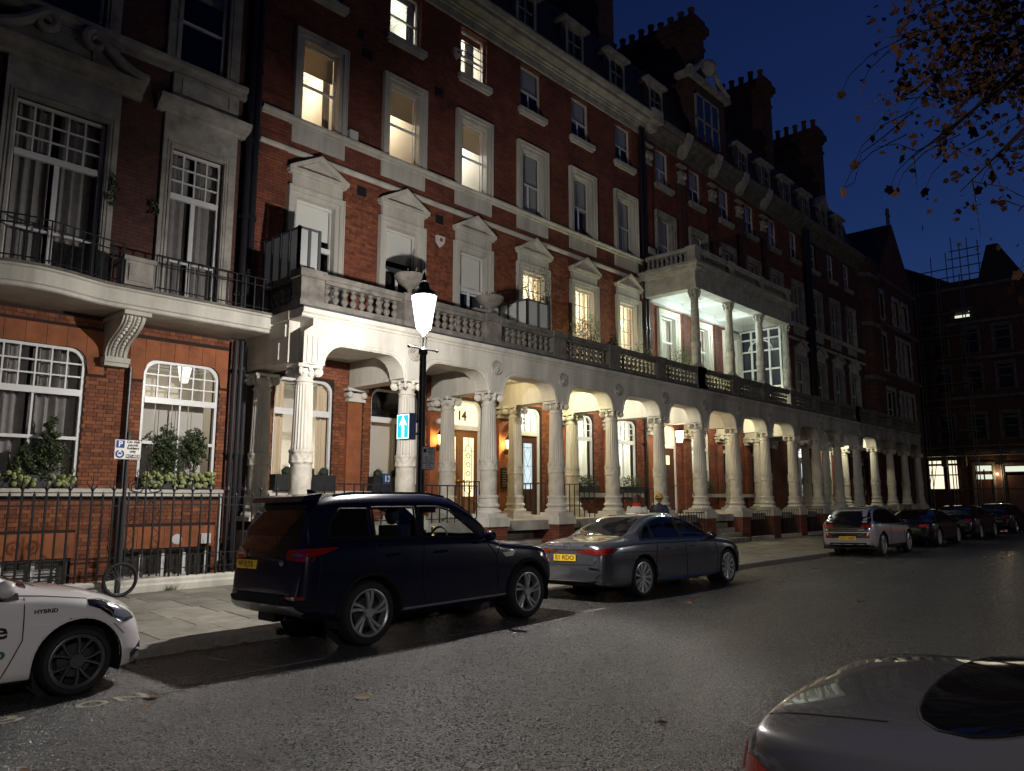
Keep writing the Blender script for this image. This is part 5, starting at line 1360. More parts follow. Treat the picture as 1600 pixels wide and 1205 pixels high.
for k, (a, b, c, d) in enumerate(fw_):
    m = MB()
    fbox(m, -.2, -.12, a, a + .09, c, d); fbox(m, -.2, -.12, b - .09, b, c, d); fbox(m, -.2, -.12, a, b, d - .09, d); fbox(m, -.2, -.12, a, b, (c + d)/2 - .05, (c + d)/2 + .05); fbox(m, -.2, -.1, a, b, c + (d - c)*.80, c + (d - c)*.87); fbox(m, -.2, -.12, a, b, c, c + .08)
    if k in (2,): fbox(m, -.22, -.1, a, b, c, 3.2); fbox(m, -.2, -.1, (a + b)/2 - .05, (a + b)/2 + .05, 3.2, 4)
    if k in (3,): fbox(m, -.22, -.1, a, b, c, 3.7)
    w = m.build('window', M_wooddk if k in (2, 3) else M_stone, fh)
    MB().face([(FX + .17, a, c), (FX + .17, b, c), (FX + .17, b, d), (FX + .17, a, d)]).build('pane', M_farlit if k in (0, 1) else M_farlit2 if k in (2, 3, 4) else M_glassblk, w)
m = MB()
for z in (5.35, 9.9, 13.2, 16.3, 19.4): fbox(m, .02, .28 if z < 6 else .16, -3, 24, z, z + .25)
for y in (12.95, 15.4, 16.85, 18.6): fbox(m, .02, .5, y - .2, y + .2, 4.3, 5.34)
for a, b, c, d in fw_: fbox(m, .0, .05, a - .18, a, c - .1, d + .2); fbox(m, .0, .05, b, b + .18, c - .1, d + .2); fbox(m, .0, .05, a, b, d, d + .2)
m.build('string_course', M_stone, fh)
pl2 = thing('fill_lamp', (FX - .25, 13.1, 3.6), 'small warm lamp added to brighten the door of the scaffolded house', 'lamp'); MB().ball((FX - .25, 13.1, 3.6), .09, 8, 6).build('globe', glow_mat('fill_globe', (1, .8, .5), 4, .5), pl2); point_light('bulb', (FX - .3, 13.1, 3.6), 60, (1, .75, .42), .06, pl2)  # added lamp, brightens the doorway with warm light
m = MB(); m.prism([(24, 19.6), (24, 20.1), (18.8, 22.2), (15.3, 20.2), (13.2, 20.2), (12.4, 22.9), (11.6, 22.9), (9.8, 19.6)], 'x', FX + .1, FX + 8); m.box(FX, FX + 8, -3, 9.8, 19.6, 20.3); m.build('roof', M_slate, fh)
sf = thing('scaffolding', (FX - 1.2, 14, 0), 'tube scaffolding standing in front of and above the dark house at the street end', 'scaffolding')
pole = MB().cyl((0, 0, 0), .04, 0, 1, 6).mesh('scaffold_pole', M_pole)
for y in [9.0 + 1.75 * k for k in range(7)]:
    for dx in (.6, 1.6):
        o = inst('scaffold_pole', pole, sf, (FX - dx, y, -.12)); o.scale = (1, 1, 20.5 if y > 13 else 6.2)
for y, h in ((19.5, 2.6), (18.2, 2.4), (16.9, 3.4), (15.7, 3.6), (15.2, 4.9), (14.6, 3.9), (14.0, 4.6), (13.2, 4.2)):
    o = inst('scaffold_pole', pole, sf, (FX + 1, y, 19.6)); o.scale = (1, 1, h)
for z, y0, y1 in ((20.9, 13, 19.8), (21.7, 13, 19.8), (22.5, 13, 15.6), (23.2, 13, 15.4)):
    sf_m = MB().tube([(FX + 1, y0, z), (FX + 1, y1, z)], .05, 6); sf_m.build('scaffold_ledger', M_pole, sf)
for z in (2.4, 5.2, 5.9, 7.2, 9.2, 11.2, 13.2, 15.2, 17.2):
    y1 = 19.6; y0 = 8.9 if z < 6 else 13.9
    for dx in (.6, 1.6): MB().tube([(FX - dx, y0, z), (FX - dx, y1, z)], .03, 6).build('scaffold_ledger', M_pole, sf)
    if z > 5: MB().box(FX - 1.65, FX - .55, y0, y1, z - .09, z - .04).build('scaffold_board', M_wood, sf)
MB().tube([(FX - 1.7, 18.2, .0), (FX - 1.5, 17.4, 4.9)], .03, 6).build('ladder_rail', M_pole, sf); MB().tube([(FX - 1.7, 17.9, .0), (FX - 1.5, 17.1, 4.9)], .03, 6).build('ladder_rail', M_pole, sf)
pv2 = MB().box(FX - 2.6, FX, -3, 24, -.3, .02); tag(pv2.build('pavement', M_slab), 'pavement in front of the scaffolded house', 'pavement', kind='structure')

# ------------------------------------------------------------ STREET LAMPS
def street_lamp(x, y, watts, label, signs=False):
    z0 = pave_z(y) if y > KERB else -.02
    t = thing('street_lamp', (x, y, z0), label, 'street lamp', 'street lamps')
    zl = 4.45 if y > 0 else 4.5
    m = MB(); m.lathe([(.14, z0), (.14, z0 + .5), (.10, z0 + .56), (.095, z0 + .62), (.062, 1.2), (.058, 3.6), (.055, zl - .45), (.075, zl - .42), (.075, zl - .36), (.045, zl - .33)], (x, y, 0), 16)
    m.build('post', M_iron, t, smooth=.5)
    m = MB(); m.tube([(x - .30, y + .0, zl - .34), (x + .30, y, zl - .34)], .016, 8); m.ball((x - .30, y, zl - .34), .028, 8, 6); m.ball((x + .30, y, zl - .34), .028, 8, 6); m.ball((x, y, zl - .36), .06, 8, 6); m.build('ladder_bar', M_iron, t, smooth=True)
    m = MB()
    for k in range(4):
        a = PI/4 + k*PI/2
        m.tube([(x + .03*math.cos(a), y + .03*math.sin(a), zl - .33), (x + .055*math.cos(a), y + .055*math.sin(a), zl - .15), (x + .02*math.cos(a), y + .02*math.sin(a), zl - .12), (x + .12*math.cos(a), y + .12*math.sin(a), zl)], .012, 5)
    m.lathe([(.125, -.012), (.135, 0), (.125, .012)], (x, y, zl), 16); m.build('lantern_cradle', M_steel, t, smooth=True)
    m = MB(); m.lathe([(.215, .54), (.225, .55), (.215, .57), (.18, .63), (.10, .68), (.085, .76), (.05, .79), (.045, .80)], (x, y, zl), 18); m.lathe([(.04, .79), (.055, .82), (.035, .87), (.012, .96), (.001, .97)], (x, y, zl), 10); m.build('lantern_hood', M_iron, t, smooth=.5)
    m = MB(); m.lathe([(.125, .01), (.21, .545)], (x, y, zl), 24); m.lathe([(.001, -.09), (.07, -.06), (.115, -.012)], (x, y, zl), 18); m.build('lantern_glass', M_lantern, t, smooth=True)
    m = MB(); m.lathe([(.001, .42), (.06, .40), (.05, .20), (.001, .18)], (x, y, zl), 12); m.build('mantle', M_mantle, t)
    m = MB()
    if y > 0: m.lathe([(.10, .352), (.13, .52)], (x, y, zl), 12, a0=PI*.515, a1=PI*1.12)
    elif x < 10: m.lathe([(.10, .344), (.16, .53)], (x, y, zl), 16)
    else: m.lathe([(.10, .30), (.16, .53)], (x, y, zl), 12, a0=-PI*.9, a1=-PI*.1)
    m.build('added_light_shield', M_steeld, t)  # unseen plates, added to cut the light off in set directions
    point_light('lamp_light', (x, y, zl + .34), watts, LAMPC, .05 if y > 0 else .008, t)
    return t, z0
lampt, lz0 = street_lamp(7.84, 9.35, LAMP_W, 'lit cast iron street lamp with a blue arrow sign, beside the dark SUV')
lx, ly = 7.84, 9.35
m = MB(); m.box(lx - .30, lx - .17, ly - .06, ly + .27, 2.60, 3.02); m.tube([(lx - .17, ly + .02, 2.9), (lx, ly, 2.9)], .02, 6); m.tube([(lx - .17, ly + .02, 2.7), (lx, ly, 2.7)], .02, 6)
sg = m.build('arrow_sign', M_bluecase, lampt)
X = lx - .302
MB().face([(X, ly + .255, 2.615), (X, ly - .045, 2.615), (X, ly - .045, 3.005), (X, ly + .255, 3.005)]).build('sign_face', M_signblue, sg)
yc = ly + .105; X -= .003
m = MB(); m.face([(X, yc + .032, 2.64), (X, yc - .032, 2.64), (X, yc - .032, 2.83), (X, yc + .032, 2.83)]); m.face([(X, yc + .10, 2.82), (X, yc + .032, 2.86), (X, yc - .032, 2.86), (X, yc - .10, 2.82), (X, yc, 2.99)][::1]); m.face([(X, yc + .032, 2.83), (X, yc - .032, 2.83), (X, yc - .032, 2.865), (X, yc + .032, 2.865)]); m.build('arrow', M_signwhite, sg)
m = MB()
for a, b, c, d in ((.255, -.045, 2.615, 2.63), (.255, -.045, 2.99, 3.005), (.255, .24, 2.63, 2.99), (-.03, -.045, 2.63, 2.99)): m.face([(X, ly + a, c), (X, ly + b, c), (X, ly + b, d), (X, ly + a, d)])
m.build('sign_border', M_signwhite, sg)
pl_ = MB().box(lx - .05, lx + .20, ly - .09, ly - .075, 2.13, 2.50).build('parking_plate', M_signgrey, lampt)
yt = ly - .092
def road_text(name, s, x, z, size, mat, parent, y, bold=0.0, width=None):
    return text_on_wall(name, s, x, z, size, mat, parent, y, bold, width, 0.0)
m = MB()
for a, b, c, d in ((-.05, .20, 2.13, 2.138), (-.05, .20, 2.492, 2.5), (-.05, -.042, 2.138, 2.492), (.192, .20, 2.138, 2.492), (-.03, .03, 2.40, 2.46)): m.face([(lx + a, yt, c), (lx + b, yt, c), (lx + b, yt, d), (lx + a, yt, d)])
m.face([(lx - .045, yt, 2.222), (lx + .195, yt, 2.222), (lx + .195, yt, 2.226), (lx - .045, yt, 2.226)]); m.build('plate_print', M_black, pl_)
for s, z, w in (('Resident', 2.465, .13), ('permit', 2.435, .10), ('holders', 2.405, .12), ('only', 2.375, .06)): road_text('plate_text', s, lx + .115, z, .035, M_black, pl_, yt - .001, .0008, w)
for s, z, w in (('Mon - Fri', 2.33, .13), ('8.30am - 10pm', 2.30, .2), ('Saturday', 2.27, .12), ('8.30am - 6.30pm', 2.24, .22), ('Sunday', 2.20, .1), ('1pm - 5pm', 2.165, .14)): road_text('plate_text', s, lx + .075, z, .032, M_black, pl_, yt - .001, .0006, w)
street_lamp(-1.5, -4.8, LAMP2_W, 'lit street lamp across the road, behind the viewer')
street_lamp(24.0, -4.8, LAMP2_W * .6, 'lit street lamp across the road, opposite the loggia house'); street_lamp(50.0, -4.8, LAMP2_W * .3, 'lit street lamp across the road near the street end')

# parking sign on its own post and a bicycle wheel left chained to it
ps = thing('parking_sign', (4.70, 13.1, .11), 'grey post with a white car club permit parking sign, in front of the railings', 'sign')
MB().cyl((4.70, 13.1, 0), .045, .05, 1.62, 12).cyl((4.70, 13.1, 0), .03, 1.6, 2.76, 12).build('post', M_postgrey, ps, smooth=.6)
pt = MB().box(4.475, 4.90, 13.05, 13.06, 2.30, 2.63).build('sign_plate', M_signwhite2, ps)
yt = 13.048; m = MB()
for a, b, c, d in ((4.475, 4.90, 2.30, 2.308), (4.475, 4.90, 2.622, 2.63), (4.475, 4.483, 2.308, 2.622), (4.892, 4.90, 2.308, 2.622), (4.66, 4.878, 2.325, 2.385)): m.face([(a, yt, c), (b, yt, c), (b, yt, d), (a, yt, d)])
m.build('sign_print', M_black, pt)
MB().face([(4.50, yt, 2.49), (4.63, yt, 2.49), (4.63, yt, 2.61), (4.50, yt, 2.61)]).build('blue_panel', M_signblue2, pt)
m = MB()
for k in range(26):
    a = PI*.62 + 1.76*PI*k/26; a2 = PI*.62 + 1.76*PI*(k+1)/26
    m.face([(4.565 + r*math.cos(q), yt, 2.39 + r*math.sin(q)) for r, q in ((.068, a), (.068, a2), (.042, a2), (.042, a))])
m.face([(4.54, yt, 2.385), (4.59, yt, 2.385), (4.59, yt, 2.40), (4.58, yt, 2.415), (4.55, yt, 2.415), (4.54, yt, 2.40)]); m.build('car_club_ring', M_signblue2, pt)
road_text('sign_text', 'P', 4.565, 2.55, .125, M_signwhite2, pt, yt - .002, .004)
for s, z, w in (('Car club', 2.592, .205), ('permit', 2.54, .16), ('holders', 2.488, .185), ('only', 2.436, .10)): road_text('sign_text', s, 4.765, z, .058, M_black, pt, yt - .001, .0018, w)
road_text('sign_text', 'KC-003', 4.769, 2.355, .055, M_signwhite2, pt, yt - .002, .0015, .20)
bw = thing('bicycle_wheel', (4.86, 13.0, .12), 'lone black bicycle wheel chained to the parking sign post', 'wheel')
cx, cy, cz = 4.69, 12.98, .385
m = MB().tube([(cx + .25*math.cos(t), cy, cz + .25*math.sin(t)) for t in [2*PI*k/40 for k in range(40)]], .023, 8, True); m.build('tyre', M_tyre, bw, smooth=True)
m = MB().tube([(cx + .225*math.cos(t), cy, cz + .225*math.sin(t)) for t in [2*PI*k/40 for k in range(40)]], .010, 6, True); m.build('rim', M_iron, bw, smooth=True)
m = MB().cyl((cx, cy, cz), .025, -.05, .05, 8, axis='y')
for k in range(28): a = 2*PI*k/28; m.tube([(cx + .02*math.cos(a + .8), cy + .03*(-1)**k, cz + .02*math.sin(a + .8)), (cx + .22*math.cos(a), cy, cz + .22*math.sin(a))], .0016, 3)
m.build('spokes', M_steel, bw)

# ------------------------------------------------------------ PLANTERS AND PLANTS
def leaves(mb, c, rad, n, size, rnd, shape='ball', flat=.4):
    for _ in range(n):
        while True:
            p = Vector((rnd.uniform(-1, 1), rnd.uniform(-1, 1), rnd.uniform(-1, 1)))
            if .25 < p.length < 1: break
        if shape == 'cone':
            u = (p.z + 1) / 2; k = (1 - u) ** .75 + .06
            p = Vector((p.x * k, p.y * k, p.z))
        q = Vector(c) + Vector((p.x*rad[0], p.y*rad[1], p.z*rad[2]))
        q += Vector((math.sin(q.z*31 + q.x*17), math.cos(q.x*29 + q.z*13), math.sin(q.x*37 - q.z*11))) * min(rad) * .30
        d = Vector((rnd.uniform(-1, 1), rnd.uniform(-1, 1), rnd.uniform(-.3, 1))).normalized(); n_ = d.cross(Vector((rnd.uniform(-1, 1), rnd.uniform(-1, 1), rnd.uniform(-1, 1)))).normalized()
        s = size * rnd.uniform(.6, 1.3)
        mb.face([q - d*s, q + n_*s*flat, q + d*s, q - n_*s*flat])
def trough(x0, x1, y, z, h, label, d=.2, fl=None):
    t = thing('window_box', ((x0 + x1)/2, y, z), label, 'planter')
    m = MB(); m.box(x0, x1, y - d/2, y + d/2, z, z + h, skip='t'); m.box(x0 + .02, x1 - .02, y - d/2 + .02, y + d/2 - .02, z, z + h - .03); m.build('box', M_bronze, t)
    return t
rp_ = random.Random(5)
trough(3.1, 4.62, YW - .02, 1.86, .22, 'black window box on the sill of the far left window'); trough(5.78, 7.22, YW - .02, 1.86, .22, 'black window box on the sill under the white shuttered window')
for x, zt, wr, lab in ((3.78, 2.68, .17, 'small dark conifer in the far left window box'), (4.16, 3.12, .24, 'tall dark conifer at the right of the far left window box'), (6.22, 3.12, .23, 'dense bushy conifer left of centre in the right hand window box'), (6.80, 3.08, .22, 'thin bare stemmed conifer at the right of the right hand window box')):
    t = thing('conifer_shrub', (x, YW - .06, 2.05), lab, 'shrub')
    z0 = 2.1 if x < 6.5 else 2.38
    m = MB(); m.tube([(x, YW - .06, 2.0), (x + .02, YW - .06, (2.0 + zt)/2), (x, YW - .06, zt - .1)], [.02, .014, .004], 5)
    if x > 6.5:
        for s in (-.12, .1, .16): m.tube([(x - .05, YW - .06, 2.05), (x + s*.5, YW - .06, 2.3), (x + s, YW - .08, 2.75)], [.012, .009, .004], 5)
    m.build('stem', M_bark, t)
    m = MB(); leaves(m, (x, YW - .08, (z0 + zt)/2), (wr, wr*.8, (zt - z0)/2), 3000, .030, rp_, 'cone' if x < 6 else 'ball'); leaves(m, (x, YW - .08, (z0 + zt)/2 - .15), (wr*1.15, wr*.85, (zt - z0)/2.9), 1800 if x < 6.5 else 700, .030, rp_); m.build('foliage', M_leaf, t)
for x0, x1, lab in ((3.15, 4.62, 'pale round flower heads trailing over the far left window box'), (5.8, 7.2, 'pale green round flower heads massed in the right hand window box')):
    t = thing('flower_plant', ((x0 + x1)/2, YW - .15, 2.05), lab, 'flowers')
    fl_me = MB().ball((0, 0, 0), .043, 8, 6, jit=.25).mesh('flower_head', M_flower, smooth=True)
    n = 52 if x0 < 5 else 120
    for k in range(n):
        x = rp_.uniform(x0, x1) if (x0 > 5 or k < 14) else rp_.choice((rp_.uniform(3.6, 3.95), rp_.uniform(4.1, 4.62)))
        inst('flower_head', fl_me, t, (x, YW - .16 + rp_.uniform(-.08, .08), 2.06 + rp_.uniform(-.16, .12)), scale=(rp_.uniform(.7, 1.2),) * 3)
    m = MB(); leaves(m, ((x0 + x1)/2, YW - .1, 2.08), ((x1 - x0)/2, .1, .12), 420, .035, rp_); m.build('foliage', M_leaf, t)
for x0, x1, ball, lab in ((8.55, 9.05, (8.9,), 'black trough with a clipped ball behind the corner column'), (9.3, 10.12, (9.48, 9.86), 'black trough with two clipped balls in the lit window with the table lamp'), (11.2, 12.5, (11.42, 11.95), 'long black trough with clipped balls under the shuttered window')):
    t = trough(x0, x1, YW - .12, 1.85, .35, lab, .26)
    for b in ball: m = MB(); m.ball((b, YW - .12, 2.26), .12, 12, 8, jit=.1); leaves(m, (b, YW - .12, 2.26), (.14, .14, .14), 260, .016, rp_); m.build('clipped_ball', M_green, t)
for x0, x1, lab in ((19.3, 20.5, 'leafy green planter under the lit window by the sixth column'), (21.6, 23.2, 'leafy green planter in the lit window above the woman with the red scarf'), (27.2, 28.3, 'dark planter under the pale lit window right of the brown door')):
    t = trough(x0, x1, YW - .14, 1.85, .22, lab, .24); m = MB()
    leaves(m, ((x0 + x1)/2, YW - .18, 2.22), ((x1 - x0)/2, .16, .22), 700, .05, rp_, flat=.22); m.build('foliage', M_leaf, t)
def screen(x0, yb, yf, x1, z1, label):
    t = thing('glass_screen', (x0, yf, 5.6), label, 'screen')
    def pan(a, b):
        (xa, ya), (xb, yb_) = a, b
        d = Vector((xb - xa, yb_ - ya, 0)); n = 4 if d.length > 1 else 2
        for k in range(n):
            p, q = Vector((xa, ya, 0)) + d*(k/n), Vector((xa, ya, 0)) + d*((k + 1)/n); e = d.normalized()*.035
            MB().face([(p.x + e.x, p.y + e.y, 5.75), (q.x - e.x, q.y - e.y, 5.75), (q.x - e.x, q.y - e.y, z1 - .04), (p.x + e.x, p.y + e.y, z1 - .04)]).build('panel', M_frost, t)
        for k in range(n + 1):
            p = Vector((xa, ya, 0)) + d*(k/n); MB().box(p.x - .03, p.x + .03, p.y - .03, p.y + .03, 5.5, z1).build('frame_post', M_steeld, t)
        m = MB()
        for z in (5.72, z1 - .02): m.tube([(xa, ya, z), (xb, yb_, z)], .028, 4)
        m.build('frame_rail', M_steeld, t)
    pan((x0, yb), (x0, yf)); pan((x0, yf), (x1, yf))
screen(8.06, 15.2, 13.75, 8.55, 7.42, 'frosted glass screen at the left corner of the balcony'); screen(15.2, 15.1, 13.65, 16.1, 7.22, 'dark framed frosted glass screen on the balcony behind the third urn pier')
def balcony_plant(name, x, y, z0, zc, rad, n, size, mat, label, sparse=False):
    t = thing(name, (x, y, z0), label, 'plant')
    m = MB(); m.lathe([(.16, 0), (.2, .3), (.18, .3), (.001, .29)], (x, y, z0), 12); m.build('pot', M_terr, t)
    m = MB(); rr_ = random.Random(int(x*7))
    for k in range(9 if sparse else 5):
        a = rr_.random()*6.28; m.tube([(x, y, z0 + .25), (x + .3*rad[0]*math.cos(a), y + .3*rad[1]*math.sin(a), (z0 + zc)/2 + .2), (x + .8*rad[0]*math.cos(a), y + .8*rad[1]*math.sin(a), zc + rad[2]*rr_.uniform(0, .8))], [.02, .014, .004], 5)
    m.build('stem', M_bark, t); m = MB(); leaves(m, (x, y, zc), rad, n, size, rr_, flat=.3); m.build('foliage', mat, t)
balcony_plant('olive_tree', 16.75, 14.5, 5.5, 8.0, (.75, .5, .62), 520, .04, M_leafo, 'sparse olive tree rising behind the dark framed glass screen', True)
balcony_plant('shrub', 18.55, 14.2, 5.5, 6.7, (.62, .5, .72), 1500, .04, M_leafo, 'lit bushy shrub below the fifth pedimented window')
balcony_plant('shrub', 21.9, 14.2, 5.5, 6.6, (.5, .4, .45), 500, .04, M_leafo, 'low shrub below the last pedimented window before the loggia')
balcony_plant('box_shrub', 24.95, 14.3, 5.5, 6.75, (.72, .55, .58), 3000, .03, M_leafg, 'round leafy box shrub behind the loggia balusters')
balcony_plant('ivy', 29.9, 13.9, 5.5, 6.4, (.7, .25, .25), 350, .05, M_leaf, 'trailing plants along the balustrade between the loggia columns')
t = thing('trellis', (20.35, 15.2, 5.6), 'narrow dark clipped yew against the brick between the last two pedimented windows', 'plant')
m = MB(); leaves(m, (20.45 + .85, 15.1, 6.5), (.22, .15, .95), 900, .05, rp_); m.build('foliage', M_green, t); MB().box(21.15, 21.45, 15.0, 15.25, 5.5, 5.75).build('pot', M_bronze, t)
m = MB(); m.ball((14.0, 14.3, 6.3), .6, 10, 6, (1.3, .7, .8), jit=.25); o = m.build('garden_cover', M_canvas); tag(o, 'crumpled beige canvas cover behind the balustrade beside the second urn', 'cover')
# weed at the plinth, fallen leaves
t = thing('weed', (5.6, 13.25, .12), 'small green weed growing where the plinth meets the pavement', 'plant')
m = MB()
for k in range(60):
    a = rp_.uniform(0, PI); l = rp_.uniform(.05, .16); p = Vector((5.62 + rp_.gauss(0, .07), 13.27, .115)); d = Vector((math.cos(a)*.6, -.4, .8)); n = Vector((.006, .004, 0)); m.face([p - n, p + n, p + d*l])
m.build('foliage', M_leafg, t)
lf = MB().faces([(-.07, 0, .004), (-.03, .045, .012), (0, .025, .004), (.03, .05, .015), (.065, .005, .003), (.025, -.04, .012), (0, -.02, .003), (-.035, -.05, .01)], [(0, 1, 2), (2, 3, 4), (4, 5, 6), (6, 7, 0), (0, 2, 4, 6)]).mesh('fallen_leaf', M_leafd)
lr = random.Random(9)
lspots = [(2.75, 6.85), (1.55, 5.7), (2.9, 7.1), (6.3, 8.9), (8.9, 8.95), (9.4, 8.9), (11.5, 6.7), (12.1, 6.9), (16.3, 7.3), (17.4, 7.5), (1.0, 5.2), (4.1, 5.6)] + [(lr.gauss(24.5, 1.6), lr.uniform(6.4, 8.6)) for _ in range(26)] + [(lr.gauss(33.5, 1.0), lr.uniform(6.9, 7.6)) for _ in range(30)] + [(lr.uniform(4, 20), lr.uniform(8.75, 9.1)) for _ in range(60)] + [(lr.uniform(3, 40), lr.uniform(1.5, 8)) for _ in range(26)]
for k, (x, y) in enumerate(lspots):
    o = bpy.data.objects.new('fallen_leaf', lf); COL.objects.link(o); o.location = (x, y, road_z(y) + .004); o.rotation_euler = (lr.uniform(-.2, .2), lr.uniform(-.2, .2), lr.uniform(0, 6.3)); s = lr.uniform(.6, 1.3); o.scale = (s, s, s)
    tag(o, 'dry brown leaf lying on the dark road', 'leaf', 'fallen leaves on the road')
# ------------------------------------------------------------ TREES OF THE GARDEN SQUARE behind the viewer (seen in reflections, they shade the sky)
gd = MB(); gr_ = random.Random(31)
for k in range(16):
    x = -34 + 9.5 * k + gr_.uniform(-2, 2); y = -10.5 + gr_.uniform(-2.5, 1)
    gd.tube([(x, y, -.4), (x + .2, y, 4), (x, y - .3, 8)], [.4, .3, .2], 7)
    for q in range(4):
        gd.ball((x + gr_.uniform(-3, 3), y + gr_.uniform(-2.5, 2), 8.5 + 4.4 * q + gr_.uniform(-1, 1)), gr_.uniform(3.4, 5.0), 12, 8, (1, .8, .8), jit=.55)
for k in range(26):  # crowns added near the road to block sky from window reflections
    gd.ball((-30 + 5.2 * k + gr_.uniform(-1, 1), gr_.uniform(-7.5, -4.0), gr_.uniform(12, 21)), gr_.uniform(2.6, 3.8), 12, 8, (1, .8, .7), jit=.5)
tag(gd.build('garden_trees', M_leafdk), 'row of dark garden square trees across the road, behind the viewer', 'trees', kind='stuff')

t = thing('climbing_plant', (4.9, 15.35, 7.5), 'sparse climbing plant on the brick beside the big first floor window', 'plant')
m = MB(); m.tube([(4.9, 15.33, 6.2), (4.85, 15.33, 6.9), (4.93, 15.33, 7.6), (4.84, 15.33, 8.1)], .008, 5); leaves(m, (4.82, 15.27, 7.65), (.12, .06, .35), 130, .045, rp_, flat=.5); leaves(m, (5.66, 15.27, 7.55), (.08, .05, .2), 50, .04, rp_, flat=.5); m.build('foliage', M_leaf, t)
# ------------------------------------------------------------ CARS
def lerp_tab(tab, x):
    if x <= tab[0][0]: return tab[0][1]
    for (a, p), (b, q) in zip(tab[:-1], tab[1:]):
        if x <= b:
            t = (x - a) / (b - a) if b > a else 0
            return p + (q - p) * t
    return tab[-1][1]
def smooth_tab(tab, x):
    """Catmull-Rom through the table"""
    n = len(tab)
    if x <= tab[0][0]: return tab[0][1]
    if x >= tab[-1][0]: return tab[-1][1]
    for i in range(n - 1):
        if tab[i][0] <= x <= tab[i+1][0]:
            x0, y0 = tab[i]; x1, y1 = tab[i+1]; h = x1 - x0
            def sl(k):
                if k == 0 or k == n - 1: return (tab[min(k+1, n-1)][1] - tab[max(k-1, 0)][1]) / (tab[min(k+1, n-1)][0] - tab[max(k-1, 0)][0])
                d0 = (tab[k][1] - tab[k-1][1]) / (tab[k][0] - tab[k-1][0]); d1 = (tab[k+1][1] - tab[k][1]) / (tab[k+1][0] - tab[k][0])
                return 0 if d0 * d1 <= 0 else 2*d0*d1/(d0 + d1)
            m0, m1 = sl(i), sl(i+1); t = (x - x0) / h
            return (2*t**3 - 3*t**2 + 1)*y0 + (t**3 - 2*t**2 + t)*h*m0 + (-2*t**3 + 3*t**2)*y1 + (t**3 - t**2)*h*m1
def catmull(P, sub):
    out = []
    n = len(P)
    for i in range(n - 1):
        p0 = P[max(i-1, 0)]; p1 = P[i]; p2 = P[i+1]; p3 = P[min(i+2, n-1)]
        for k in range(sub):
            t = k / sub
            out.append(tuple(.5 * (2*b + (c - a)*t + (2*a - 5*b + 4*c - d)*t*t + (-a + 3*b - 3*c + d)*t**3) for a, b, c, d in zip(p0, p1, p2, p3)))
    out.append(P[-1]); return out
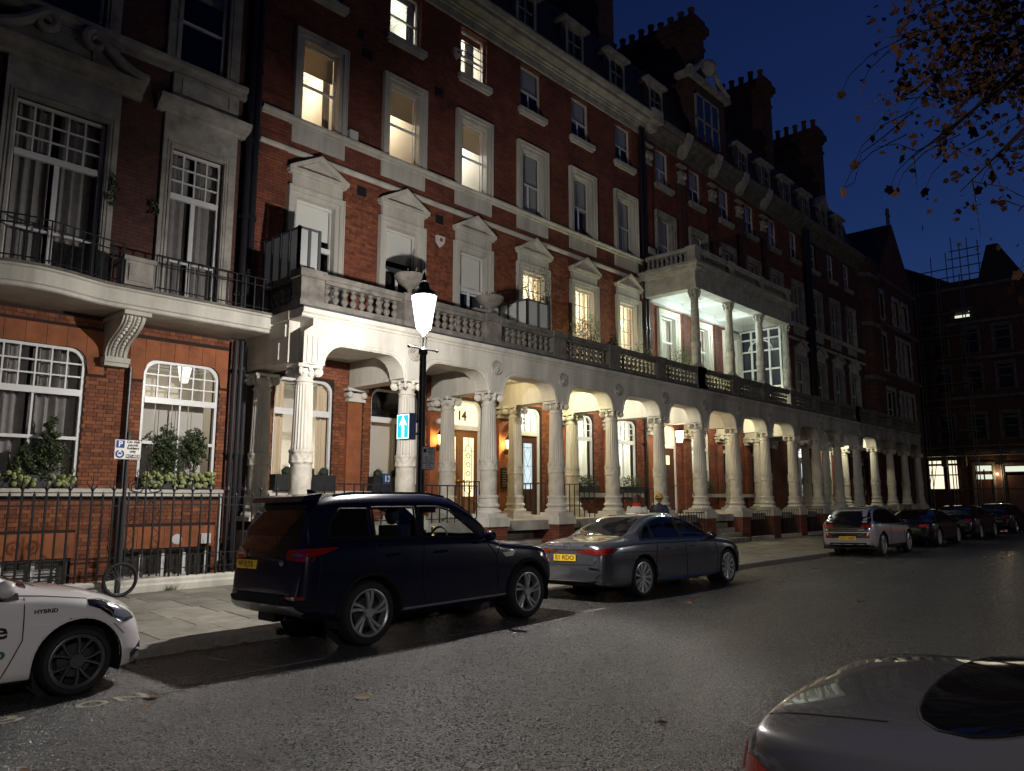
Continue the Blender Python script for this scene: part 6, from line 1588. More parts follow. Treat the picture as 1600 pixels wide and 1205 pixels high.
class Car:
    def __init__(s, name, label, loc, rz, L, W, top, belt, plan, bottom, axles, wr, paint, cat='car', tumble=.36, rx=-.025, arch=None, group=None, step=.045):
        s.root = thing(name, loc, label, cat, group, rz=rz, rx=rx)
        s.L, s.W, s.axles, s.wr = L, W, axles, wr
        s.AR = arch or wr + .055
        xs = set()
        x = 0.0
        while x < L:
            xs.add(round(x, 3)); x += .018 if (x < .35 or x > L - .35) else step
        xs.add(L); xs = sorted(xs)
        rows = []
        for x in xs:
            w = W * smooth_tab(plan, x); zb = lerp_tab(bottom, x); zs = smooth_tab(belt, x); zt = smooth_tab(top, x)
            zs = min(zs, zt - .012); h = zt - zs
            zs = max(zs, zb + .08)
            P = [(0, zb), (w*.55, zb), (w - .10, zb + .008), (w - .035, zb + .05), (w - .010, zb + .14), (w, zb + .38*(zs - zb)), (w - .004, zb + .70*(zs - zb)), (w - .022, zs - .055), (w - .055, zs)]
            k = max(0, min(1, (h - .10) / .18)); k = k*k*(3 - 2*k)
            yg = w - .085; yr = yg - tumble * h
            A = [(yg, zs + .018), (yr + .60*(yg - yr), zs + .40*h), (yr + .22*(yg - yr), zs + .78*h), (yr - .03, zt - .055), (yr - .11, zt - .016), (yr*.5, zt - .002), (0, zt)]
            B = [(w*.88, zs + .30*h), (w*.78, zs + .58*h), (w*.66, zs + .78*h), (w*.5, zs + .90*h), (w*.36, zs + .96*h), (w*.18, zs + .99*h), (0, zt)]
            P += [(a[0]*k + b[0]*(1 - k), a[1]*k + b[1]*(1 - k)) for a, b in zip(A, B)]
            rows.append([(x, y, z) for y, z in catmull(P, 4)])
        mb = MB()
        full = [[(p[0], -p[1], p[2]) for p in r] + [p for p in reversed(r[:-1])] for r in rows]
        mb.grid(full)
        mb.face([p for p in full[0]]); mb.face([p for p in full[-1]])
        me0 = mb.mesh('shell', None)
        bm = bmesh.new(); bm.from_mesh(me0); s.bvh = BVHTree.FromBMesh(bm); bm.free(); bpy.data.meshes.remove(me0)
        s.full = mb; s.paint = paint; s.cuts = []; s.cuts_top = []
    def cut(s, poly): s.cuts.append(poly)
    def finish(s):
        """cuts arches and side windows, links the body"""
        mb = s.full; out = MB(); W = s.W; AR = s.AR
        def inpoly(poly, x, z):
            c = False; n = len(poly)
            for i in range(n):
                (x1, z1), (x2, z2) = poly[i], poly[(i+1) % n]
                if (z1 > z) != (z2 > z) and x < (x2 - x1)*(z - z1)/(z2 - z1) + x1: c = not c
            return c
        keep = []
        for f in mb.f:
            c = Vector((0, 0, 0))
            for i in f: c += Vector(mb.v[i])
            c /= len(f); drop = False
            if len(f) == 4:
                for ax in s.axles:
                    if abs(c.y) > W - .34 and math.hypot(c.x - ax, c.z - s.wr) < AR: drop = True
                if abs(c.y) > .35:
                    for p in s.cuts:
                        if inpoly(p, c.x, c.z): drop = True
                for p, zmin in s.cuts_top:
                    if c.z > zmin and inpoly(p, c.x, c.y): drop = True
            if not drop: keep.append(f)
        v = [list(p) for p in mb.v]
        for i, p in enumerate(v):
            for ax in s.axles:
                if abs(p[1]) > W - .36:
                    d = math.hypot(p[0] - ax, p[2] - s.wr)
                    if d < AR and d > .01:
                        if p[2] < s.wr: p[0] = ax + math.copysign(math.sqrt(max(0, AR*AR - (p[2] - s.wr)**2)), p[0] - ax)
                        else: p[0] = ax + (p[0] - ax)*AR/d; p[2] = s.wr + (p[2] - s.wr)*AR/d
        out.v = v; out.f = keep; out.m = [0]*len(keep)
        s.body = out.build('body', s.paint, s.root, smooth=.7, local=True)
        for ax in s.axles:
            for sd in (-1, 1):
                m = MB(); a, b = sorted((sd*(W - .015), sd*(W - .36)))
                seg = 22; rowsA = []
                for k in range(seg + 1):
                    t = -.35 + (PI + .7)*k/seg; rowsA.append([(ax + AR*math.cos(t), a, s.wr + AR*math.sin(t)), (ax + AR*math.cos(t), b, s.wr + AR*math.sin(t))])
                m.grid(rowsA); yi = sd*(W - .36)
                m.face([(ax + AR*math.cos(2*PI*k/20), yi, s.wr + AR*math.sin(2*PI*k/20)) for k in range(20)])
                m.build('arch_liner', M_black, s.root, local=True)
    def proj(s, poly, axis, eps=.004, cuts=2):
        bm = bmesh.new()
        vs = [bm.verts.new((p[0], p[1], 0)) for p in poly]; bm.faces.new(vs)
        bmesh.ops.triangulate(bm, faces=bm.faces[:])
        for _ in range(cuts):
            le = [e for e in bm.edges if e.calc_length() > .07]
            if le: bmesh.ops.subdivide_edges(bm, edges=le, cuts=1)
            bmesh.ops.triangulate(bm, faces=bm.faces[:])
        O = {'right': lambda u, v: (Vector((u, -3, v)), Vector((0, 1, 0))), 'left': lambda u, v: (Vector((u, 3, v)), Vector((0, -1, 0))), 'rear': lambda u, v: (Vector((-3, u, v)), Vector((1, 0, 0))),
             'front': lambda u, v: (Vector((s.L + 3, u, v)), Vector((-1, 0, 0))), 'top': lambda u, v: (Vector((u, v, 4)), Vector((0, 0, -1)))}[axis]
        for q in bm.verts:
            o, d = O(q.co.x, q.co.y)
            h = s.bvh.ray_cast(o, d)
            if h[0] is None:
                near = s.bvh.find_nearest(o + d*2.5); q.co = near[0]
            else: q.co = h[0] - d*eps
        out = MB(); out.faces([tuple(q.co) for q in bm.verts], [tuple(x.index for x in f.verts) for f in bm.faces] if bm.verts.index_update() is None else [])
        bm.free(); return out
    def decal(s, name, poly, axis, mat, eps=.004, cuts=3, parent=None):
        return s.proj(poly, axis, eps, cuts).build(name, mat, parent or s.root, smooth=.6, local=True)
    def line(s, name, pts, axis, mat, w=.007, eps=.003, tube=None):
        P = []
        for (u0, v0), (u1, v1) in zip(pts[:-1], pts[1:]):
            n = max(2, int(math.hypot(u1 - u0, v1 - v0) / .06))
            for k in range(n): P.append((u0 + (u1 - u0)*k/n, v0 + (v1 - v0)*k/n))
        P.append(pts[-1]); out = MB(); Q = []
        for u, v in P:
            o, d = {'right': (Vector((u, -3, v)), Vector((0, 1, 0))), 'left': (Vector((u, 3, v)), Vector((0, -1, 0))), 'rear': (Vector((-3, u, v)), Vector((1, 0, 0))), 'front': (Vector((s.L + 3, u, v)), Vector((-1, 0, 0))), 'top': (Vector((u, v, 4)), Vector((0, 0, -1)))}[axis]
            h = s.bvh.ray_cast(o, d)
            if h[0] is not None: Q.append(h[0] - d*eps)
        if len(Q) < 2: return None
        out.tube(Q, tube or w, 5)
        return out.build(name, mat, s.root, smooth=True, local=True)
    def wheel(s, ax, sd, rim, spokes, rimr, tw=.12, rimmat=None, width=.24, inset=.0, depth=.045):
        wr = s.wr; yo = sd*(s.W - .012 - inset)
        t = MB(); R = wr; r0 = rimr
        prof = [(r0, -.0), (r0 + .012, .012), (R - .03, .006), (R - .008, -.02), (R, -.05), (R, -width + .05), (R - .02, -width + .01), (r0, -width)]
        t.lathe([(r, sd*z) for r, z in prof], (ax, yo, wr), 36, axis='y')
        w = t.build('wheel', M_tyre, s.root, smooth=.6, local=True)
        m = MB(); m.lathe([(r0 + .004, sd*-.002), (r0 - .012, sd*.002), (r0 - .03, sd*-.01), (r0 - .035, sd*-.12)], (ax, yo, wr), 36, axis='y')
        hub = .062
        for k in range(spokes):
            a = 2*PI*k/spokes
            for (u, wd0, wd1, tws) in rim:
                A0, A1 = a + u, a + u + tws
                pts = []
                n = 5
                for j in range(n + 1):
                    q = j/n; rr_ = hub*.7 + (r0 - .018 - hub*.7)*q; an = A0 + (A1 - A0)*q; hw = wd0 + (wd1 - wd0)*q
                    pts.append((rr_, an, hw, -.022*(1 - q)**2 + .0))
                rowsS = []
                for rr_, an, hw, dz in pts:
                    c_, s_ = math.cos(an), math.sin(an); y0 = yo + sd*(dz - .008)
                    def P(o, y): return (ax + rr_*c_ - o*s_, y, wr + rr_*s_ + o*c_)
                    rowsS.append([P(-hw, y0 - sd*depth), P(-hw, y0 - sd*.008), P(-hw*.6, y0), P(hw*.6, y0), P(hw, y0 - sd*.008), P(hw, y0 - sd*depth)])
                m.grid(rowsS)
        m.cyl((ax, yo - sd*.03, wr), hub, -.03, .025, 14, axis='y'); m.build('rim', rimmat or M_alloy, w, smooth=.5, local=True)
        m = MB().cyl((ax, yo - sd*.10, wr), r0*.62, -.012, .012, 20, axis='y'); m.build('brake_disc', M_disc, w, smooth=.4, local=True)
        MB().cyl((ax, yo - sd*(width - .03), wr), r0 + .004, -.01, .01, 20, axis='y').build('wheel_back', M_black, w, local=True)
        return w
    def wheels(s, **k):
        for ax in s.axles:
            for sd in (-1, 1): s.wheel(ax, sd, inset=.02 if sd < 0 else s.far_inset, **k)
    far_inset = .02
    def text(s, name, body, u, v, size, axis, mat, parent=None, width=None, bold=0.0, eps=.006, depth=0.0):
        cu = bpy.data.curves.new(name, 'FONT'); cu.body = body; cu.size = size; cu.align_x = 'CENTER'; cu.align_y = 'CENTER'; cu.offset = bold; cu.resolution_u = 2
        t = bpy.data.objects.new('tmp_text', cu); COL.objects.link(t); me = bpy.data.meshes.new_from_object(t.evaluated_get(bpy.context.evaluated_depsgraph_get())); bpy.data.objects.remove(t)
        xs = [q.co.x for q in me.vertices]; k = (width / (max(xs) - min(xs))) if width else 1
        for q in me.vertices:
            a, b = q.co.x*k, q.co.y
            if axis == 'rear': o, d = Vector((-3, u - a, v + b)), Vector((1, 0, 0))
            elif axis == 'right': o, d = Vector((u + a, -3, v + b)), Vector((0, 1, 0))
            h = s.bvh.ray_cast(o, d)
            q.co = (h[0] - d*eps) if h[0] is not None else (o + d*3)
        me.materials.clear(); me.materials.append(mat); me.name = name
        ob = bpy.data.objects.new(name, me); COL.objects.link(ob); ob.parent = parent or s.root; return ob
    def plate(s, txt, yc, z, x, w=.50, h=.105, tilt=.0):
        xs_ = [s.bvh.ray_cast(Vector((-3, yc + a, z + b)), Vector((1, 0, 0)))[0] for a in (-w/2, 0, w/2) for b in (-h/2, h/2)]
        x = min(q.x for q in xs_ if q is not None) - .006
        m = MB().box(x - .012, x + .05, yc - w/2, yc + w/2, z - h/2, z + h/2); p = m.build('number_plate', M_plate, s.root, local=True)
        M = Matrix.Translation((x - .0145, yc, z)) @ Matrix.Rotation(-PI/2, 4, 'Z') @ Matrix.Rotation(PI/2, 4, 'X')
        text_mesh('plate_text', txt, h*.98, M_black, p, M, .0015, w*.84); return p
    def mirror(s, x, z, sd=-1, mat=None):
        m = MB(); y = sd*(s.W + .10)
        m.ball((x, y, z), .12, 12, 8, (.62, .85, .62)); m.tube([(x + .02, sd*(s.W - .06), z - .07), (x + .01, y, z - .05)], .03, 6); return m.build('wing_mirror', mat or s.paint, s.root, smooth=True, local=True)
def carpaint(name, col, rough=.28, metal=.0, coat=1.0, spec=.5):
    m = plain(name, col, rough, metal, spec, coat=coat); return m
P_navy = carpaint('navy_paint', (.003, .005, .020), .3, 0, .45, .2); P_grey = carpaint('graphite_paint', (.12, .122, .14), .24, .6); P_white = carpaint('white_paint', (.80, .76, .76), .35)
P_black = carpaint('black_paint', (.006, .006, .007), .25); P_silver = carpaint('silver_paint', (.22, .205, .205), .26, .45); P_lilac = carpaint('pale_silver_paint', (.44, .40, .41), .3, .3)
M_alloy = plain('alloy', (.62, .62, .63), .32, metal=.5); M_alloyd = plain('alloy_dark', (.45, .45, .47), .35, metal=.55); M_rimdk = plain('dark_rim', (.16, .16, .165), .3, metal=.7); M_disc = plain('disc_steel', (.06, .06, .06), .6, metal=.5)
M_chrome = plain('chrome', (.7, .7, .72), .15, metal=1.0); M_trim = plain('black_trim', (.012, .012, .013), .75, spec=.2); M_cargl = glass_mat('car_glass', (.82, .84, .84), 1.0); M_privacy = plain('privacy_glass', (.006, .006, .008), .05, spec=.7)
M_tail = plain('tail_red', (.22, .008, .006), .12, coat=1.0); M_taillit = plain('tail_red_lit', (.16, .008, .004), .12, noise=.8, nscale=26, bump=.9, bscale=55, coat=1.0, emit=(1, .06, .02), estr=.03); M_lens = plain('lamp_lens', (.30, .31, .33), .12, metal=.5, coat=1.0)
M_plate = plain('yellow_plate', (.85, .54, .03), .45); M_skid = plain('silver_trim', (.34, .34, .34), .4, metal=.5); M_seat = plain('seat_leather', (.02, .02, .022), .6); M_lockyel = plain('yellow_lock', (.65, .42, .06), .4); M_greentxt = plain('green_print', (.03, .14, .05), .5); M_stripe = plain('chrome_strip', (.5, .5, .52), .2, metal=1.0)

def chk_side(c, poly, cut, mat, name='side_window', gasket=True):
    """side glazing on both sides"""
    for ax in ('right', 'left'):
        c.decal(name, poly, ax, mat, eps=.004 if not cut else .002)
        if gasket: c.line('window_seal', list(poly) + [poly[0]], ax, M_trim, .014, .002)
    if cut: c.cut(poly)

# --- dark blue SUV
SX = 4.72
suv = Car('suv', 'large dark navy SUV with yellow rear plate parked by the street lamp', (SX, 8.56, -.112), 0, 4.66, .89,
    top=[(0, .62), (.03, .95), (.07, 1.16), (.13, 1.36), (.20, 1.55), (.27, 1.70), (.36, 1.79), (.7, 1.835), (1.3, 1.85), (2.0, 1.845), (2.45, 1.80), (2.75, 1.66), (3.05, 1.42), (3.30, 1.22), (3.5, 1.16), (4.0, 1.12), (4.35, 1.06), (4.52, .96), (4.60, .82), (4.66, .60)],
    belt=[(0, .58), (.05, .95), (.12, 1.18), (.3, 1.22), (1, 1.22), (2, 1.205), (3.0, 1.18), (3.4, 1.10), (4.2, 1.02), (4.5, .90), (4.66, .55)],
    plan=[(0, .80), (.05, .885), (.12, .935), (.25, .97), (.5, .99), (1.2, 1), (3.4, 1), (3.9, .985), (4.25, .94), (4.5, .84), (4.6, .74), (4.66, .58)],
    bottom=[(0, .52), (.1, .44), (.35, .36), (.7, .30), (3.9, .30), (4.3, .34), (4.66, .42)], axles=(.98, 3.87), wr=.385, paint=P_navy, tumble=.26)
suv.far_inset = .30
dl1 = [(.42, 1.30), (1.02, 1.28), (1.02, 1.64), (.62, 1.64), (.48, 1.50)]; dl2 = [(1.10, 1.275), (1.78, 1.262), (1.78, 1.655), (1.10, 1.655)]; dl3 = [(1.92, 1.26), (2.92, 1.225), (2.86, 1.27), (2.42, 1.60), (2.22, 1.655), (1.84, 1.66)]
chk_side(suv, dl1, False, M_privacy); chk_side(suv, dl2, True, M_cargl); chk_side(suv, dl3, True, M_cargl)
SW = [(2.50, -.58), (2.58, -.62), (3.18, -.69), (3.22, -.55), (3.25, 0), (3.22, .55), (3.18, .69), (2.58, .62), (2.50, .58), (2.46, 0)]
suv.cuts_top.append((SW, 1.16))
suv.finish(); suv.wheels(rim=((-.16, .015, .024, .30), (.16, .015, .024, .30)), spokes=5, rimr=.285, rimmat=M_alloyd)
suv.decal('windscreen', SW, 'top', M_cargl, .002); suv.line('window_seal', SW + [SW[0]], 'top', M_trim, .016, .002)
suv.decal('rear_window', [(-.62, 1.34), (.62, 1.34), (.60, 1.58), (.56, 1.70), (-.56, 1.70), (-.60, 1.58)], 'rear', M_privacy); suv.decal('tailgate_panel', [(-.66, 1.08), (.66, 1.08), (.64, 1.33), (-.64, 1.33)], 'rear', M_gloss)
for s_ in (-1, 1):
    suv.decal('tail_light', [(s_*.48, 1.05), (s_*.845, 1.04), (s_*.85, 1.19), (s_*.48, 1.17)], 'rear', M_tail, .012); suv.decal('tail_light', [(.07, 1.085), (.28, 1.11), (.52, 1.185), (.46, 1.195), (.10, 1.185)], 'right' if s_ < 0 else 'left', M_tail, .008)
    suv.decal('light_bar', [(s_*.56, 1.10), (s_*.82, 1.10), (s_*.82, 1.125), (s_*.56, 1.125)], 'rear', M_chrome, .016); suv.decal('reflector', [(s_*.52, .615), (s_*.82, .615), (s_*.82, .65), (s_*.52, .65)], 'rear', M_tail, .010)
m = MB()
m.prism([(.15, 1.735), (.4, 1.76), (.45, 1.835), (.19, 1.80)], 'y', -.60, .60); m.build('roof_spoiler', P_navy, suv.root, smooth=.4, local=True)
suv.decal('bumper', [(-.70, .40), (.70, .40), (.86, .50), (.86, .61), (.6, .60), (.5, .66), (-.5, .66), (-.6, .60), (-.86, .61), (-.86, .50)], 'rear', M_trim, .03); sk = suv.decal('skid_plate', [(-.62, .385), (.62, .385), (.80, .46), (.74, .545), (-.74, .545), (-.80, .46)], 'rear', M_skid, .045)
for y in (-.32, -.12, .12, .32): suv.decal('skid_slot', [(y - .025, .39), (y + .025, .39), (y + .02, .435), (y - .02, .435)], 'rear', M_black, .05)
suv.plate('WF18 JYX', .42, .985, .055, .46, .105)
suv.text('badge_letters', 'DISCOVERY', .12, 1.285, .075, 'rear', M_chromed, width=.78, eps=.012)
m = MB(); m.lathe([(.001, -.004), (.05, -.003), (.055, .0)], (0, 0, 0), 14, axis='x'); me_ = m.mesh('badge', M_chromed); o = bpy.data.objects.new('badge', me_); COL.objects.link(o); o.parent = suv.root; o.location = (.02, -.42, 1.02); o.scale = (1, 1, .6)
for ax in ('right', 'left'):
    for pts in ([(1.84, 1.24), (1.80, .62), (1.86, .42)], [(1.06, 1.26), (1.06, .98), (1.16, .80), (1.42, .56), (1.44, .42)], [(2.98, 1.16), (3.18, .96), (3.2, .50)], [(.30, 1.22), (.26, .9), (.24, .68)], [(3.3, 1.16), (3.2, .98)]): suv.line('door_seam', pts, ax, M_black, .006)
    suv.line('sill_trim', [(1.45, .38), (3.35, .40)], ax, M_skid, .016, .006); suv.decal('wing_vent', [(3.30, .985), (3.58, 1.0), (3.52, .93), (3.36, .925)], ax, M_skid, .008)
    for hx in (1.22, 2.02): suv.line('door_handle', [(hx, 1.06), (hx + .2, 1.065)], ax, P_navy, .018, .012)
    for A in suv.axles: suv.line('arch_trim', [(A + (suv.AR + .03)*math.cos(t), suv.wr + (suv.AR + .03)*math.sin(t)) for t in [PI*k/20 for k in range(21)]], ax, M_trim, .030, .004)
    suv.decal('headlight', [(4.10, .98), (4.55, .88), (4.60, .76), (4.3, .82)], ax, M_lens, .006)
suv.mirror(2.95, 1.24, -1); suv.mirror(2.95, 1.24, 1)
m = MB()
for y in (-.4, .4): m.box(1.62, 1.78, y - .24, y + .24, .7, 1.42); m.ball((1.66, y, 1.54), .13, 10, 6, (.6, 1, .9)); m.box(1.5, 2.2, y - .25, y + .25, .55, .78)
m.box(.7, .95, -.6, .6, .7, 1.4); m.box(2.7, 3.1, -.66, .66, .7, 1.12); m.box(.3, 3.1, -.7, .7, .45, .5); m.build('seats', M_seat, suv.root, local=True)
m = MB().tube([(2.50 + .05*math.sin(t), -.38 + .185*math.cos(t), 1.20 + .175*math.sin(t)) for t in [2*PI*k/28 for k in range(28)]], .017, 7, True); m.tube([(2.5, -.55, 1.2), (2.52, -.21, 1.2)], .02, 6); m.tube([(2.52, -.38, 1.2), (2.7, -.38, 1.05)], .03, 6); m.build('steering_wheel', M_seat, suv.root, smooth=True, local=True)
m = MB().tube([(2.44, -.52, 1.10), (2.48, -.30, 1.16), (2.62, -.12, 1.30), (2.70, -.04, 1.36)], [.035, .03, .022, .026], 8); m.build('steering_lock', M_lockyel, suv.root, smooth=True, local=True)
m = MB().box(2.55, 2.70, -.10, .10, 1.58, 1.66); m.tube([(2.62, 0, 1.66), (2.62, 0, 1.74)], .012, 5); m.build('interior_mirror', M_black, suv.root, local=True)
m = MB().prism([(.62, 1.82), (.78, 1.83), (.64, 1.90), (.60, 1.90)], 'y', -.02, .02); m.build('aerial', P_navy, suv.root, local=True)
for y in (-.66, .66): MB().tube([(.55, y, 1.80), (.8, y, 1.835), (2.0, y, 1.84), (2.35, y, 1.79)], .016, 6).build('roof_rail', P_navy, suv.root, smooth=True, local=True)
m = MB(); m.tube([(.45, -.5, .33), (.5, .5, .33)], .03, 6); m.tube([(.15, -.3, .36), (1.3, -.3, .33)], .035, 6); m.box(.25, .5, .1, .5, .28, .42); m.cyl((.98, 0, .385), .05, -.7, .6, 8, axis='y'); m.build('underbody', M_black, suv.root, local=True)

# --- grey saloon
S2 = 10.55
sal = Car('saloon_car', 'graphite grey saloon with red tail lights and many spoked wheels, parked ahead of the SUV', (S2, 8.56, -.112), 0, 5.32, .88,
    top=[(0, .62), (.03, .86), (.07, .98), (.16, 1.02), (.5, 1.065), (.85, 1.10), (1.05, 1.16), (1.45, 1.34), (1.8, 1.45), (2.2, 1.495), (2.7, 1.49), (3.1, 1.41), (3.5, 1.23), (3.85, 1.06), (4.2, 1.0), (4.7, .93), (5.05, .83), (5.22, .70), (5.32, .50)],
    belt=[(0, .58), (.05, .84), (.15, .93), (.6, .965), (1.2, .985), (2.2, .975), (3.5, .955), (4.2, .90), (4.8, .82), (5.15, .70), (5.32, .46)],
    plan=[(0, .74), (.05, .83), (.12, .885), (.3, .945), (.6, .98), (1.1, 1), (4.1, 1), (4.6, .97), (4.95, .90), (5.15, .80), (5.26, .68), (5.32, .52)],
    bottom=[(0, .34), (.2, .25), (.6, .21), (4.6, .20), (5.1, .22), (5.32, .28)], axles=(1.17, 4.36), wr=.355, paint=P_grey, tumble=.52)
sal.far_inset = .30
d1 = [(1.20, 1.03), (1.62, 1.025), (1.62, 1.27), (1.48, 1.24)]; d2 = [(1.67, 1.025), (2.62, 1.012), (2.58, 1.36), (2.2, 1.385), (1.95, 1.37), (1.67, 1.29)]; d3 = [(2.70, 1.012), (3.72, .995), (3.5, 1.10), (3.12, 1.28), (2.9, 1.345), (2.66, 1.36)]
chk_side(sal, d1, False, M_privacy); chk_side(sal, d2, False, M_privacy); chk_side(sal, d3, True, M_cargl)
SW2 = [(3.08, -.50), (3.2, -.54), (3.80, -.64), (3.88, -.45), (3.92, 0), (3.88, .45), (3.80, .64), (3.2, .54), (3.08, .50), (3.04, 0)]
sal.cuts_top.append((SW2, .98))
sal.finish(); sal.wheels(rim=((-.055, .010, .013, 0), (.055, .010, .013, 0)), spokes=11, rimr=.275)
sal.decal('rear_window', [(.92, -.58), (1.60, -.47), (1.68, 0), (1.60, .47), (.92, .58), (.84, 0)], 'top', M_privacy); sal.decal('windscreen', SW2, 'top', M_cargl, .002); sal.line('window_seal', SW2 + [SW2[0]], 'top', M_trim, .014, .002)
sal.decal('roof_glass', [(1.85, -.42), (2.85, -.42), (2.85, .42), (1.85, .42)], 'top', M_privacy, .003)
for s_ in (-1, 1):
    sal.decal('tail_light', [(s_*.20, .86), (s_*.50, .90), (s_*.76, .90), (s_*.80, .84), (s_*.74, .79), (s_*.45, .82), (s_*.22, .845)], 'rear', M_taillit, .010); sal.decal('tail_light', [(.03, .79), (.06, .90), (.30, .91), (.46, .89), (.30, .83), (.12, .80)], 'right' if s_ < 0 else 'left', M_tail, .006)
    sal.decal('bumper_vent', [(s_*.50, .57), (s_*.80, .55), (s_*.80, .575), (s_*.50, .595)], 'rear', M_stripe, .012); sal.decal('exhaust_tip', [(s_*.45, .285), (s_*.72, .30), (s_*.70, .34), (s_*.45, .34)], 'rear', M_stripe, .02)
sal.decal('plate_recess', [(-.42, .66), (.42, .66), (.52, .74), (.46, .83), (-.46, .83), (-.52, .74)], 'rear', P_grey, .002); sal.plate('E1 RDO', .02, .745, .035, .50, .11)
sal.decal('diffuser', [(-.72, .24), (.72, .24), (.74, .34), (-.74, .34)], 'rear', M_trim, .008); sal.line('bumper_strip', [(-.72, .355), (0, .355), (.72, .355)], 'rear', M_stripe, .010, .01)
sal.line('boot_seam', [(-.70, .77), (-.60, .64), (0, .625), (.60, .64), (.70, .77)], 'rear', M_black, .005); sal.line('boot_strip', [(-.40, .885), (0, .89), (.40, .885)], 'rear', M_stripe, .007, .008)
m = MB(); m.tube([(.045, .07*math.cos(t), .955 + .055*math.sin(t)) for t in [2*PI*k/20 for k in range(20)]], .005, 5, True)
for a in (PI/2, PI/2 + 2*PI/3, PI/2 + 4*PI/3): m.tube([(.045, 0, .955), (.045, .068*math.cos(a), .955 + .053*math.sin(a))], .005, 4)
m.build('badge', M_chrome, sal.root, local=True)
for yy in (.44, -.42): sal.line('badge_strip', [(yy - .07, .955), (yy + .07, .958)], 'rear', M_chrome, .008, .006)
for ax in ('right', 'left'):
    for pts in ([(2.66, .99), (2.64, .6), (2.66, .30)], [(1.64, 1.0), (1.62, .80), (1.55, .62), (1.60, .34)], [(3.80, .96), (3.88, .7), (3.86, .3)]): sal.line('door_seam', pts, ax, M_black, .005)
    sal.line('window_chrome', [(1.12, 1.02), (1.6, 1.015), (2.6, 1.0), (3.78, .985)], ax, M_stripe, .008, .004); sal.line('window_chrome', [(1.12, 1.02), (1.40, 1.22), (1.7, 1.33), (2.2, 1.405), (2.9, 1.365), (3.35, 1.205), (3.78, .985)], ax, M_stripe, .008, .004)
    for hx in (1.85, 2.80): sal.line('door_handle', [(hx, .835), (hx + .20, .835)], ax, P_grey, .012, .010)
    sal.line('sill_trim', [(1.66, .275), (2.7, .265), (3.85, .275)], ax, M_stripe, .012, .012); sal.line('body_crease', [(.5, .83), (1.5, .80), (3.0, .78), (4.2, .76)], ax, P_grey, .006, .001)
    sal.decal('headlight', [(4.78, .72), (5.14, .64), (5.18, .56), (4.92, .60)], ax, M_lens, .006)
sal.mirror(3.48, 1.02, -1, P_black); sal.mirror(3.48, 1.02, 1, P_black)
m = MB()
for y in (-.4, .4): m.box(2.45, 2.62, y - .24, y + .24, .4, 1.15); m.ball((2.52, y, 1.22), .11, 8, 6, (.6, 1, .8))
m.box(3.5, 3.8, -.66, .66, .5, .95); m.box(1, 3.8, -.66, .66, .30, .36); m.build('seats', M_seat, sal.root, local=True)

# --- white car-club hatchback, only its front in the frame
X3 = 3.14 - 3.88
hat = Car('hatchback', 'white car club hatchback whose nose enters at the lower left', (X3, 8.53, -.112), 0, 3.88, .84,
    top=[(0, .6), (.05, 1.0), (.15, 1.2), (.35, 1.38), (.8, 1.47), (1.5, 1.485), (1.95, 1.44), (2.35, 1.26), (2.75, 1.05), (2.95, .985), (3.25, .94), (3.5, .87), (3.68, .79), (3.79, .70), (3.85, .58), (3.88, .42)],
    belt=[(0, .55), (.06, .9), (.2, 1.0), (1.0, .97), (2.0, .93), (2.7, .90), (3.2, .84), (3.55, .74), (3.75, .60), (3.88, .38)],
    plan=[(0, .76), (.1, .88), (.3, .96), (.7, 1), (3.1, 1), (3.4, .975), (3.6, .925), (3.74, .85), (3.83, .74), (3.88, .60)],
    bottom=[(0, .4), (.3, .22), (3.2, .18), (3.6, .17), (3.88, .20)], axles=(.68, 3.22), wr=.305, paint=P_white, tumble=.42, arch=.375, step=.035)
hat.far_inset = .28
for p in ([(.75, 1.0), (1.45, .99), (1.45, 1.34), (1.0, 1.36)], [(1.52, .99), (2.56, .965), (2.2, 1.18), (1.9, 1.33), (1.52, 1.36)]): chk_side(hat, p, False, M_privacy)
hat.finish(); hat.wheels(rim=((-.07, .010, .014, -.24), (.07, .010, .014, .24)), spokes=5, rimr=.235, rimmat=M_rimdk)
hat.decal('windscreen', [(1.95, -.56), (2.80, -.66), (2.88, 0), (2.80, .66), (1.95, .56)], 'top', M_privacy)
for ax in ('right', 'left'):
    hat.decal('headlight', [(3.28, .845), (3.40, .835), (3.62, .765), (3.75, .68), (3.74, .62), (3.60, .60), (3.50, .66), (3.40, .76), (3.28, .80)], ax, M_lens, .006); hat.decal('headlight_trim', [(3.28, .84), (3.42, .82), (3.52, .72), (3.50, .66), (3.38, .75), (3.28, .79)], ax, M_gloss, .010)
    hat.line('daylight_strip', [(3.36, .80), (3.48, .72), (3.52, .665), (3.60, .635), (3.72, .635)], ax, M_chrome, .008, .014)
    hat.line('bonnet_seam', [(3.28, .85), (2.9, .905), (2.6, .935)], ax, M_black, .004); hat.line('door_seam', [(2.76, .90), (2.76, .55), (2.62, .24)], ax, M_black, .005); hat.line('wing_seam', [(3.52, .60), (3.62, .50)], ax, M_black, .004)
    hat.decal('mirror_base', [(2.48, .965), (2.72, .945), (2.72, .89), (2.58, .885)], ax, M_black, .008); hat.decal('fog_recess', [(3.70, .30), (3.82, .40), (3.83, .27), (3.72, .22)], ax, M_black, .006); hat.decal('fog_blade', [(3.70, .24), (3.81, .31), (3.82, .25), (3.72, .215)], ax, M_skid, .012)
    for A in hat.axles: hat.line('arch_lip', [(A + (hat.AR + .008)*math.cos(t), hat.wr + (hat.AR + .008)*math.sin(t)) for t in [PI*k/20 for k in range(21)]], ax, P_white, .010, .0)
    hat.line('sill_trim', [(1.1, .21), (2.8, .20)], ax, M_trim, .02, .0)
hat.mirror(2.58, 1.0, -1); hat.mirror(2.58, 1.0, 1)
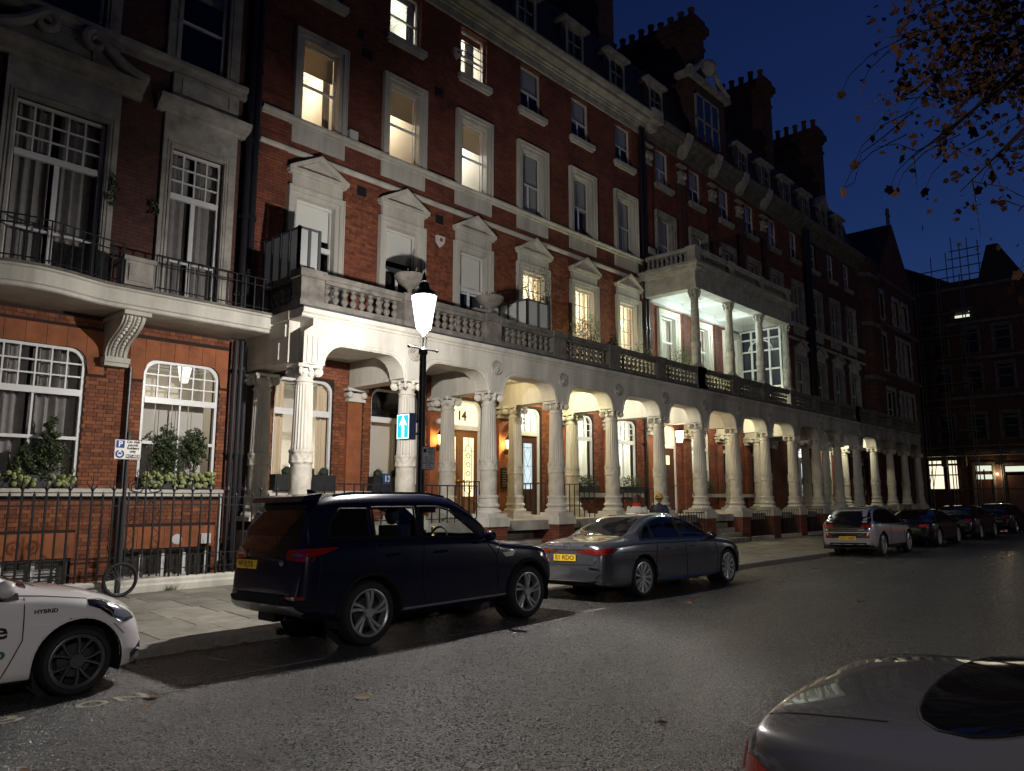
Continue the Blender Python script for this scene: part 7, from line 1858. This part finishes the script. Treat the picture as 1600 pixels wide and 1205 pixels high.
hat.text('door_print', 'Zone', 2.40, .64, .19, 'right', M_black, width=.50, bold=.004); hat.text('door_print', 'car club', 2.30, .455, .15, 'right', M_greentxt, width=.68, bold=.003); hat.text('badge_letters', 'HYBRID', 2.93, .775, .045, 'right', M_chromed, width=.19, bold=.002)
MB().tube([(2.9, -.5, .975), (2.72, -.1, 1.05), (2.66, .2, 1.06)], .010, 5).build('wiper', M_black, hat.root, local=True)
hat.decal('grille', [(-.45, .25), (.45, .25), (.5, .45), (-.5, .45)], 'front', M_black, .006)

# --- two tone electric hatchback
ev = Car('electric_hatchback', 'two tone pale and black electric hatchback with yellow plate and narrow wheels', (24.35, 8.56, -.112), 0, 4.0, .87,
    top=[(0, .66), (.04, .92), (.12, 1.08), (.30, 1.26), (.55, 1.42), (1.0, 1.52), (1.7, 1.55), (2.3, 1.48), (2.8, 1.28), (3.15, 1.06), (3.5, .95), (3.8, .82), (3.95, .65), (4.0, .5)],
    belt=[(0, .66), (.05, .95), (.12, 1.02), (1, 1.0), (2.4, .93), (3.2, .90), (3.7, .78), (4.0, .46)], plan=[(0, .76), (.08, .86), (.25, .95), (.6, 1), (3.2, 1), (3.7, .93), (3.9, .8), (4.0, .62)],
    bottom=[(0, .36), (.4, .22), (3.6, .22), (4.0, .26)], axles=(.66, 3.24), wr=.35, paint=P_lilac, tumble=.50)
ev.far_inset = .28
for p in ([(.55, 1.06), (1.35, .98), (1.35, 1.38), (.75, 1.38)], [(1.42, .975), (2.75, .97), (2.3, 1.30), (2.0, 1.40), (1.42, 1.42)]): chk_side(ev, p, False, M_privacy)
ev.finish(); ev.wheels(rim=((-.1, .014, .02, .1), (.1, .014, .02, -.1)), spokes=5, rimr=.265, width=.17)
ev.decal('black_tailgate', [(-.66, .74), (.66, .74), (.70, 1.05), (.60, 1.36), (.5, 1.46), (-.5, 1.46), (-.60, 1.36), (-.70, 1.05)], 'rear', M_gloss, .006); ev.decal('roof_panel', [(.4, -.55), (2.4, -.55), (2.4, .55), (.4, .55)], 'top', M_gloss, .003); ev.decal('windscreen', [(2.35, -.54), (3.1, -.66), (3.1, .66), (2.35, .54)], 'top', M_privacy)
ev.decal('rear_bumper_black', [(-.70, .28), (.70, .28), (.72, .42), (-.72, .42)], 'rear', M_trim, .008); ev.decal('bumper_insert', [(-.66, .56), (.66, .56), (.66, .72), (-.66, .72)], 'rear', M_gloss, .005); ev.line('chrome_strip', [(-.62, .775), (0, .785), (.62, .775)], 'rear', M_stripe, .012, .01)
for s_ in (-1, 1): ev.decal('tail_light', [(s_*.40, .88), (s_*.70, .87), (s_*.72, .98), (s_*.44, .985)], 'rear', M_tail, .012); ev.decal('reflector', [(s_*.46, .58), (s_*.66, .58), (s_*.66, .64), (s_*.46, .64)], 'rear', M_tail, .012)
ev.plate('LC71 OEW', 0, .555, .02, .5, .11)
for ax in ('right', 'left'):
    ev.line('door_seam', [(1.38, .98), (1.36, .6), (1.34, .28)], ax, M_black, .005); ev.line('door_seam', [(2.74, .96), (2.76, .3)], ax, M_black, .005); ev.decal('sill_trim', [(1.05, .24), (2.85, .24), (2.85, .34), (1.05, .34)], ax, M_gloss, .005); ev.decal('headlight', [(3.45, .84), (3.85, .72), (3.85, .62), (3.55, .70)], ax, M_lens, .006)
for ax in ('right', 'left'): ev.decal('black_greenhouse', [(.10, .99), (.14, 1.06), (.30, 1.235), (.52, 1.38), (1.0, 1.475), (1.7, 1.505), (2.25, 1.44), (2.75, 1.24), (3.05, 1.05), (3.08, .975), (2.0, .97), (1.0, .985)], ax, M_gloss, .0028)
ev.mirror(2.62, 1.0, -1, P_black)

# --- dark cars further along the kerb
def dark_car(name, label, x, paint, L, W, H, coupe, lit=False):
    c = Car(name, label, (x, 8.56, -.112), 0, L, W,
        top=[(0, .55), (.05, .86*H/1.4), (.2, .98*H/1.4), (.5 if coupe else .3, (1.05 if coupe else 1.25)*H/1.4), (1.0, (1.22 if coupe else 1.38)*H/1.4), (1.7, H), (2.2, H), (2.8, H*.93), (3.5, 1.0*H/1.4), (L - .5, .88*H/1.4), (L - .12, .7), (L, .45)],
        belt=[(0, .5), (.06, .8), (.3, .90*H/1.4), (2.5, .93*H/1.4), (3.5, .9*H/1.4), (L - .4, .78), (L, .42)], plan=[(0, .74), (.1, .86), (.35, .96), (.8, 1), (L - 1.0, 1), (L - .4, .92), (L, .58)], bottom=[(0, .32), (.4, .22), (L - .4, .2), (L, .26)], axles=(.95, L - .92), wr=.35, paint=paint, tumble=.45)
    c.far_inset = .28; k = H/1.4
    for p in ([(.95, .98*k), (1.75, .97*k), (1.75, 1.27*k), (1.35, 1.22*k)], [(1.82, .97*k), (3.2, .96*k), (2.7, 1.2*k), (2.3, 1.28*k), (1.82, 1.29*k)]): chk_side(c, p, False, M_privacy)
    c.finish(); c.wheels(rim=((-.08, .014, .016, .05), (.08, .014, .016, -.05)), spokes=7, rimr=.26)
    c.decal('rear_window', [(.45, -.5), (1.35, -.46), (1.35, .46), (.45, .5)], 'top', M_privacy); c.decal('windscreen', [(2.7, -.52), (3.45, -.64), (3.45, .64), (2.7, .52)], 'top', M_privacy)
    for s_ in (-1, 1): c.decal('tail_light', [(s_*.42, .74*k), (s_*.74, .74*k), (s_*.76, .86*k), (s_*.46, .85*k)], 'rear', M_taillit if lit else M_tail, .012)
    c.line('chrome_strip', [(-.5, .70*k), (0, .71*k), (.5, .70*k)], 'rear', M_stripe, .01, .01)
    for ax in ('right', 'left'):
        c.line('window_chrome', [(.9, .955*k), (1.35, 1.235*k), (2.0, 1.315*k), (2.6, 1.25*k), (3.3, .955*k)], ax, M_stripe, .010, .004); c.line('door_seam', [(1.8, .95*k), (1.78, .3)], ax, M_black, .005); c.line('sill_trim', [(1.4, .27), (L - 1.4, .27)], ax, M_stripe, .012, .008); c.decal('headlight', [(L - .5, .72), (L - .12, .62), (L - .1, .54), (L - .35, .58)], ax, M_lens, .006)
    c.mirror(3.15, .98*k, -1, P_black); return c
dark_car('coupe', 'black coupe with a glowing orange red tail light, parked ahead of the two tone hatchback', 30.3, P_black, 4.6, .90, 1.36, True, True)
dark_car('estate_car', 'black car with bright silver wheels, parked ahead of the black coupe', 36.9, P_black, 4.6, .90, 1.46, False)
dark_car('parked_car', 'dark car at the far right, parked near the scaffolded house', 44.6, P_black, 4.6, .90, 1.5, False)

# --- silver saloon close to the camera
fg = Car('silver_saloon', 'silver grey saloon whose boot and rear window fill the lower right corner', (3.47, 1.48, .0), math.radians(-88), 4.6, .99,
    top=[(0, .58), (.03, .78), (.08, .875), (.16, .925), (.35, .945), (.58, .96), (.8, 1.0), (1.1, 1.09), (1.5, 1.27), (1.9, 1.36), (2.5, 1.36), (3.0, 1.38), (3.5, 1.1), (4.1, .98), (4.4, .84), (4.6, .5)],
    belt=[(0, .54), (.05, .74), (.15, .84), (.6, .87), (1.5, .88), (3.4, .86), (4.2, .80), (4.6, .44)],
    plan=[(0, .62), (.04, .72), (.10, .80), (.2, .875), (.4, .945), (.7, .985), (1.0, 1), (3.6, 1), (4.2, .92), (4.5, .78), (4.6, .6)], bottom=[(0, .34), (.4, .22), (4.2, .2), (4.6, .28)], axles=(.98, 3.70), wr=.33, paint=P_silver, tumble=.26, rx=0, step=.035)
for p in ([(1.25, .89), (1.9, .89), (1.9, 1.18), (1.6, 1.14)], [(1.97, .89), (3.2, .90), (2.7, 1.14), (1.97, 1.21)]): chk_side(fg, p, False, M_privacy)
fg.finish(); fg.wheels(rim=((0, .02, .03, .1),), spokes=10, rimr=.23)
rwp = [(.60, .34), (.585, 0), (.60, -.34), (.625, -.54), (.66, -.65), (.72, -.725), (.82, -.765), (1.0, -.765), (1.55, -.70), (1.65, 0), (1.55, .70), (1.0, .765), (.82, .765), (.72, .725), (.66, .65), (.625, .54)]
fg.decal('rear_window', rwp, 'top', M_privacy, .004); fg.line('window_seal', rwp + [rwp[0]], 'top', M_trim, .005, .002)
for s_ in (-1, 1):
    fg.decal('tail_light', [(s_*.50, .68), (s_*.68, .66), (s_*.74, .70), (s_*.72, .76), (s_*.52, .78)], 'rear', M_taillit, .008); fg.decal('tail_light', [(.02, .64), (.07, .755), (.14, .77), (.26, .73), (.23, .69), (.12, .655)], 'left' if s_ > 0 else 'right', M_taillit, .006)
    fg.line('boot_seam', [(.56, s_*.68), (.36, s_*.685), (.08, s_*.66)], 'top', M_black, .0035, .001)
fg.line('boot_seam', [(-.60, .55), (0, .54), (.60, .55)], 'rear', M_black, .006)

# ------------------------------------------------------------ PEOPLE
def skin_body(name, verts, edges, radii, mat, parent, sub=2):
    me = bpy.data.meshes.new(name); me.from_pydata(verts, edges, []); o = bpy.data.objects.new(name, me); COL.objects.link(o); o.parent = parent
    sm = o.modifiers.new('skin', 'SKIN'); sm.use_smooth_shade = True
    for i, r in enumerate(radii): me.skin_vertices[0].data[i].radius = (r, r) if not isinstance(r, tuple) else r
    me.skin_vertices[0].data[0].use_root = True
    sb = o.modifiers.new('sub', 'SUBSURF'); sb.levels = sub; sb.render_levels = sub
    dg = bpy.context.evaluated_depsgraph_get(); me2 = bpy.data.meshes.new_from_object(o.evaluated_get(dg)); me2.name = name
    o.modifiers.clear(); o.data = me2; me2.materials.clear(); me2.materials.append(mat)
    for p in me2.polygons: p.use_smooth = True
    return o
def person(x, y, rz, label, coat, trousers, hat=None, scarf=None, hairlong=False, k=1.0):
    t = thing('person', (x, y, pave_z(y)), label, 'person', rz=rz)
    V = [(0, 0, .92), (0, 0, 1.12), (0, 0, 1.32), (0, 0, 1.42), (.01, 0, 1.50),
         (0, .18, 1.38), (-.05, .25, 1.12), (.08, .24, .90), (.10, .235, .82), (0, -.18, 1.38), (.05, -.25, 1.12), (.16, -.22, .92), (.19, -.21, .85),
         (0, .09, .88), (.14, .09, .50), (.16, .09, .10), (.28, .09, .05), (0, -.09, .88), (-.04, -.09, .48), (-.26, -.09, .14), (-.18, -.09, .04)]
    Ed = [(0, 1), (1, 2), (2, 3), (3, 4), (2, 5), (5, 6), (6, 7), (7, 8), (2, 9), (9, 10), (10, 11), (11, 12), (0, 13), (13, 14), (14, 15), (15, 16), (0, 17), (17, 18), (18, 19), (19, 20)]
    R = [(.15, .12), (.13, .115), (.15, .12), .07, .055, .075, .06, .048, .035, .075, .06, .048, .035, .095, .065, .045, .035, .095, .065, .045, .035]
    body = skin_body('body', [tuple(c*k for c in v) for v in V], Ed, R, trousers, t)
    m = MB(); rowsC = []
    for z, a, b in ((.62, .235, .20), (.80, .22, .185), (1.0, .185, .155), (1.15, .18, .16), (1.30, .20, .235), (1.37, .135, .185), (1.42, .085, .10), (1.46, .06, .065)):
        rowsC.append([(a*math.cos(q)*k, b*math.sin(q)*k, z*k) for q in [2*PI*i/20 for i in range(20)]])
    m.grid(rowsC, True); m.build('coat', coat, t, smooth=1.2, local=True)
    m = MB()
    for s in (-1, 1): m.tube([(0, s*.19*k, 1.39*k), (-.05*s*k, s*.255*k, 1.12*k), (.10*k, s*.24*k, .90*k)], [.078, .072, .058], 10); 
    m.build('sleeves', coat, t, smooth=1.2, local=True)
    hands = MB()
    for s in (-1, 1):
        c = Vector((.12, s*.238, .84))*k; hands.ball(c, .042, 8, 6, (.9, .5, 1.1))
        for f in range(4): hands.tube([c + Vector((.02 - .014*f, 0, -.03)), c + Vector((.026 - .014*f, 0, -.06 - .004*(f in (1, 2)))), c + Vector((.018 - .014*f, -.006*s, -.085 - .006*(f in (1, 2))))], [.009, .008, .007], 6)
        hands.tube([c + Vector((.03, -.01*s, .01)), c + Vector((.05, -.015*s, -.02)), c + Vector((.05, -.015*s, -.05))], [.011, .009, .007], 6)
    hands.build('hands', M_skin, t, smooth=True, local=True)
    hd = MB(); hc = Vector((.02, 0, 1.60))*k
    rowsH = []
    for i in range(13):
        th = PI*i/12; row = []
        for j in range(20):
            ph = 2*PI*j/20; r = .108; px_ = r*.98*math.sin(th)*math.cos(ph); py_ = r*.76*math.sin(th)*math.sin(ph); pz_ = .125*math.cos(th)
            if pz_ < -.02: px_ = px_*(1 - .25*min(1, (-pz_ - .02)/.1)) + .012; py_ *= 1 - .30*min(1, (-pz_ - .02)/.1)
            row.append((hc.x + px_, hc.y + py_, hc.z + pz_))
        rowsH.append(row)
    hd.grid(rowsH, True); hd.prism([(hc.x + .10, hc.z + .02), (hc.x + .135, hc.z - .025), (hc.x + .10, hc.z - .03)], 'y', -.014, .014)
    for s in (-1, 1): hd.ball((hc.x, s*.083, hc.z - .01), .028, 8, 6, (.8, .4, 1.2))
    hd.box(hc.x + .085, hc.x + .10, -.022, .022, hc.z - .068, hc.z - .058); head = hd.build('head', M_skin, t, smooth=.8, local=True)
    e = MB()
    for s in (-1, 1): e.ball((hc.x + .096, s*.033, hc.z + .012), .011, 8, 6)
    e.build('eyes', M_black, head, local=True)
    h = MB(); rows_ = []
    for i in range(9):
        th = PI*.62*i/8; rows_.append([(hc.x - .012 + .118*math.sin(th)*math.cos(q) - (.02 if math.cos(q) < 0 else .028*(i/8)), hc.y + .095*math.sin(th)*math.sin(q), hc.z + .02 + .118*math.cos(th)) for q in [2*PI*j/18 for j in range(18)]])
    h.grid(rows_, True)
    if hairlong: h.ball((hc.x - .07, 0, hc.z - .06), .095, 10, 8, (.6, .9, 1.25))
    h.build('hair', M_hair, t, smooth=1.2, local=True)
    if hat:
        b_ = MB(); rows_ = []
        for i in range(8):
            th = PI*.52*i/7; rows_.append([(hc.x - .012 + .127*math.sin(th)*math.cos(q), hc.y + .107*math.sin(th)*math.sin(q), hc.z + .03 + .14*math.cos(th)) for q in [2*PI*j/18 for j in range(18)]])
        b_.grid(rows_, True); b_.tube([(hc.x - .012 + .124*math.cos(q), hc.y + .104*math.sin(q), hc.z + .035) for q in [2*PI*j/18 for j in range(18)]], .02, 6, True); b_.build('beanie', hat, t, smooth=1.2, local=True)
    if scarf:
        m = MB()
        for z, r in ((1.43, .088), (1.465, .080), (1.50, .070)): m.tube([(r*math.cos(q)*k, r*math.sin(q)*k*1.05, z*k) for q in [2*PI*j/18 for j in range(18)]], .028, 8, True)
        m.build('scarf', scarf, t, smooth=True, local=True)
    m = MB(); m.tube([(.10*k, .10*k, 1.36*k), (.0, -.03*k, 1.44*k), (-.13*k, -.10*k, 1.25*k), (-.16*k, -.16*k, 1.0*k)], .014, 5); m.build('bag_strap', M_black, t, local=True)
    return t
M_skin = plain('skin', (.42, .25, .18), .55); M_hair = plain('brown_hair', (.05, .028, .016), .6); M_coatw = plain('cream_coat', (.55, .52, .46), .9); M_coatn = plain('navy_coat', (.02, .025, .05), .85); M_scarf = plain('red_scarf', (.50, .03, .015), .9); M_beanie = plain('yellow_wool', (.58, .38, .07), .95, bump=.6, bscale=120); M_trous = plain('dark_trousers', (.02, .02, .025), .9)
person(16.75, 11.2, .15, 'person with brown hair, red scarf and cream coat walking away behind the grey saloon', M_coatw, M_trous, scarf=M_scarf, hairlong=True, k=1.0)
person(17.9, 11.25, -.1, 'person in yellow beanie and navy coat walking behind the grey saloon', M_coatn, M_trous, hat=M_beanie)

# ------------------------------------------------------------ PLANE TREE OVERHANGING FROM THE RIGHT
tr = thing('plane_tree', (17.0, -2.6, 0), 'large autumn tree whose brown leaved branches hang into the upper right', 'tree')
m = MB(); rt = random.Random(21)
m.tube([(17, -2.6, -.1), (17, -2.6, 2), (16.8, -2.5, 5), (16.5, -2.3, 8), (16.3, -2.2, 11)], [.42, .36, .30, .26, .2], 12)
limbs = []
CFW = Vector((math.cos(YAW)*math.cos(PITCH), math.sin(YAW)*math.cos(PITCH), math.sin(PITCH))); CRT = Vector((math.sin(YAW), -math.cos(YAW), 0)); CUP = CRT.cross(CFW)
def seen(px, py, d): return Vector((0, 0, CAM_H)) + (CFW + CRT*((px - 800)/1170) - CUP*((py - 602.5)/1170))*d
ends = [(1480, 90, 13.5), (1400, 160, 13.0), (1560, 150, 14), (1460, 230, 13), (1540, 260, 13.5), (1385, 60, 13), (1580, 60, 14), (1500, 20, 14.5), (1420, 250, 12.6), (1590, 330, 13), (1500, 300, 13), (1590, 220, 12.5), (1440, 20, 14)]
crown = MB(); tips = []
for (px, py, d) in ends:
    e = seen(px, py, d); b = Vector((16.4, -2.2, rt.uniform(7, 10.5))); mid = b.lerp(e, .55) + Vector((0, 0, 1.2))
    pts = [b, b.lerp(mid, .5) + Vector((0, 0, .5)), mid, mid.lerp(e, .6), e]
    m.tube(pts, [.10, .075, .05, .028, .010], 6)
    for k in range(7):
        q = mid.lerp(e, rt.uniform(.3, 1.0)); f = q + Vector((rt.gauss(0, .55), rt.gauss(0, .55), rt.uniform(-.9, .25)))
        m.tube([q, q.lerp(f, .5) + Vector((0, 0, .1)), f], [.014, .009, .004], 4); tips.append((q, f))
m.build('trunk', M_bark, tr, smooth=True)
def leaf_shape(mb, c, s, rnd):
    """ragged five pointed leaf"""
    d = Vector((rnd.gauss(0, 1), rnd.gauss(0, 1), rnd.gauss(-.4, .7))).normalized(); a = d.orthogonal().normalized(); a = Matrix.Rotation(rnd.uniform(0, 6.28), 3, d) @ a; b = d.cross(a)
    pr = [(0, .55), (.13, .30), (.26, .36), (.55, .12), (.36, -.08), (.34, -.34), (.06, -.34), (-.05, -.36), (-.30, -.30), (-.38, -.04), (-.5, .2), (-.2, .30)]
    n0 = len(mb.v); vs = [c] + [c + (a*p[0] + b*p[1])*s + d*(.10*s*(abs(p[0]) - .2)) for p in pr]
    mb.faces(vs, [(0, i, i % 12 + 1) for i in range(1, 13)])
lm = MB(); n_ind = 0; leafs = random.Random(4); stuff = MB()
leaf_meshes = []
for k in range(8):
    q = MB(); leaf_shape(q, Vector((0, 0, 0)), 1.0, leafs); leaf_meshes.append(q.mesh('leaf', M_leafb))
def put_leaf(c, s):
    o = bpy.data.objects.new('leaf', leafs.choice(leaf_meshes)); COL.objects.link(o); o.parent = tr; o.location = c - tr.location; o.scale = (s, s, s); o.rotation_euler = (leafs.uniform(0, 6), leafs.uniform(0, 6), leafs.uniform(0, 6))
for q, f in tips:
    for _ in range(3): put_leaf(q.lerp(f, leafs.uniform(.3, 1.05)) + Vector((leafs.gauss(0, .04), leafs.gauss(0, .04), leafs.gauss(-.05, .04))), leafs.uniform(.09, .16))
tw_ = []
for px, py, d in ((1317, 300, 9.5), (1398, 75, 10), (1335, 258, 10), (1345, 140, 10.5), (1315, 148, 11), (1400, 300, 10), (1390, 297, 10), (1445, 300, 10.5), (1528, 298, 10.5), (1590, 430, 10), (1595, 470, 9.5), (1578, 455, 10), (1480, 205, 10.5), (1520, 205, 10.5), (1410, 195, 11)):
    put_leaf(seen(px, py, d), .155); tw_.append([seen(px, py - 3, d), seen(px + 12, py - 30, d + .1), seen(px + 45, py - 62, d + .6), seen(px + 100, py - 90, d + 1.8)])
for _ in range(3600):
    px, py = leafs.gauss(1535, 90), leafs.gauss(95, 120)
    if px < 1340 or (py > 160 and leafs.random() > .22) or (px < 1400 and leafs.random() > .35): continue
    c = seen(px, py, leafs.uniform(12.2, 16.5))
    leaf_shape(stuff, c, leafs.uniform(.07, .16), leafs)
tag(stuff.build('foliage', M_leafb, tr), kind='stuff')
m = MB(); m.tube([seen(1345, 240, 9.5), seen(1335, 285, 9.5), seen(1317, 295, 9.5)], .006, 5); m.tube([seen(1420, 180, 12), seen(1380, 215, 11), seen(1345, 240, 9.5)], [.012, .01, .006], 5); m.build('twig', M_bark, tr)
for q in tw_: MB().tube(q, [.003, .005, .007, .009], 4).build('twig', M_bark, tr)
